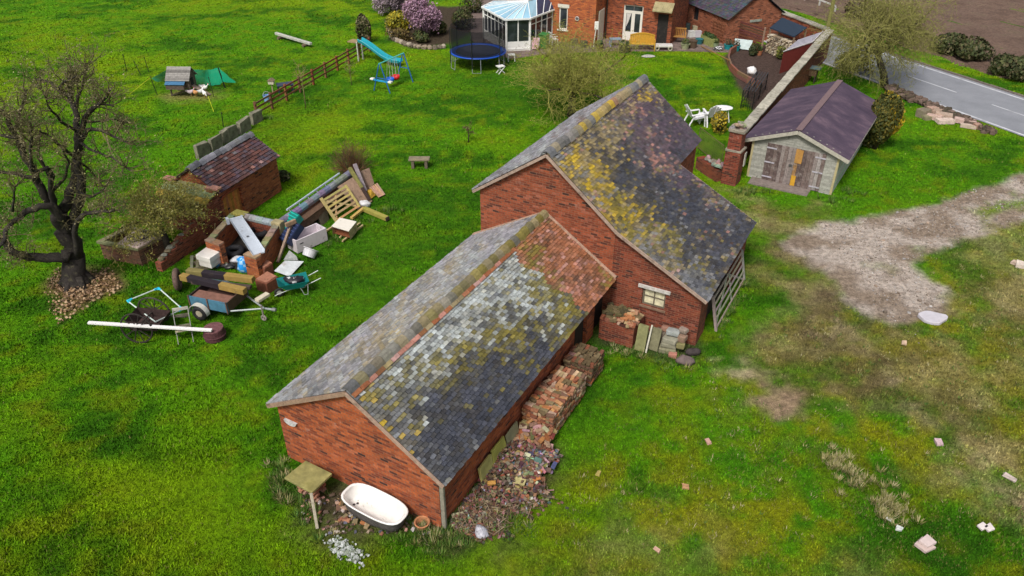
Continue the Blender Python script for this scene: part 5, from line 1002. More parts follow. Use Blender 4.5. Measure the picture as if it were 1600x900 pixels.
# hens
def hen(label, px, py, rz, c, s=1.0, peck=False):
    p = G(px, py); t = thing('hen', label, 'hen', p, rz, 'hens by the coop ramp'); b = MB(c)
    nb = [(-.24, .0, .30, .012, .05), (-.19, 0, .29, .035, .055), (-.12, 0, .25, .075, .085), (0, 0, .215, .105, .105), (.09, 0, .225, .092, .095), (.14, 0, .27, .055, .06), (.165, 0, .33 if not peck else .25, .036, .036), (.19, 0, .375 if not peck else .2, .036, .036), (.215, 0, .385 if not peck else .16, .026, .026), (.25, 0, .37 if not peck else .12, .006, .006)]
    n_ = 10; vs_ = [(x*s, math.cos(2*PI*j/n_)*ry*s, (z+math.sin(2*PI*j/n_)*rz_)*s) for x, y, z, ry, rz_ in nb for j in range(n_)]
    b.add(vs_, [(i*n_+j, (i+1)*n_+j, (i+1)*n_+(j+1) % n_, i*n_+(j+1) % n_) for i in range(len(nb)-1) for j in range(n_)]+[tuple(range(n_))]); 
    for q in (-1, 1): b.tube([(.02*s, q*.04*s, .13*s), (.015*s, q*.045*s, .05*s), (.03*s, q*.045*s, .006*s), (.08*s, q*.05*s, .004*s)], .01*s, 5, col=(.4, .25, .05))
    b.build('body', M_FABRIC, t, smooth=True)
    k = MB((.5, .02, .02)); h = (.2, .415) if not peck else (.205, .235); k.gable([(h[0]*s-.03*s, h[1]*s-.012*s), (h[0]*s+.03*s, h[1]*s-.012*s), (h[0]*s+.03*s, h[1]*s+.02*s), (h[0]*s+.01*s, h[1]*s+.01*s), (h[0]*s, h[1]*s+.03*s), (h[0]*s-.02*s, h[1]*s+.012*s)], -.006, .006); k.build('comb', M_FABRIC, t)
hen('pinkish white hen closest to the coop legs', 299, 150, .3, (.55, .46, .5), 1.1)
hen('tan brown hen between the white hens at the foot of the ramp', 307, 151, 2.4, (.5, .25, .1), 1.1, True)
hen('white hen standing upright right beside the tan hen', 315, 150, 1.2, (.75, .75, .74), 1.15)
hen('white hen at the top behind the ramp by the netting', 316, 141, 3.0, (.75, .75, .73), 1.0, True)
hen('white hen facing right, rearmost next to the black stake', 321, 143, .2, (.78, .78, .76), 1.05)
hen('white pecking hen nearest the camera at the right of the flock', 321, 152, -.9, (.78, .78, .76), 1.05, True)
# white garden furniture
def deckchair(label, px, py, rz, group=None):
    t = thing('garden_chair', label, 'chair', G(px, py), rz, group); W_ = (.78, .78, .8); b = MB(W_)
    for k in range(5): b.bar((-.2+k*.1, -.1, .36), (-.2+k*.1, .42, .42), .085, .025)
    b.build('seat', M_PLASTIC, t); b = MB(W_)
    for k in range(5): b.bar((-.2+k*.1, -.1, .37), (-.2+k*.1, -.42, 1.0-.05*abs(k-2)), .085, .022)
    b.bar((-.24, -.3, .78), (.24, -.3, .78), .02, .05); b.build('backrest', M_PLASTIC, t)
    for s in (-1, 1):
        b = MB(W_); b.bar((s*.29, -.28, .58), (s*.29, .36, .6), .09, .03); b.build('armrest', M_PLASTIC, t)
        b = MB(W_); b.bar((s*.27, .36, .585), (s*.27, .42, 0), .05, .04); b.build('leg', M_PLASTIC, t); b = MB(W_); b.bar((s*.27, -.1, .585), (s*.27, -.4, 0), .05, .04); b.build('leg', M_PLASTIC, t)
    t.scale = (1.15,)*3; return t
deckchair('white slatted chair closest to the tall barn roof edge', 1083, 196, R(-75), 'white garden chairs'); deckchair('white slatted chair in front of the white oval table', 1110, 194, R(5), 'white garden chairs')
def table(label, px, py, h, rx, ry, c, name='garden_table', grp=None, slat=False, rz=0):
    t = thing(name, label, 'table', G(px, py), rz, grp); b = MB(c); b.lathe([(0, h-.03), (1, h-.03), (1.02, h-.015), (1, h), (0, h)], 24, cap=False, sx=rx, sy=ry); b.build('table_top', M_PLASTIC, t)
    for sx in (-1, 1):
        for sy in (-1, 1): b = MB(c); b.tube([(sx*rx*.45, sy*ry*.45, h-.03), (sx*rx*.7, sy*ry*.7, 0)], .025, 6); b.build('leg', M_PLASTIC, t)
table('white oval table at the right of the garden chairs', 1127, 189, .72, .48, .36, (.8, .8, .82)); table('small low white side table between the two garden chairs', 1098, 192, .48, .3, .25, (.78, .78, .8))
# stools
def xstool(label, px, py): 
    t = thing('folding_stool', label, 'stool', G(px, py), .5); b = MB((.75, .75, .73)); b.box((0, 0, .42), (.46, .4, .035)); b.build('seat', M_PLASTIC, t)
    for y in (-.15, .15):
        for s in (-1, 1): b = MB((.75, .75, .73)); b.bar((-s*.2, y+s*.02, .4), (s*.22, y+s*.02, 0), .04, .035, up=(0, 1, 0)); b.build('leg', M_PLASTIC, t)
xstool('white folding stool with crossed legs on the lawn below the trampoline', 782, 114)
def stool(label, px, py, c, h=.42, w_=.45, d_=.36, nm='stool'):
    t = thing(nm, label, nm.replace('_', ' '), G(px, py), .1); b = MB(c); b.box((0, 0, h-.02), (w_, d_, .04)); b.build('seat' if nm == 'stool' else 'table_top', M_PLASTIC, t)
    for sx in (-1, 1):
        for sy in (-1, 1): b = MB(c); b.bar((sx*w_*.42, sy*d_*.4, h-.04), (sx*w_*.46, sy*d_*.44, 0), .045, .045); b.build('leg', M_PLASTIC, t)
stool('white square stool on the grass by the conservatory door', 799, 95, (.75, .75, .73)); stool('low blue topped table beside the dark water butt', 961, 72, (.2, .3, .42), .5, .75, .5, 'patio_table')
p = G(865, 71); t = thing('plastic_chair', 'white moulded plastic chair beside the green wheelie bin', 'chair', p, R(-70)); W_ = (.75, .75, .75); b = MB(W_); b.box((0, 0, .42), (.48, .46, .04)); b.build('seat', M_PLASTIC, t); b = MB(W_)
for k in range(5): b.bar((-.2+k*.1, -.22, .42), (-.2+k*.1, -.3, .86), .06, .025)
b.bar((-.25, -.3, .87), (.25, -.3, .87), .04, .06); b.build('backrest', M_PLASTIC, t)
for sx in (-1, 1):
    for sy in (-1, 1): b = MB(W_); b.bar((sx*.21, sy*.19, .4), (sx*.24, sy*.22, 0), .05, .05); b.build('leg', M_PLASTIC, t)
    b = MB(W_); b.bar((sx*.25, -.25, .64), (sx*.25, .2, .64), .06, .03); b.build('armrest', M_PLASTIC, t)
# wheelie bin, butt, post
t = thing('wheelie_bin', 'green wheelie bin against the conservatory', 'bin', G(850, 76), R(-25)); b = MB((.02, .16, .035)); b.box((0, 0, .5), (.46, .5, .86), taper=1.18); b.build('body', M_PLASTIC, t, bevel=.03); b = MB((.025, .2, .05)); b.box((0, -.02, .965), (.58, .64, .06)); b.build('lid', M_PLASTIC, t, bevel=.02)
for s in (-1, 1): b = MB((.02, .02, .02)); b.lathe([(0, -.03), (.1, -.03), (.1, .03), (0, .03)], 12, c=(s*.22, .27, .1), M=Matrix.Rotation(PI/2, 3, 'Y'), cap=False); b.build('wheel', M_RUBBER, t)
t = thing('water_butt', 'dark green water butt in the corner by the french doors', 'water butt', G(957, 59)); b = MB((.012, .04, .045)); b.lathe([(0, .25), (.3, .25), (.36, .6), (.36, 1.0), (.3, 1.3), (.0, 1.3)], 18, cap=False); b.build('barrel', M_PLASTIC, t, smooth=True); b = MB((.012, .035, .04)); b.lathe([(0, 1.3), (.33, 1.3), (.33, 1.35), (0, 1.37)], 18, cap=False); b.build('lid', M_PLASTIC, t); b = MB((.02, .03, .03)); b.lathe([(.24, 0), (.33, 0), (.28, .25), (.2, .25)], 14, cap=False); b.build('stand', M_PLASTIC, t)
t = thing('white_post', 'white upright post with box standing at the house corner', 'post', G(927, 75)); b = MB((.7, .68, .62)); b.tube([(0, 0, 0), (.12, 0, 1.35)], .035, 6); b.build('post', M_WHITE, t); b = MB((.75, .74, .7)); b.box((.13, 0, 1.45), (.26, .12, .5)); b.build('box', M_WHITE, t, bevel=.02)
# benches
def bench(label, px, py, rz, c, L_, curved):
    t = thing('garden_bench', label, 'bench', G(px, py), rz); b = MB(c)
    for k in range(4): b.box((0, .06+k*.11, .42), (L_, .09, .03), col=tuple(q*U(.85, 1.15) for q in c))
    b.build('seat', M_TIMBER, t); b = MB(c); n = 11
    for k in range(n):
        x = -L_/2+L_*(k+.5)/n; h = .88+(.14*math.cos(x/L_*PI) if curved else 0); b.box((x, .47+.03, (.42+h)/2), (L_/n*(.96 if curved else .5), .03, h-.42))
    for k in range(8): x0, x1 = -L_/2+L_*k/8, -L_/2+L_*(k+1)/8; hh = lambda x: .9+(.14*math.cos(x/L_*PI) if curved else 0); b.bar((x0, .49, hh(x0)), (x1, .49, hh(x1)), .06, .07)
    b.build('backrest', M_TIMBER, t)
    for s in (-1, 1):
        b = MB(c); b.bar((s*L_/2, .02, .64), (s*L_/2, .5, .64), .06, .04); b.build('armrest', M_TIMBER, t)
        for y in (.04, .48): b = MB(c); b.bx((s*L_/2-.03, y-.03, 0), (s*L_/2+.03, y+.03, .62)); b.build('leg', M_TIMBER, t)
bench('yellow ochre bench with curved back on the patio edge', 1003, 80, R(-4), (.5, .28, .03), 1.6, True); bench('brown wooden bench with slatted back near the doorway', 1055, 68, R(-14), (.38, .19, .05), 1.25, False)
# patio clutter
def pot(label, px, py, r0, r1, h, c, plant_=None, name='plant_pot', seed=1):
    t = thing(name, label, 'pot', G(px, py)); b = MB(c); b.lathe([(0, 0), (r0, 0), (r1, h), (r1*1.06, h), (r1*1.06, h-.04), (r1*.92, h-.05), (0, h-.07)], 16, cap=False); b.build('pot', M_PLASTIC, t, smooth=False)
    if plant_: k = MB(); leafblob(k, random.Random(seed), (0, 0, h+.12), (r1*.95, r1*.95, .22), 160, .04, plant_); k.build('plant', M_LEAF, t)
GRN = [(.05, .09, .02), (.1, .12, .03), (.03, .05, .015)]
pot('dark half barrel planter left of the yellow bench', 975, 81, .32, .38, .42, (.07, .055, .045), GRN, 'barrel_planter', 2); pot('pale green round pot right of the white trolley', 1070, 77, .2, .3, .38, (.32, .34, .2), GRN, seed=3); pot('brown barrel between the pale pot and the trough', 1082, 75, .24, .27, .5, (.09, .06, .04), None, 'barrel_planter'); pot('dark teal bucket pot behind the brown barrel', 1092, 69, .2, .26, .36, (.02, .13, .15))
pot('blue green pot at the left of the pair below the annexe', 1137, 77, .22, .28, .34, (.01, .22, .24), [(.12, .08, .04), (.07, .06, .03)], seed=4); pot('blue green pot at the right of the pair below the annexe', 1149, 79, .22, .28, .34, (.01, .24, .26), [(.12, .08, .04), (.07, .06, .03)], seed=5); pot('pale green small pot at the end of the trough', 1118, 74, .16, .2, .3, (.22, .28, .16), GRN, seed=6)
pot('terracotta pot by the slatted screen in the vegetable bed', 1186, 86, .14, .19, .3, (.35, .14, .07), GRN, seed=7); pot('green potted shrub under the house corner', 937, 77, .2, .26, .3, (.12, .06, .04), [(.03, .08, .03), (.05, .1, .03)], seed=8); pot('flower pot with yellow daffodils near the wooden bench', 1024, 61, .15, .2, .28, (.16, .1, .06), [(.45, .35, .03), (.07, .1, .02)], seed=9)
t = thing('trough_planter', 'long green wooden trough planter with dark foliage by annexe wall', 'planter', G(1107, 70), AA); b = MB((.25, .27, .09)); b.box((0, 0, .27), (1.35, .5, .54)); b.build('trough', M_WOOD, t, bevel=.015); k = MB(); leafblob(k, random.Random(4), (0, 0, .6), (.65, .24, .18), 500, .045, [(.03, .06, .02), (.05, .09, .02)]); k.build('plant', M_LEAF, t)
t = thing('garden_trolley', 'low white trolley with two visible wheels in front of the benches', 'trolley', G(1036, 78), R(-3)); b = MB((.6, .58, .56)); b.box((0, 0, .3), (1.15, .5, .14)); b.build('tray', M_PLASTIC, t, bevel=.02)
for sx in (-1, 1):
    for sy in (-1, 1): b = MB((.35, .33, .25)); b.torus((sx*.42, sy*.28, .16), .115, .045, M=Matrix.Rotation(PI/2, 3, 'X'), n=14, m=7); b.build('wheel', M_RUBBER, t)
def sack(label, px, py, size, c1, c2, seed, name='plastic_sack', z=0):
    b = MB(c1); b.blob((0, 0, size[2]*.8), size, .35, 14, 9, seed)
    for i in range(len(b.f)): 
        if (i*7+seed) % 5 < 2: b.c[i] = c2
    p = G(px, py); return tag(b.build(name, M_PLASTIC, loc=(p.x, p.y, z), smooth=True), label, 'sack')
sack('white and pale blue bag on the patio beside the yellow bench', 1029, 66, (.32, .26, .24), (.45, .55, .7), (.7, .7, .72), 3)
sack('black and white bag lying near the trough planter', 1122, 79, (.26, .22, .16), (.03, .03, .035), (.6, .6, .6), 4)
sack('white and black bundle on the soil of the vegetable bed', 1174, 115, (.32, .26, .22), (.75, .75, .76), (.72, .7, .68), 5)
for i, (px, py, c, lab) in enumerate([(1080, 58, (.6, .62, .6), 'white box on the patio left of the annexe trellis'), (1090, 58, (.5, .48, .52), 'grey white box stacked beside the annexe trellis'), (1073, 46, (.03, .06, .06), 'dark crate near the annexe passage'), (1086, 50, (.35, .33, .22), 'olive crate below the annexe window'), (912, 74, (.06, .055, .05), 'dark box at the foot of the brick house wall'), (897, 71, (.1, .08, .07), 'brown box by the brick house wall')]):
    b = MB(c); s = .42; b.box((0, 0, .2), (s, s*.8, .4), taper=.94); b.box((0, 0, .415), (s*1.02, s*.82, .03)); tag(b.build('storage_box', M_PLASTIC, loc=G(px, py), rz=U(-.4, .4), bevel=.015), lab, 'box')
t = thing('sun_lounger', 'pink patterned folded lounger leaning by the green bin', 'lounger', G(836, 79), R(-15)); b = MB((.6, .35, .42)); b.bar((0, 0, .1), (0, .25, .75), .42, .05); b.build('cushion', M_FABRIC, t); b = MB((.6, .6, .6)); b.bar((-.22, .02, 0), (-.22, .3, .8), .03, .03); b.bar((.22, .02, 0), (.22, .3, .8), .03, .03); b.build('frame', M_METAL, t)
b = MB((.42, .41, .38)); b.blob((0, 0, .02), (.45, .3, .035), .15, 12, 6, 2); tag(b.build('stepping_stone', M_STONE, loc=G(1013, 88)), 'single pale flat stone on the lawn below the benches', 'stone')
b = MB((.42, .5, .5)); b.bar((0, 0, .05), (0, .5, .55), 1.15, .03); tag(b.build('cold_frame_pane', M_GLASS if 0 else paint('dirty_glass', .2, 3, .3, 0, .2, (.2, .25, .22)), loc=G(1158, 78), rz=R(-25)), 'pale glazed frame leaning beside the blue green pots', 'glazed frame')
# slatted screen, log store, lean-to
q0, q1 = G(1150, 68), G(1189, 82); t = thing('slatted_screen', 'brown slatted timber screen next to the log store', 'screen', q0, ang(q0, q1)); L_ = (q1-q0).length; b = MB((.13, .045, .03))
for k in range(9): b.bx((0, -.015, .08+k*.165), (L_, .015, .08+k*.165+.1), col=tuple(c*U(.75, 1.25) for c in b.col))
b.build('slat', M_TIMBER, t)
for x in (0, L_): b = MB((.3, .2, .14)); b.bx((x-.04, -.04, 0), (x+.04, .04, 1.6)); b.build('post', M_TIMBER, t)
z_ = 1.55; rq = [G(1203, 43, z_), G(1241, 57, z_), G(1261, 43, z_+.1), G(1222, 27, z_+.1)]; o = rq[0].copy(); o.z = 0; t = thing('log_store', 'log store with flat dark blue roof full of split firewood', 'log store', o); b = MB((.02, .035, .06)); b.slab([p-o for p in rq], .07); b.build('roof', M_PLASTIC if 0 else M_FABRIC, t)
for p in rq: pb = p-o; b = MB((.2, .14, .09)); b.bx((pb.x*.96-.05+.05, pb.y-.05, 0), (pb.x*.96+.05+.05, pb.y+.05, z_-.08)); b.build('post', M_TIMBER, t)
ax = (rq[1]-rq[0]); ax.z = 0; LL_ = ax.length; axn = ax.normalized(); pn = Vector((-axn.y, axn.x, 0)); r = random.Random(12); k_ = 0; FWC = [(.5, .42, .3), (.4, .33, .22), (.3, .22, .14), (.55, .48, .38), (.22, .17, .12)]
fw = MB()
for row in range(10):
    for col in range(15):
        if (row+col*3) % 11 == 0 and row > 7: continue
        c = axn*(.1+col*(LL_-.1)/15+r.uniform(-.02, .02))-pn*(.05+r.uniform(0, .12))+Vector((0, 0, .08+row*.118)); rr = r.uniform(.045, .07)
        n_ = r.choice([3, 4, 5, 6]); ph = r.uniform(0, 6); P = [c+axn*math.cos(ph+2*PI*i/n_)*rr+Vector((0, 0, math.sin(ph+2*PI*i/n_)*rr)) for i in range(n_)]; fw.add(P+[p+pn*.5 for p in P], [tuple(range(n_))]+[(i, i+n_, (i+1) % n_+n_, (i+1) % n_) for i in range(n_)], r.choice(FWC))
tag(fw.build('firewood', M_TIMBER, loc=o), 'wall of pale split firewood logs under the dark blue roof', 'firewood', kind='stuff')
h1, h0 = 1.58, 1.3; rq = [G(1224, 81, h0), G(1270, 66, h0+.03), G(1286, 49, h1), G(1247, 62, h1)]; o = rq[0].copy(); o.z = 0
t = thing('garden_leanto', 'dark red lean to cold house with grey panelled roof on garden wall', 'lean-to', o); b = MB((.33, .32, .37)); P = [p-o for p in rq]; b.slab([P[0], P[1], P[2], P[3]], .04); b.build('roof', paint('roof_sheet', .25, 3, .4, .1, .1, (.2, .2, .2)), t)
b = MB((.2, .035, .03)); Q = [Vector((p.x, p.y, 0)) for p in P]; b.add(Q+[p-Vector((0, 0, .05)) for p in P], [(0, 1, 5, 4), (1, 2, 6, 5), (3, 0, 4, 7), (2, 3, 7, 6)]); b.build('wall', M_TIMBER, t)
b = MB((.55, .52, .52)); b.bar(P[0]+Vector((0, 0, .02)), P[1]+Vector((0, 0, .02)), .05, .05); b.bar(P[1]+Vector((0, 0, .02)), P[2]+Vector((0, 0, .02)), .05, .05); b.build('trim', M_WHITE, t)
# sleeper edging
for lab, pts in (('curved two tier timber edging between lawn and vegetable bed', [(1137, 98), (1141, 110), (1152, 121), (1168, 130), (1185, 138)]), ('short planted timber edging at the top of the vegetable bed', [(1137, 98), (1140, 86), (1150, 80)])):
    P = [G(*q) for q in pts]; o = P[0].copy(); b = MB((.2, .095, .06))
    for a, e in zip(P, P[1:]):
        for z in (.1, .31): b.bar(a-o+Vector((0, 0, z)), e-o+Vector((0, 0, z)), .13 if z < .2 else .12, .2, col=tuple(c*U(.8, 1.25) for c in b.col))
    tag(b.build('bed_edging', M_TIMBER, loc=o, bevel=.012), lab, 'edging')
q0, q1 = G(1095, 73), G(1139, 98, .3); b = MB((.3, .16, .05)); b.tube([(0, 0, .05), q1-q0+Vector((0, 0, .15))], .03, 6); tag(b.build('cane', M_WOOD, loc=q0), 'long thin pole lying from the patio to the edging corner', 'pole')
# black metal arbour
q0, q1 = G(1166, 170), G(1187, 139); t = thing('metal_arbour', 'black metal garden arbour beside the wall near the pier', 'arbour', q0, ang(q0, q1)); L_ = (q1-q0).length
for y in (-.3, .3):
    b = MB((.012, .012, .014))
    for x in (0, L_*.5, L_): b.tube([(x, y, 0), (x, y, .95)], .028, 6)
    for z in (.3, .62, .95): b.tube([(0, y, z), (L_, y, z)], .024, 6)
    b.build('side_frame', M_METAL, t)
b = MB((.03, .03, .035))
for k in range(5): b.bar((0, -.3+k*.15, .98), (L_, -.3+k*.15, .98), .06, .03)
b.build('top_slat', M_METAL, t)
b = MB((.012, .012, .014))
for k in range(6): b.tube([(.0, -.3+k*.12, 0), (0, -.3+k*.12, .95)], .012, 4)
for k in range(5): b.tube([(0, -.3, .15+k*.17), (0, .3, .15+k*.17)], .012, 4)
b.build('lattice', M_METAL, t)
# hutch on the road side of the garden wall
p = G(1260, 128); t = thing('hutch', 'small hutch with grey lid and orange front by the garden wall', 'hutch', p, GA+PI/2*0+R(0)); b = MB((.1, .06, .035)); b.box((.1, .1, .62), (.75, .45, .4)); b.build('box', M_WOOD, t); b = MB((.1, .16, .19)); b.box((.16, .1, .86), (.95, .6, .05)); b.build('lid', M_METAL, t); b = MB((.4, .2, .09)); b.box((-.25, -.08, .66), (.6, .3, .22)); b.build('drawer', M_TIMBER, t)
for x in (-.2, .42):
    for y in (-.06, .28): b = MB((.06, .045, .035)); b.bx((x-.03, y-.03, 0), (x+.03, y+.03, .42)); b.build('leg', M_WOOD, t)
# stone edging of flower bed
r = random.Random(3); P = [G(*q) for q in ((606, 36), (609, 52), (617, 64), (635, 71), (655, 76), (680, 77), (700, 74))]; b = MB(); o = P[0]
for a, e in zip(P, P[1:]):
    n_ = max(2, int((e-a).length/.28))
    for i in range(n_): p = a.lerp(e, i/n_)-o; b.blob((p.x, p.y, .1), (.2, .16, .17), .35, 7, 5, r.randint(0, 99), col=r.choice([(.25, .2, .15), (.35, .3, .24), (.16, .13, .1)]))
tag(b.build('stone_edging', M_STONE, loc=o), 'curved low stone edging round the front of the flower bed', 'edging')
# ================================================================== OUTHOUSE, PEN AND THE JUNK BEHIND THE BARNS
def W3(Wm, x, y, z=0): return Wm @ Vector((x, y, z))
OO = Vector((-11.16, 26.62, 0)); OA = R(68.6); WO = frame(OO, OA); OL = 3.62; OD = 2.3; OE = 1.62; ORZ = 2.35
oh = thing('outhouse', 'small brick outhouse with dark red tiled roof and plank door', 'outhouse', OO, OA)
b = MB(); b.wall(OL, OE-.06, .22, [(.12, 1.2, 0, 1.25)], y0=0, x0=0); gp = [(.221, -.05), (OD, -.05), (OD, OE-.06), (OD/2, ORZ-.08), (.221, OE+.06)]; n_ = len(gp)
for x0 in (0, OL-.22): b.add([(x0, p[0], p[1]) for p in gp]+[(x0+.22, p[0], p[1]) for p in gp], [tuple(range(n_))[::-1], tuple(range(n_, 2*n_))]+[(i, (i+1) % n_, (i+1) % n_+n_, i+n_) for i in range(n_)])
b.bx((.221, OD-.22, -.05), (OL-.221, OD-.001, OE-.06)); b.build('wall', brick('brick_outhouse', c1=(.36, .1, .035), c2=(.24, .055, .025), darkamt=.4, pale=.35), oh)
b = MB(); 
for k in range(9): a0 = PI-PI*k/9; a1 = PI-PI*(k+1)/9; b.bar((.66+.58*math.cos(a0), -.004, 1.2+.17*math.sin(a0)), (.66+.58*math.cos(a1), -.004, 1.2+.17*math.sin(a1)), .05, .12, up=(0, 1, 0), col=(.3, .075, .03))
b.build('door_arch', M_BRICKS, oh)
b = MB((.5, .2, .05))
for k in range(8): b.bx((.125+k*.134, .1, .02), (.125+k*.134+.128, .13+(k % 2)*.006, 1.25), col=tuple(c*U(.7, 1.25) for c in b.col))
d_ = b.build('door', M_WOOD, oh); b = MB((.03, .03, .03)); b.bx((.38, .085, .6), (.5, .099, .66)); b.build('latch', M_RUST, d_)
oc = patchcol(dict(red=2.4, purple=1.0, dark=.5, pink=.07), [(350, 240, 30, 14, -35, .3, 'grey'), (330, 265, 16, 10, -30, .5, 'grey')], 31)
b = MB(); s_ = Vector((0, -OD/2-.12, -(ORZ-OE)*1.1)); tiles(b, (-.1, OD/2, ORZ), (1, 0, 0), s_, OL+.22, s_.length, 21, 10, oc, WO, th=.03, seed=41); tiles(b, (-.1, OD/2, ORZ), (1, 0, 0), Vector((0, OD/2+.12, -(ORZ-OE)*1.1)), OL+.22, s_.length, 21, 10, oc, WO, th=.03, seed=42)
for s in (-1, 1): b.slab([(-.08, OD/2, ORZ-.005), (OL+.1, OD/2, ORZ-.005), (OL+.1, OD/2+s*(OD/2+.1), ORZ-.005-(ORZ-OE)*1.08), (-.08, OD/2+s*(OD/2+.1), ORZ-.005-(ORZ-OE)*1.08)], .05, (.05, .035, .03))
b.build('roof', M_TILE, oh); b = MB(); ridge(b, (-.1, OD/2, ORZ+.04), (OL+.12, OD/2, ORZ+.04), .3, .17, .14, patchcol(dict(grey=1.3, lilac=.8), [], 32), WO, 5); b.build('ridge_tiles', M_TILE, oh)
BUILT.append([tuple(W3(WO, *q)[:2]) for q in ((-.75, 0), (OL, 0), (OL, OD), (-.75, OD))])
t = thing('sty_annexe', 'lower lean end of the outhouse covered with mossy yellow grey slabs', 'outbuilding', OO, OA)
b = MB(); b.bx((-.75, .02, -.05), (-.004, .24, 1.4)); b.bx((-.75, OD-.25, -.05), (-.004, OD-.03, 1.4)); b.bx((-.75, .24, -.05), (-.53, OD-.25, 1.36)); b.bx((-.3, .03, 1.4), (-.006, .3, 1.7)); b.build('wall', brick('brick_sty', c1=(.26, .07, .035), c2=(.17, .045, .025), darkamt=.5, pale=.5), t)
b = MB((.27, .23, .15))
for i in range(3): b.slab([(-.88+i*.29, -.08, 1.46+.09*i), (-.88+i*.29+.3, -.08, 1.46+.09*i+.1), (-.88+i*.29+.3, OD+.02, 1.46+.09*i+.1+U(0, .04)), (-.88+i*.29, OD+.02, 1.46+.09*i)], .06, col=(tuple(c*U(.75, 1.25) for c in b.col) if i else (.4, .28, .05)))
b.build('roof_slab', paint('moss_stone', .5, 3, .95, .5, .5, (.14, .13, .03)), t, bevel=.012)
b = MB((.4, .2, .15)); b.box((-.12, OD-.2, 1.83), (.26, .55, .09)); b.build('coping_brick', M_BRICKS, t, bevel=.01); b = MB((.4, .2, .15)); b.box((-.1, .12, 1.76), (.28, .62, .09)); b.build('coping_brick', M_BRICKS, t, bevel=.01)
# broken wall continuing towards the trough
t = thing('broken_wall', 'broken overgrown brick wall running from the outhouse to the trough', 'wall', OO, OA); b = MB()
for k in range(9): b.bx((-.78-(k+1)*.3, .0, -.05), (-.78-k*.3-.002, .26, 1.0-.075*k+U(-.08, .08)))
b.build('brickwork', bpy.data.materials['brick_sty'], t); b = MB(); r = random.Random(6)
for k in range(13): b.blob((-.9-k*.2, .13+r.uniform(-.08, .08), 1.02-.05*k), (r.uniform(.1, .2), r.uniform(.09, .14), r.uniform(.05, .09)), .35, 7, 5, k, col=r.choice([(.22, .22, .18), (.28, .12, .07), (.2, .16, .1)]))
b.build('loose_stone', M_STONE, t)
# stone trough with pink board
P = [G(150, 377, .72), G(200, 352, .72), G(262, 366, .72), G(215, 389, .72)]; o = P[0].copy(); o.z = 0; Q = [p-o for p in P]; c = sum(Q, Vector())/4; t = thing('stone_trough', 'square stone walled trough with mossy rim under the lichened tree', 'trough', o)
b = MB((.22, .2, .12)); I = [c+(q-c)*.76 for q in Q]
for i in range(4):
    j = (i+1) % 4; b.add([Q[i], Q[j], I[j], I[i]]+[p-Vector((0, 0, .09)) for p in (Q[i], Q[j], I[j], I[i])], [(0, 3, 2, 1), (4, 5, 6, 7), (0, 1, 5, 4), (1, 2, 6, 5), (2, 3, 7, 6), (3, 0, 4, 7)], tuple(k*U(.8, 1.25) for k in b.col))
b.build('rim', bpy.data.materials['moss_stone'], t); b = MB((.16, .13, .1)); E = [c+(q-c)*.93 for q in Q]; I = [c+(q-c)*.78 for q in Q]
for i in range(4):
    j = (i+1) % 4; z = Vector((0, 0, 1)); b.add([Vector((p.x, p.y, -.05)) for p in (E[i], E[j], I[j], I[i])]+[p-z*.092 for p in (E[i], E[j], I[j], I[i])], [(0, 1, 5, 4), (1, 2, 6, 5), (2, 3, 7, 6), (3, 0, 4, 7), (7, 6, 5, 4)])
b.build('wall', brick('brick_trough', c1=(.2, .1, .06), c2=(.12, .08, .05), darkamt=.5, pale=.4), t)
P = [G(183, 380, .76), G(212, 358, .76), G(245, 371, .76), G(215, 387, .76)]; o2 = P[0].copy(); b = MB((.64, .5, .46)); b.slab([p-o2 for p in P], .04); tag(b.build('pink_board', M_WOOD, loc=o2), 'flat pale pink board lying on top of the stone trough', 'board')
b = MB((.06, .055, .05)); 
for k in range(3): b.torus((.55+.25*k, .35+.1*k, .05+.02*k), .3-.05*k, .018, n=20, m=5)
tag(b.build('hose', M_RUBBER, loc=o2), 'dark coiled hose lying over the pink board', 'hose')
# brick pen
pk = dict(a=G(327, 375, .9), bb=G(366, 333, .9), cc=G(400, 400, .9), dd=G(434, 349, .9))
for k in pk: pk[k].z = 0
BRK_P = brick('brick_pen', c1=(.42, .12, .035), c2=(.32, .08, .03), darkamt=.3, pale=.3)
pen = thing('brick_pen', 'small roofless brick pen with mossy wall tops full of junk', 'pen', pk['a'])
A_ = pk['a']; 
def penwall(p, q, h, m=BRK_P, topc=(.25, .22, .13), T=.22):
    d = q-p; L_ = d.length; a = ang(p, q); w = MB(); w.bx((0, -T/2, -.05), (L_, T/2, h-.04)); o = w.build('wall', m, pen); o.location = p-A_; o.rotation_euler = (0, 0, a)
    w = MB(); n_ = max(1, int(L_/.3))
    for i in range(n_): w.box((L_*(i+.5)/n_, 0, h-.005+U(-.012, .012)), (L_/n_-.01, T+.03, .065), col=tuple(c*U(.7, 1.3) for c in topc), jit=.008)
    o = w.build('coping', bpy.data.materials['moss_stone'], pen); o.location = p-A_; o.rotation_euler = (0, 0, a)
ab = (pk['bb']-pk['a']).normalized(); cd_ = (pk['dd']-pk['cc']).normalized(); ac_ = (pk['cc']-pk['a']).normalized()
penwall(pk['a']+ab*.12, pk['bb']-ab*.1, .9); penwall(pk['cc']+cd_*.12, pk['dd']-cd_*.15, .9); penwall(pk['a']-ac_*.1, pk['a']+ac_*.62, .92); penwall(pk['cc']-ac_*.5, pk['cc']+ac_*.1, .88)
q = pk['dd']-pk['bb']; L_ = q.length; qa = ang(pk['bb'], pk['dd']); w = MB(); w.bx((0, -.12, -.05), (L_, .12, .82)); o = w.build('wall', BRK_C, pen); o.location = pk['bb']-A_; o.rotation_euler = (0, 0, qa)
w = MB((.3, .3, .33)); 
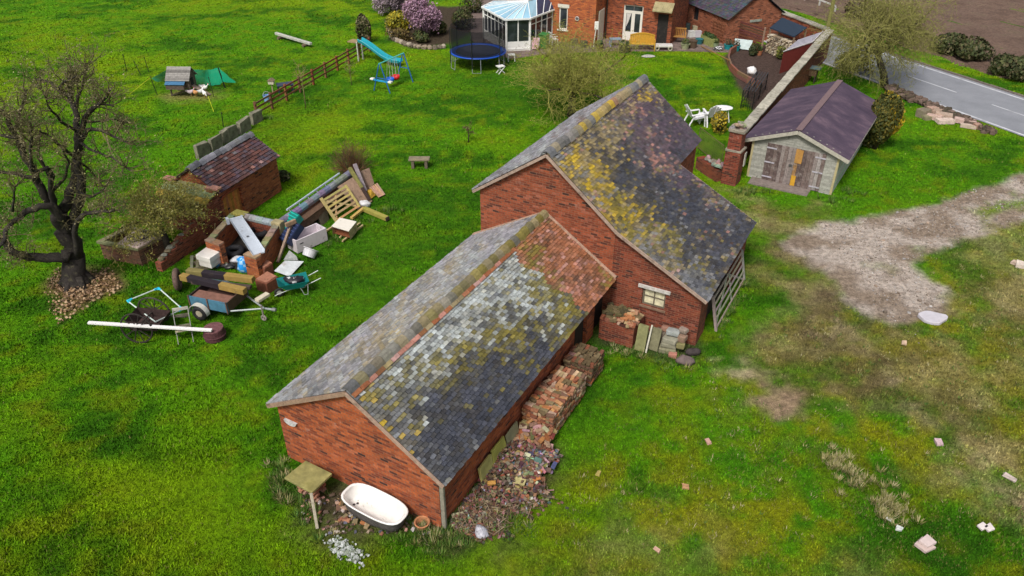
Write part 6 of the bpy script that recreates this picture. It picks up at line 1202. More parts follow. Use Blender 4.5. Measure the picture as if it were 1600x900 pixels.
for k in range(5): w.lathe([(.13, -.0), (.145, .02), (.145, L_*.78/5-.015), (.13, L_*.78/5)], 10, c=(L_*.22+k*L_*.78/5, 0, .85), M=Matrix.Rotation(PI/2, 3, 'Y'), col=tuple(c*U(.85, 1.15) for c in (.3, .3, .33)))
o = w.build('round_coping', M_STONE, pen); o.location = pk['bb']-A_; o.rotation_euler = (0, 0, qa)
w = MB((.36, .32, .08)); w.box((.28, 0, .93), (.6, .36, .12)); o = w.build('coping_stone', bpy.data.materials['moss_stone'], pen, bevel=.015); o.location = pk['bb']-A_; o.rotation_euler = (0, 0, qa)
b = MB((.03, .025, .02)); c = [pk['a'], pk['bb'], pk['dd'], pk['cc']]; b.prism([(p.x-A_.x, p.y-A_.y) for p in c[::-1]], -.02, .06); b.build('floor', M_SOIL, pen)
BUILT.append([tuple(p[:2]) for p in c])
# long wall with round coping
q0, q1 = G(437, 346, .95), G(547, 268, .95); q0.z = q1.z = 0; WA_ = ang(q0, q1); L_ = (q1-q0).length; lw = thing('coped_wall', 'long low brick wall with rounded blue grey coping behind the heaped timber', 'wall', q0, WA_); WLW = frame(q0, WA_)
b = MB(); b.bx((0, -.11, -.05), (L_, .11, .84)); b.build('brickwork', brick('brick_coped', c1=(.16, .08, .05), c2=(.1, .06, .04), darkamt=.5), lw)
b = MB(); n_ = 12
for k in range(n_): b.lathe([(.14, 0), (.155, .015), (.155, L_/n_-.015), (.14, L_/n_)], 10, c=(k*L_/n_, 0, .87), M=Matrix.Rotation(PI/2, 3, 'Y'), col=tuple(c*U(.7, 1.2) for c in (.2, .21, .25)))
b.build('round_coping', M_STONE, lw); b = MB((.34, .29, .16)); b.box((-.12, 0, .5), (.3, .4, 1.05)); b.build('corner_pier', bpy.data.materials['moss_stone'], lw, bevel=.02)
b = MB((.2, .12, .09)); b.bx((.6, -.42, .3), (L_-.1, -.115, .62)); b.build('ledge', M_STONE, lw, bevel=.01); b = MB((.12, .07, .045)); b.bx((.5, -.46, .62), (L_, -.112, .68)); b.build('ledge_plank', M_WOOD, lw)
def lying(name, label, cat, a, e, w, h, col, m=None, bevel=.008, seg=None):
    a = Vector(a); e = Vector(e); o = Vector((a.x, a.y, 0)); b = MB(col)
    if seg: 
        for s0, s1, c in seg: b.bar(a.lerp(e, s0)-o, a.lerp(e, s1)-o, w, h, col=c)
    else: b.bar(a-o, e-o, w, h)
    return tag(b.build(name, m or M_TIMBER, loc=o, bevel=bevel), label, cat)
def board(name, label, cat, quad, t_, col, m=None):
    o = Vector((quad[0].x, quad[0].y, 0)); b = MB(col); b.slab([p-o for p in quad], t_); return tag(b.build(name, m or M_WOOD, loc=o, bevel=.004), label, cat)
t = thing('metal_rail', 'pale blue metal rail lying along the top of the coped wall', 'rail', (0, 0, 0)); a, e = G(448, 328, 1.12), G(530, 271, 1.12); t.location = (a.x, a.y, 0); o = Vector((a.x, a.y, 0)); b = MB((.5, .58, .66)); b.tube([a-o, e-o], .04, 6); b.build('pipe', M_METAL, t)
b = MB((.3, .36, .42))
for k in range(6): p = a.lerp(e, (k+.2)/6)-o; b.tube([p, p+Vector((.16, -.1, -.2))], .016, 4)
b.build('bracket', M_METAL, t)
# small slide across the pen
a, e = G(368, 343, 1.02), G(404, 394, .98); o = Vector((a.x, a.y, 0)); t = thing('toy_slide', 'pale grey plastic slide lying across the brick pen', 'slide', o, ang(a, e)); L_ = Vector((e.x-a.x, e.y-a.y, 0)).length; b = MB((.5, .55, .62)); w_ = .23; vs_ = []
for i in range(9):
    x = L_*i/8; z = 1.02-.03*i/8+.05*math.cos(i/8*PI); vs_ += [(x, -w_, z+.09), (x, -w_+.05, z), (x, w_-.05, z), (x, w_, z+.09), (x, w_-.02, z-.05), (x, -w_+.02, z-.05)]
b.add(vs_, [(i*6+j, i*6+(j+1) % 6, (i+1)*6+(j+1) % 6, (i+1)*6+j) for i in range(8) for j in range(6)]+[tuple(range(6))[::-1], tuple(48+k for k in range(6))]); b.build('chute', M_PLASTIC, t)
b = MB((.52, .57, .64)); b.tube([(0, -w_-.02, 1.08), (-.1, -w_-.02, 1.02), (-.1, w_+.02, 1.02), (0, w_+.02, 1.08)], .05, 7); b.box((-.05, -w_-.05, 1.02), (.2, .1, .22)); b.build('rim', M_PLASTIC, t); b = MB((.1, .1, .11)); b.lathe([(0, 0), (.045, 0), (.045, .012), (0, .012)], 10, c=(L_*.55, 0, 1.02)); b.build('drain_hole', M_PLASTIC, t)
for i, (px, py, z, Rr, lab) in enumerate([(404, 362, .45, .3, 'upper black tyre lying in the back corner of the pen'), (403, 366, .22, .31, 'lower black tyre in the stack inside the pen'), (366, 392, .2, .27, 'dark tyre in shadow at the front of the pen')]):
    p = G(px, py, z); b = MB((.022, .022, .026)); b.torus((0, 0, 0), Rr, .11, n=24, m=9); tag(b.build('tyre', M_RUBBER, loc=p, smooth=True), lab, 'tyre', 'old black tyres in the pen')
lying('stick', 'thin upright wooden stake standing in the pen corner', 'stake', G(335, 372, .1), V(336, 349, G(335, 372, .1).y), .04, .04, (.32, .24, .12))
# white hive box on pallet
P = [G(305, 398, .62), G(323.5, 385, .62), G(348.5, 389.5, .62), G(327, 404, .62)]; o = P[0].copy(); o.z = 0; t = thing('white_crate', 'white insulated box standing on a pallet in front of the pen', 'box', o); b = MB((.76, .72, .68)); Q = [p-o for p in P]; c = sum(Q, Vector())/4; S_ = [c+(q-c)*.88 for q in Q]
b.add([Vector((p.x, p.y, .16)) for p in S_]+[p-Vector((0, 0, .2)) for p in S_], [(0, 1, 5, 4), (1, 2, 6, 5), (2, 3, 7, 6), (3, 0, 4, 7), (0, 3, 2, 1), (4, 5, 6, 7)]); b.build('body', M_WHITE, t, bevel=.02)
b = MB((.8, .77, .72)); b.add([p-Vector((0, 0, .199)) for p in Q]+Q, [(0, 1, 5, 4), (1, 2, 6, 5), (2, 3, 7, 6), (3, 0, 4, 7), (4, 5, 6, 7), (0, 3, 2, 1)]); b.build('lid', M_WHITE, t, bevel=.02)
a, e = G(297, 424), G(350, 412); t = thing('pallet', 'weathered slatted pallet on the grass under the white box', 'pallet', a, ang(a, e)-.15); b = MB((.24, .2, .13))
for k in range(7): b.box((.08+k*.19, .42, .135), (.1, .95, .022), col=tuple(c*U(.7, 1.3) for c in b.col))
b.build('slat', M_WOOD, t)
for y in (.0, .42, .84): b = MB((.17, .14, .09)); b.bx((0, y-.04, 0), (1.3, y+.04, .122)); b.build('bearer', M_WOOD, t)
sack('blue and white rubble sack in front of the brick pen', 383, 422, (.31, .27, .28), (.02, .28, .75), (.3, .55, .8), 5); sack('small blue bundle beside the white box', 339, 416, (.2, .15, .14), (.03, .2, .55), (.1, .3, .6), 6, z=.0); sack('white sheet bunched up behind the blue rubble sack', 374, 409, (.25, .2, .13), (.55, .56, .6), (.62, .62, .66), 8); sack('black bin liner slumped between box and rubble sack', 357, 418, (.26, .15, .09), (.012, .012, .014), (.02, .02, .022), 9)
# trailer
ta, te = G(297, 476, .42), G(357, 488, .42); TA = ang(ta, te); wh = G(323, 493); tw_, tl = 1.12, (Vector((te.x-ta.x, te.y-ta.y, 0))).length; o = Vector((ta.x, ta.y, 0)); tr = thing('box_trailer', 'small old blue and brown box trailer with white mudguard', 'trailer', o, TA)
b = MB((.1, .05, .04)); b.bx((0.04, .04, .4), (tl-.04, tw_-.04, .45)); b.build('floor', M_WOOD, tr)
b = MB(); 
for (p, q, c) in (((0, 0), (tl, .035), (.06, .17, .25)), ((0, tw_-.035), (tl, tw_), (.08, .14, .2)), ((0, .036), (.035, tw_-.036), (.045, .032, .03)), ((tl-.035, .036), (tl, tw_-.036), (.1, .06, .045))): b.bx((p[0], p[1], .38), (q[0], q[1], .76), col=c)
b.build('side_panel', paint('trailer_paint', .4, 5, .65, .2, .45, (.1, .055, .04)), tr)
b = MB((.2, .1, .075)); b.bx((.05, .05, .46), (tl-.05, .5, .7)); b.build('plank_load', M_WOOD, tr); b = MB((.14, .08, .06)); 
for x in (0.02, tl*.5, tl-.02): b.bx((x-.02, -.03, .36), (x+.02, -.001, .8))
b.build('upright', M_RUST, tr)
wx = (frame(o, TA).inverted() @ wh).x
for y in (-.14, tw_+.14):
    b = MB((.02, .02, .022)); b.torus((wx, y, .27), .19, .085, M=Matrix.Rotation(PI/2, 3, 'X'), n=20, m=8); wl = b.build('wheel', M_RUBBER, tr, smooth=True); b = MB((.5, .44, .34)); b.lathe([(0, -.05), (.06, -.055), (.08, -.03), (.1, -.03), (.115, -.06), (.12, -.06), (.12, .05), (0, .05)], 18, c=(wx, y, .27), M=Matrix.Rotation(PI/2 if y < 0 else -PI/2, 3, 'X').inverted() if 0 else Matrix.Rotation(PI/2, 3, 'X').transposed() if y > 0 else Matrix.Rotation(PI/2, 3, 'X'), cap=False)
    for k in range(5): a = k*2*PI/5; b.box((wx+.085*math.cos(a), y+(-.036 if y < 0 else .036), .27+.085*math.sin(a)), (.03, .012, .03), col=(.06, .05, .04))
    b.build('rim', M_METAL, wl)
    b = MB((.6, .58, .52)); n_ = 12
    for k in range(n_):
        a0, a1 = PI*k/n_, PI*(k+1)/n_; b.bar((wx+.34*math.cos(a0), y, .3+.31*math.sin(a0)), (wx+.34*math.cos(a1), y, .3+.31*math.sin(a1)), .22, .015, up=(0, 1, 0)) if 0 else b.add([(wx+.34*math.cos(a), y+s*.085+(-.01 if y < 0 else .01), .29+.335*math.sin(a)+dz) for dz in (0, -.02) for a in (a0, a1) for s in (-1, 1)], [(0, 1, 3, 2), (4, 6, 7, 5), (0, 2, 6, 4), (1, 5, 7, 3)])
    b.build('mudguard', M_METAL, tr)
b = MB((.3, .34, .34)); jx = tl+.95
b.tube([(tl, .1, .4), (jx, tw_/2, .4)], .03, 6); b.tube([(tl, tw_-.1, .4), (jx, tw_/2, .4)], .03, 6); b.tube([(jx-.05, tw_/2, .4), (jx+.35, tw_/2, .42)], .035, 7); b.build('drawbar', M_METAL, tr)
b = MB((.25, .22, .2)); b.tube([(jx, tw_/2-.12, .05), (jx, tw_/2-.12, .6)], .03, 7); b.torus((jx, tw_/2-.12, .11), .08, .03, M=Matrix.Rotation(PI/2, 3, 'X'), n=14, m=6); b.build('jockey_wheel', M_RUST, tr); b = MB((.2, .21, .21)); b.lathe([(0, -.05), (.06, -.05), (.06, .08), (0, .1)], 10, c=(jx+.35, tw_/2, .43), M=Matrix.Rotation(PI/2, 3, 'Y')); b.build('hitch', M_METAL, tr)
BK, OCH = (.022, .016, .022), (.3, .2, .055)
lying('timber_beam', 'front heavy ochre beam with black middle lying across the trailer', 'beam', G(283.5, 432, .88), G(383, 455, .88), .21, .2, OCH, M_TIMBER, .01, [(0, .12, OCH), (.1202, .62, BK), (.6202, 1, OCH)]); lying('timber_beam', 'rear heavy ochre beam with black middle lying across the trailer', 'beam', G(293, 424, .88), G(396, 437, .88), .21, .2, OCH, M_TIMBER, .01, [(0, .24, (.2, .17, .06)), (.2402, .58, BK), (.5802, 1, OCH)])
lying('timber_beam', 'brown old beam lying behind and below the two ochre beams', 'beam', G(300, 440, .8), G(392, 449, .8), .16, .12, (.07, .05, .04))
p = G(281, 452); b = MB((.13, .085, .07)); b.torus((0, 0, .4), .3, .1, M=Matrix.Rotation(PI/2, 3, 'Y') @ Matrix.Rotation(.2, 3, 'X'), n=24, m=8); b.lathe([(0, -.04), (.24, -.04), (.24, .04), (0, .04)], 18, c=(0, 0, .4), M=Matrix.Rotation(PI/2, 3, 'Y'), col=(.3, .23, .19)); ow = b.build('spare_wheel', M_RUST, tr, loc=frame(o, TA).inverted() @ p, rz=R(25)-TA, smooth=True); ow['label'] = 'brown old wheel standing at the left end'
lying('timber_block', 'pale cut timber block resting on the trailer drawbar', 'block', G(401, 470, .45), G(419, 459, .47), .2, .1, (.55, .5, .38))
# terracotta blocks
for lab, quad, z in (('rear brown brick chimney block beside the pen', ((402, 413), (414, 405), (426, 411), (413, 420)), .42), ('front brown brick chimney block nearest the wheelbarrow', ((398, 437), (418, 424), (434, 432), (416, 444)), .42)):
    P = [G(*q, z) for q in quad]; o = P[0].copy(); o.z = 0; Q = [p-o for p in P]; b = MB((.24, .085, .05)); b.add([Vector((p.x, p.y, 0)) for p in Q]+Q, [(0, 1, 5, 4), (1, 2, 6, 5), (2, 3, 7, 6), (3, 0, 4, 7), (0, 3, 2, 1), (4, 5, 6, 7)]); c = sum(Q, Vector())/4
    t = thing('masonry_block', label=lab, cat='block', loc=o); b.build('base', M_BRICKS, t, bevel=.015); b = MB((.36, .16, .1)); I = [c+(q-c)*.9+Vector((0, 0, .03)) for q in Q]; b.add([q+Vector((0, 0, .001)) for q in I]+[q-Vector((0, 0, .035)) for q in I], [(0, 1, 2, 3), (0, 4, 5, 1), (1, 5, 6, 2), (2, 6, 7, 3), (3, 7, 4, 0)]); b.build('top', M_BRICKS, t)
board('white_sheet', 'white crinkled sheet lying on the grass above the wheelbarrow', 'sheet', [G(428.5, 423, .25), G(445, 407, .3), G(475, 408, .12), G(453, 432, .05)], .02, (.6, .64, .66), paint('dirty_sheet', .25, 4, .5, .4, .25, (.3, .25, .2))); board('grey_sheet', 'grey flat sheet tucked behind the white crinkled sheet', 'sheet', [G(443, 406, .2), G(452, 391, .4), G(463, 400, .3), G(466, 407, .15)], .02, (.3, .31, .31))
lying('post_and_cap', 'weathered T shaped post leaning against the coped wall', 'post', G(434, 410, .03), G(456, 347, 1.05), .09, .1, (.28, .2, .15), M_WOOD); lying('short_board', 'short pale brown board on top of the leaning T post', 'board', G(446, 352, 1.08), G(462, 345, 1.1), .1, .16, (.3, .2, .13), M_WOOD)
# white fish bin with crates
P = [Vector((-7.9, 24.6, 0)), Vector((-6.98, 25.62, 0))]; a = ang(*P); t = thing('white_bin', 'long white open plastic bin beside the coped wall', 'bin', P[0], a); L_, D_, H_, T_ = 1.35, .62, .56, .05; b = MB((.62, .56, .6)); b.bx((0, 0, .04), (L_, T_, H_)); b.bx((0, D_-T_, .04), (L_, D_, H_)); b.bx((0, T_, .04), (T_, D_-T_, H_)); b.bx((L_-T_, T_, .04), (L_, D_-T_, H_)); b.bx((T_, T_, .06), (L_-T_, D_-T_, .12)); b.build('body', M_PLASTIC, t)
b = MB((.03, .03, .03)); b.bx((-.004, .25, .38), (-.001, .38, .42)); b.bx((.14, -.004, .36), (.3, -.001, .4)); b.build('hand_slot', M_PLASTIC, t); WB_ = frame(P[0], a)
def crate(label, c, size, M_, col):
    t = thing('plastic_crate', label, 'crate', c); w, d, h = size; b = MB(col)
    b.box((0, 0, 0), (w, d, .03), M=M_)
    for s in (-1, 1): b.box(M_ @ Vector((s*w/2, 0, h/2)), (.03, d, h), M=M_); b.box(M_ @ Vector((0, s*d/2, h/2)), (w, .03, h), M=M_)
    b.build('shell', M_PLASTIC, t); b = MB(tuple(k*2.4+.01 for k in col))
    for k in range(6): b.box(M_ @ Vector((-w/2+w*(k+.5)/6, 0, -.024)), (.03, d*.96, .016), M=M_)
    b.build('ribs', M_PLASTIC, t)
rot = Matrix.Rotation(a, 3, 'Z') @ Matrix.Rotation(R(-38), 3, 'Y') @ Matrix.Rotation(PI, 3, 'X'); crate('dark navy plastic crate tipped into the white bin', W3(WB_, .1, .5, .74), (.82, .52, .26), rot, (.015, .025, .07)); crate('dark green slatted crate leaning behind the navy crate', W3(WB_, .45, .98, .9), (.72, .5, .28), Matrix.Rotation(a, 3, 'Z') @ Matrix.Rotation(R(-32), 3, 'Y') @ Matrix.Rotation(PI, 3, 'X'), (.0, .17, .14))
p = G(485, 404); b = MB((.55, .55, .58)); Mx = Matrix.Rotation(R(-35), 3, 'X') @ Matrix.Rotation(R(20), 3, 'Y'); b.lathe([(.2, -.12), (.23, -.12), (.25, .14), (.3, .16), (.3, .18), (.22, .18), (.19, -.1)], 22, c=(0, 0, .22), M=Mx, cap=False); b.lathe([(0, -.1), (.2, -.1)], 22, c=(0, 0, .22), M=Mx, cap=False, col=(.12, .06, .05)); tag(b.build('flue_ring', M_PLASTIC, loc=p, smooth=False), 'grey white round pot lying tilted on grass beside the white bin', 'pot')
# wheelbarrow
a, e = G(449, 462), G(478, 441); t = thing('wheelbarrow', 'teal wheelbarrow with black bags in its tray', 'wheelbarrow', G(449, 461), R(22)); t.scale = (.88,)*3; b = MB((.005, .2, .2)); b0 = [(-.02, -.22), (.62, -.27), (.62, .27), (-.02, .22)]; b1 = [(-.28, -.32), (.86, -.38), (.86, .38), (-.28, .32)]
vs_ = [(x, y, .36) for x, y in b0]+[(x, y, .64) for x, y in b1]+[(x*.97, y*.95, .64) for x, y in b1]+[(x+.01*(1 if x < .3 else -1), y*.93, .38) for x, y in b0]
b.add(vs_, [(3, 2, 1, 0)]+[(i, (i+1) % 4, (i+1) % 4+4, i+4) for i in range(4)]+[(4+i, 4+(i+1) % 4, 8+(i+1) % 4, 8+i) for i in range(4)]+[(8+i, 8+(i+1) % 4, 12+(i+1) % 4, 12+i) for i in range(4)]+[(12, 13, 14, 15)]); b.build('tray', M_METAL, t)
b = MB((.02, .02, .02)); b.torus((-.28, 0, .19), .14, .05, M=Matrix.Rotation(PI/2, 3, 'X'), n=18, m=7); wb = b.build('wheel', M_RUBBER, t, smooth=True); b = MB((.4, .4, .38)); b.lathe([(0, -.03), (.1, -.03), (.1, .03), (0, .03)], 12, c=(-.28, 0, .19), M=Matrix.Rotation(PI/2, 3, 'X')); b.build('rim', M_METAL, wb)
for s in (-1, 1):
    b = MB((.42, .46, .44)); b.tube([(-.46, s*.08, .12), (-.28, s*.09, .19), (.1, s*.2, .34), (.7, s*.27, .42), (1.32, s*.3, .64)], .018, 6); b.build('handle', M_METAL, t); b = MB((.42, .46, .44)); b.tube([(.5, s*.24, .38), (.62, s*.26, .02), (.75, s*.26, .02), (.8, s*.27, .42)], .016, 6); b.build('leg', M_METAL, t)
p = G(462, 437, .5); b = MB((.015, .015, .02)); b.blob((0, 0, 0), (.26, .2, .12), .45, 12, 8, 3); 
for i in range(0, len(b.f), 9): b.c[i] = (.5, .5, .52)
tag(b.build('black_bag', M_PLASTIC, loc=W3(frame(G(449, 461), R(22)), .3, 0, .54), smooth=True), 'black and white bag heaped in the teal wheelbarrow', 'bag')
# timber gate, boards and beams against the coped wall
def gate(name, label, loc, Mx, Wd, Hh, col, nb, brace, th=.05, rw=.085):
    t = thing(name, label, 'gate', loc); f = lambda x, z, y=0: Mx @ Vector((x, y, z))
    def bb(nm, p, q, w_, d_=th, y=0): b = MB(tuple(c*U(.85, 1.15) for c in col)); b.bar(f(*p, y), f(*q, y), d_, w_, up=f(0, 0, 1)-f(0, 0, 0)) if 0 else b.bar(f(*p, y), f(*q, y), w_, d_, up=(f(0, 0, 1)-f(0, 0, 0))); b.build(nm, M_TIMBER, t, bevel=.005)
    bb('stile', (0, -.04), (0, Hh+.08), .11, th*1.5); bb('stile', (Wd, 0), (Wd, Hh+.02), .09, th*1.3)
    for k in range(nb): z = .05+(Hh-.1)*(k/(nb-1))**.9; bb('rail', (.05, z), (Wd-.04, z), rw, th*.7)
    for p, q in brace: bb('brace', p, q, .075, th*.5, th*.62)
P = [G(503, 312, .93), G(537, 291, 1.0), G(561, 328, .16), G(522, 345, .1)]; zx = (P[1]-P[0]).normalized(); dn = ((P[2]+P[3])/2-(P[0]+P[1])/2); Hh = dn.length; dn = (dn-zx*dn.dot(zx)).normalized(); Mx = Matrix((dn, -zx.cross(dn)*-1, zx)).transposed(); Mx = Matrix((zx, zx.cross(-dn)*-1, -dn)).transposed()
gate('timber_gate', 'pale new five bar timber gate leaning over the low ledge', P[0]+dn*Hh, Mx, (P[1]-P[0]).length+.1, Hh, (.5, .36, .16), 6, (((0.05, Hh*.95), ((P[1]-P[0]).length, .1)), ((0.05, .05), ((P[1]-P[0]).length*.6, Hh*.95))))
board('plywood_board', 'large brown plywood board leaning behind the timber gate', 'board', [G(527, 292, .85), G(551, 277, .95), G(582, 314, .06), G(560, 328, .05)], .025, (.3, .2, .14)); board('plywood_board', 'brown board with ragged edge leaning at the wall end', 'board', [G(562, 268, .9), G(577, 262, .85), G(585, 287, .3), G(573, 300, .06)], .025, (.27, .18, .13))
lying('leaning_beam', 'olive green beam with dark lower end leaning over the boards', 'beam', G(546, 262, 1.25), G(577, 313, .12), .14, .12, (.2, .18, .05), M_WOOD, .008, [(0, .62, (.2, .19, .06)), (.6202, 1, (.05, .03, .025))]); lying('leaning_beam', 'grey lilac plank leaning at the right end of the wall', 'plank', G(554, 256, 1.3), G(571, 299, .3), .17, .06, (.27, .23, .25), M_WOOD)
board('yellow_board', 'small ochre yellow board at the foot of the leaning beams', 'board', [G(573, 297, .3), G(580, 295, .35), G(587, 305, .06), G(579, 311, .05)], .03, (.42, .26, .03))
a, e = G(579, 291, .4), G(584, 287, .42); t = thing('slatted_pallet', 'pinkish slatted pallet piece lying right of the ochre board', 'pallet', Vector((a.x, a.y, 0))); o = Vector((a.x, a.y, 0))
for k in range(5): b = MB(tuple(c*U(.8, 1.2) for c in (.4, .26, .18))); p0 = G(578+k*2.6, 293-k*1.6, .36); p1 = G(593+k*2.0, 308-k*.9, .06); b.bar(p0-o, p1-o, .07, .03); b.build('slat', M_WOOD, t)
b = MB((.28, .18, .12)); b.bar(G(583, 297, .24)-o, G(592, 291, .26)-o, .06, .05); b.build('bearer', M_WOOD, t)
sack('white plastic bag between the boards and the ochre timber', 568, 322, (.3, .2, .13), (.62, .62, .64), (.55, .55, .56), 12)
lying('timber_length', 'ochre timber lying end on from the plywood to the gate', 'timber', G(549, 341, .12), G(569, 325, .14), .13, .1, (.48, .33, .1)); lying('timber_length', 'yellow green box timber pointing out over the lawn', 'timber', G(568, 326, .12), G(606, 342, .12), .19, .16, (.3, .27, .06), M_TIMBER, .01, [(0, .97, (.3, .27, .06)), (.9702, 1, (.06, .04, .035))])
P = [G(518, 353, .5), G(531, 340, .5), G(557, 346, .5), G(545, 361, .5)]; o = P[0].copy(); o.z = 0; Q = [p-o for p in P]; t = thing('white_cabinet', 'white topped open cabinet lying on slats in front of gate', 'cabinet', o); b = MB((.72, .68, .6)); b.slab(Q, .03); b.build('top', M_WHITE, t); b = MB((.55, .42, .24)); c0, c1, c2, c3 = [Vector((q.x, q.y, .1)) for q in Q]; z = Vector((0, 0, .365))
b.add([c2, c3, c3+z, c2+z, c0, c1, c1+z, c0+z], [(0, 1, 2, 3), (5, 0, 3, 6), (4, 5, 6, 7)]); b.build('side', M_WOOD, t); b = MB((.2, .07, .03)); m_ = Vector((0, 0, .03)); b.add([c0+m_+(c1-c0)*.15, c3+m_+(c2-c3)*.15, c2+m_, c1+m_], [(0, 1, 2, 3)]); b.add([c0+(c1-c0)*.3, c3+(c2-c3)*.3, c3+(c2-c3)*.3+z, c0+(c1-c0)*.3+z], [(0, 1, 2, 3)]); b.build('interior', M_WOOD, t)
for p0, p1 in (((502, 366), (528, 349)), ((535, 377), (567, 352)), ((531, 371), (562, 349))): b = MB((.5, .38, .2)); b.bar(G(*p0, .07)-o, G(*p1, .07)-o, .06, .06); b.build('slat', M_TIMBER, t)
for k, (q, lab) in enumerate((((481, 341), 'rough grey flagstone leaning against the ledge behind the white bin'), ((505, 347), 'dark mossy flagstone leaning behind the timber gate foot'))):
    p = G(*q); b = MB((.17, .14, .1)); b.box((0, .0, .3), (.52, .08, .66), M=Matrix.Rotation(R(-18), 3, 'X'), jit=.05); tag(b.build('flagstone', M_STONE, loc=p, rz=WA_+U(-.1, .1), bevel=.015), lab, 'flagstone')
# concrete bench on lawn
a, e = G(641, 263), G(671, 262); t = thing('stone_bench', 'small weathered stone bench alone on the middle lawn', 'bench', a, 0); b = MB((.24, .2, .14)); b.box((.42, .15, .4), (.95, .4, .09)); b.build('seat', bpy.data.materials['moss_stone'], t, bevel=.02)
for x in (.12, .72): b = MB((.15, .12, .09)); b.box((x, .15, .17), (.12, .32, .36)); b.build('leg', M_STONE, t)
# ---- old hand cart, plank, goal frame, chair, drum
def spoked(name, c, Rr, M_, parent, col):
    b = MB(col); b.torus(c, Rr, .028, M=M_, n=28, m=6); b.lathe([(0, -.09), (.06, -.09), (.07, 0), (.06, .09), (0, .09)], 10, c=c, M=M_, cap=False)
    for k in range(10): a = k*2*PI/10; b.tube([Vector(c)+M_ @ Vector((.05*math.cos(a), .05*math.sin(a), 0)), Vector(c)+M_ @ Vector((Rr*math.cos(a), Rr*math.sin(a), 0))], .016, 5)
    return b.build(name, M_RUST, parent)
t = thing('hand_cart', 'rusty dark old two wheeled cart beneath the long white plank', 'cart', G(222, 531), R(-6)); b = MB((.05, .03, .028)); b.add([(-.3, .05, .3), (.55, .05, .34), (.7, .05, .62), (-.42, .05, .66), (-.3, .8, .3), (.55, .8, .34), (.7, .8, .62), (-.42, .8, .66)], [(0, 1, 2, 3), (5, 4, 7, 6), (1, 5, 6, 2), (4, 0, 3, 7), (0, 4, 5, 1)]); b.add([(-.27, .08, .35), (.53, .08, .38), (.53, .77, .38), (-.27, .77, .35)], [(0, 1, 2, 3)]); b.build('tub', M_RUST, t)
spoked('wheel', (0, -.08, .5), .5, Matrix.Rotation(PI/2-.12, 3, 'X'), t, (.03, .024, .022)); spoked('wheel', (.05, .93, .5), .5, Matrix.Rotation(PI/2+.1, 3, 'X'), t, (.06, .055, .045))
for y in (.12, .73): b = MB((.07, .06, .05)); b.tube([(.5, y, .42), (1.15, y, .45), (1.3, y+.05, .5)], .025, 6); b.build('shaft', M_RUST, t)
b = MB((.05, .04, .035)); b.tube([(.0, -.1, .5), (.04, .95, .5)], .03, 6); b.build('axle', M_RUST, t)
lying('white_plank', 'long straight white plank laid across the old cart', 'plank', G(138, 504, .68), G(331, 516, .5), .11, .06, (.78, .76, .76), M_WHITE, .004)
P = [G(199, 470, .35), G(248, 450, .3), G(285, 483, .2), G(243, 503, .45)]; o = Vector((P[0].x, P[0].y, 0)); t = thing('goal_frame', 'white square pipe frame with cyan corners on the grass', 'frame', o)
for i in range(4): j = (i+1) % 4; b = MB((.6, .7, .66)); b.tube([P[i]-o, P[j]-o], .022, 6); b.build('pipe', M_PLASTIC, t)
for i in range(3): b = MB((.03, .5, .7)); k = P[i]; d0 = (P[(i+1) % 4]-k).normalized(); d1 = (P[(i+3) % 4]-k).normalized(); b.tube([k+d0*.16-o, k-o, k+d1*.16-o], .038, 7); b.add([k-o, k-o+d0*.15, k-o+d1*.15], [(0, 1, 2)]); b.build('corner_joint', M_PLASTIC, t)
t = thing('folding_chair', 'old slatted folding chair standing near the rusty drum', 'chair', G(291, 530), R(18)); b = MB((.3, .27, .2))
for k in range(3): b.box((0, -.12+k*.14, .42), (.44, .1, .025), col=(.36, .32, .22) if k == 0 else (.14, .13, .09))
b.build('seat', M_WOOD, t); b = MB((.42, .4, .36)); b.box((0, .42, .88), (.46, .03, .1)); b.box((0, .36, .68), (.44, .025, .08), col=(.12, .11, .08)); b.build('backrest', M_WOOD, t)
for s in (-1, 1):
    b = MB((.2, .2, .18)); b.bar((s*.22, -.22, 0), (s*.22, .44, .92), .022, .03); b.build('leg', M_METAL, t); b = MB((.2, .2, .18)); b.bar((s*.2, .26, 0), (s*.2, -.2, .42), .022, .03); b.build('leg', M_METAL, t)
t = thing('rusty_drum', 'maroon rusty iron pot with broken rim at the right end of the plank', 'drum', G(337, 528)); b = MB((.09, .035, .04)); b.lathe([(.3, 0), (.33, .03), (.33, .15), (.35, .17), (.33, .19), (.31, .36), (.27, .37), (.29, .2), (.27, .06), (0, .05)], 22, cap=False); b.build('body', M_RUST, t); b = MB((.16, .07, .075)); b.lathe([(0, .385), (.28, .385), (.29, .37), (.31, .37), (.3, .4), (0, .41)], 22, cap=False); b.build('lid', M_RUST, t)
# leaf litter under the old tree
b = MB(); r = random.Random(10); lp = POLY['litter']; xs_ = [p[0] for p in lp]; ys_ = [p[1] for p in lp]
for k in range(2600):
    x, y = r.uniform(min(xs_)-.2, max(xs_)+.2), r.uniform(min(ys_)-.2, max(ys_)+.2)
    if polydist([x], [y], lp)[0] < r.uniform(-.25, .2): continue
    s = r.uniform(.03, .075); a = rv(r).normalized(); a.z *= .4; c = a.orthogonal().normalized(); p = Vector((x, y, r.uniform(.0, .06)+.03)); b.add([p-a*s, p+c*s*.6, p+a*s, p-c*s*.6], [(0, 1, 2, 3)], r.choice([(.24, .14, .07), (.3, .19, .1), (.15, .085, .045), (.36, .25, .15), (.1, .06, .035)]))
tag(b.build('leaf_litter', M_LEAF), 'brown fallen leaves heaped round the foot of the old tree', 'leaf litter', kind='stuff')
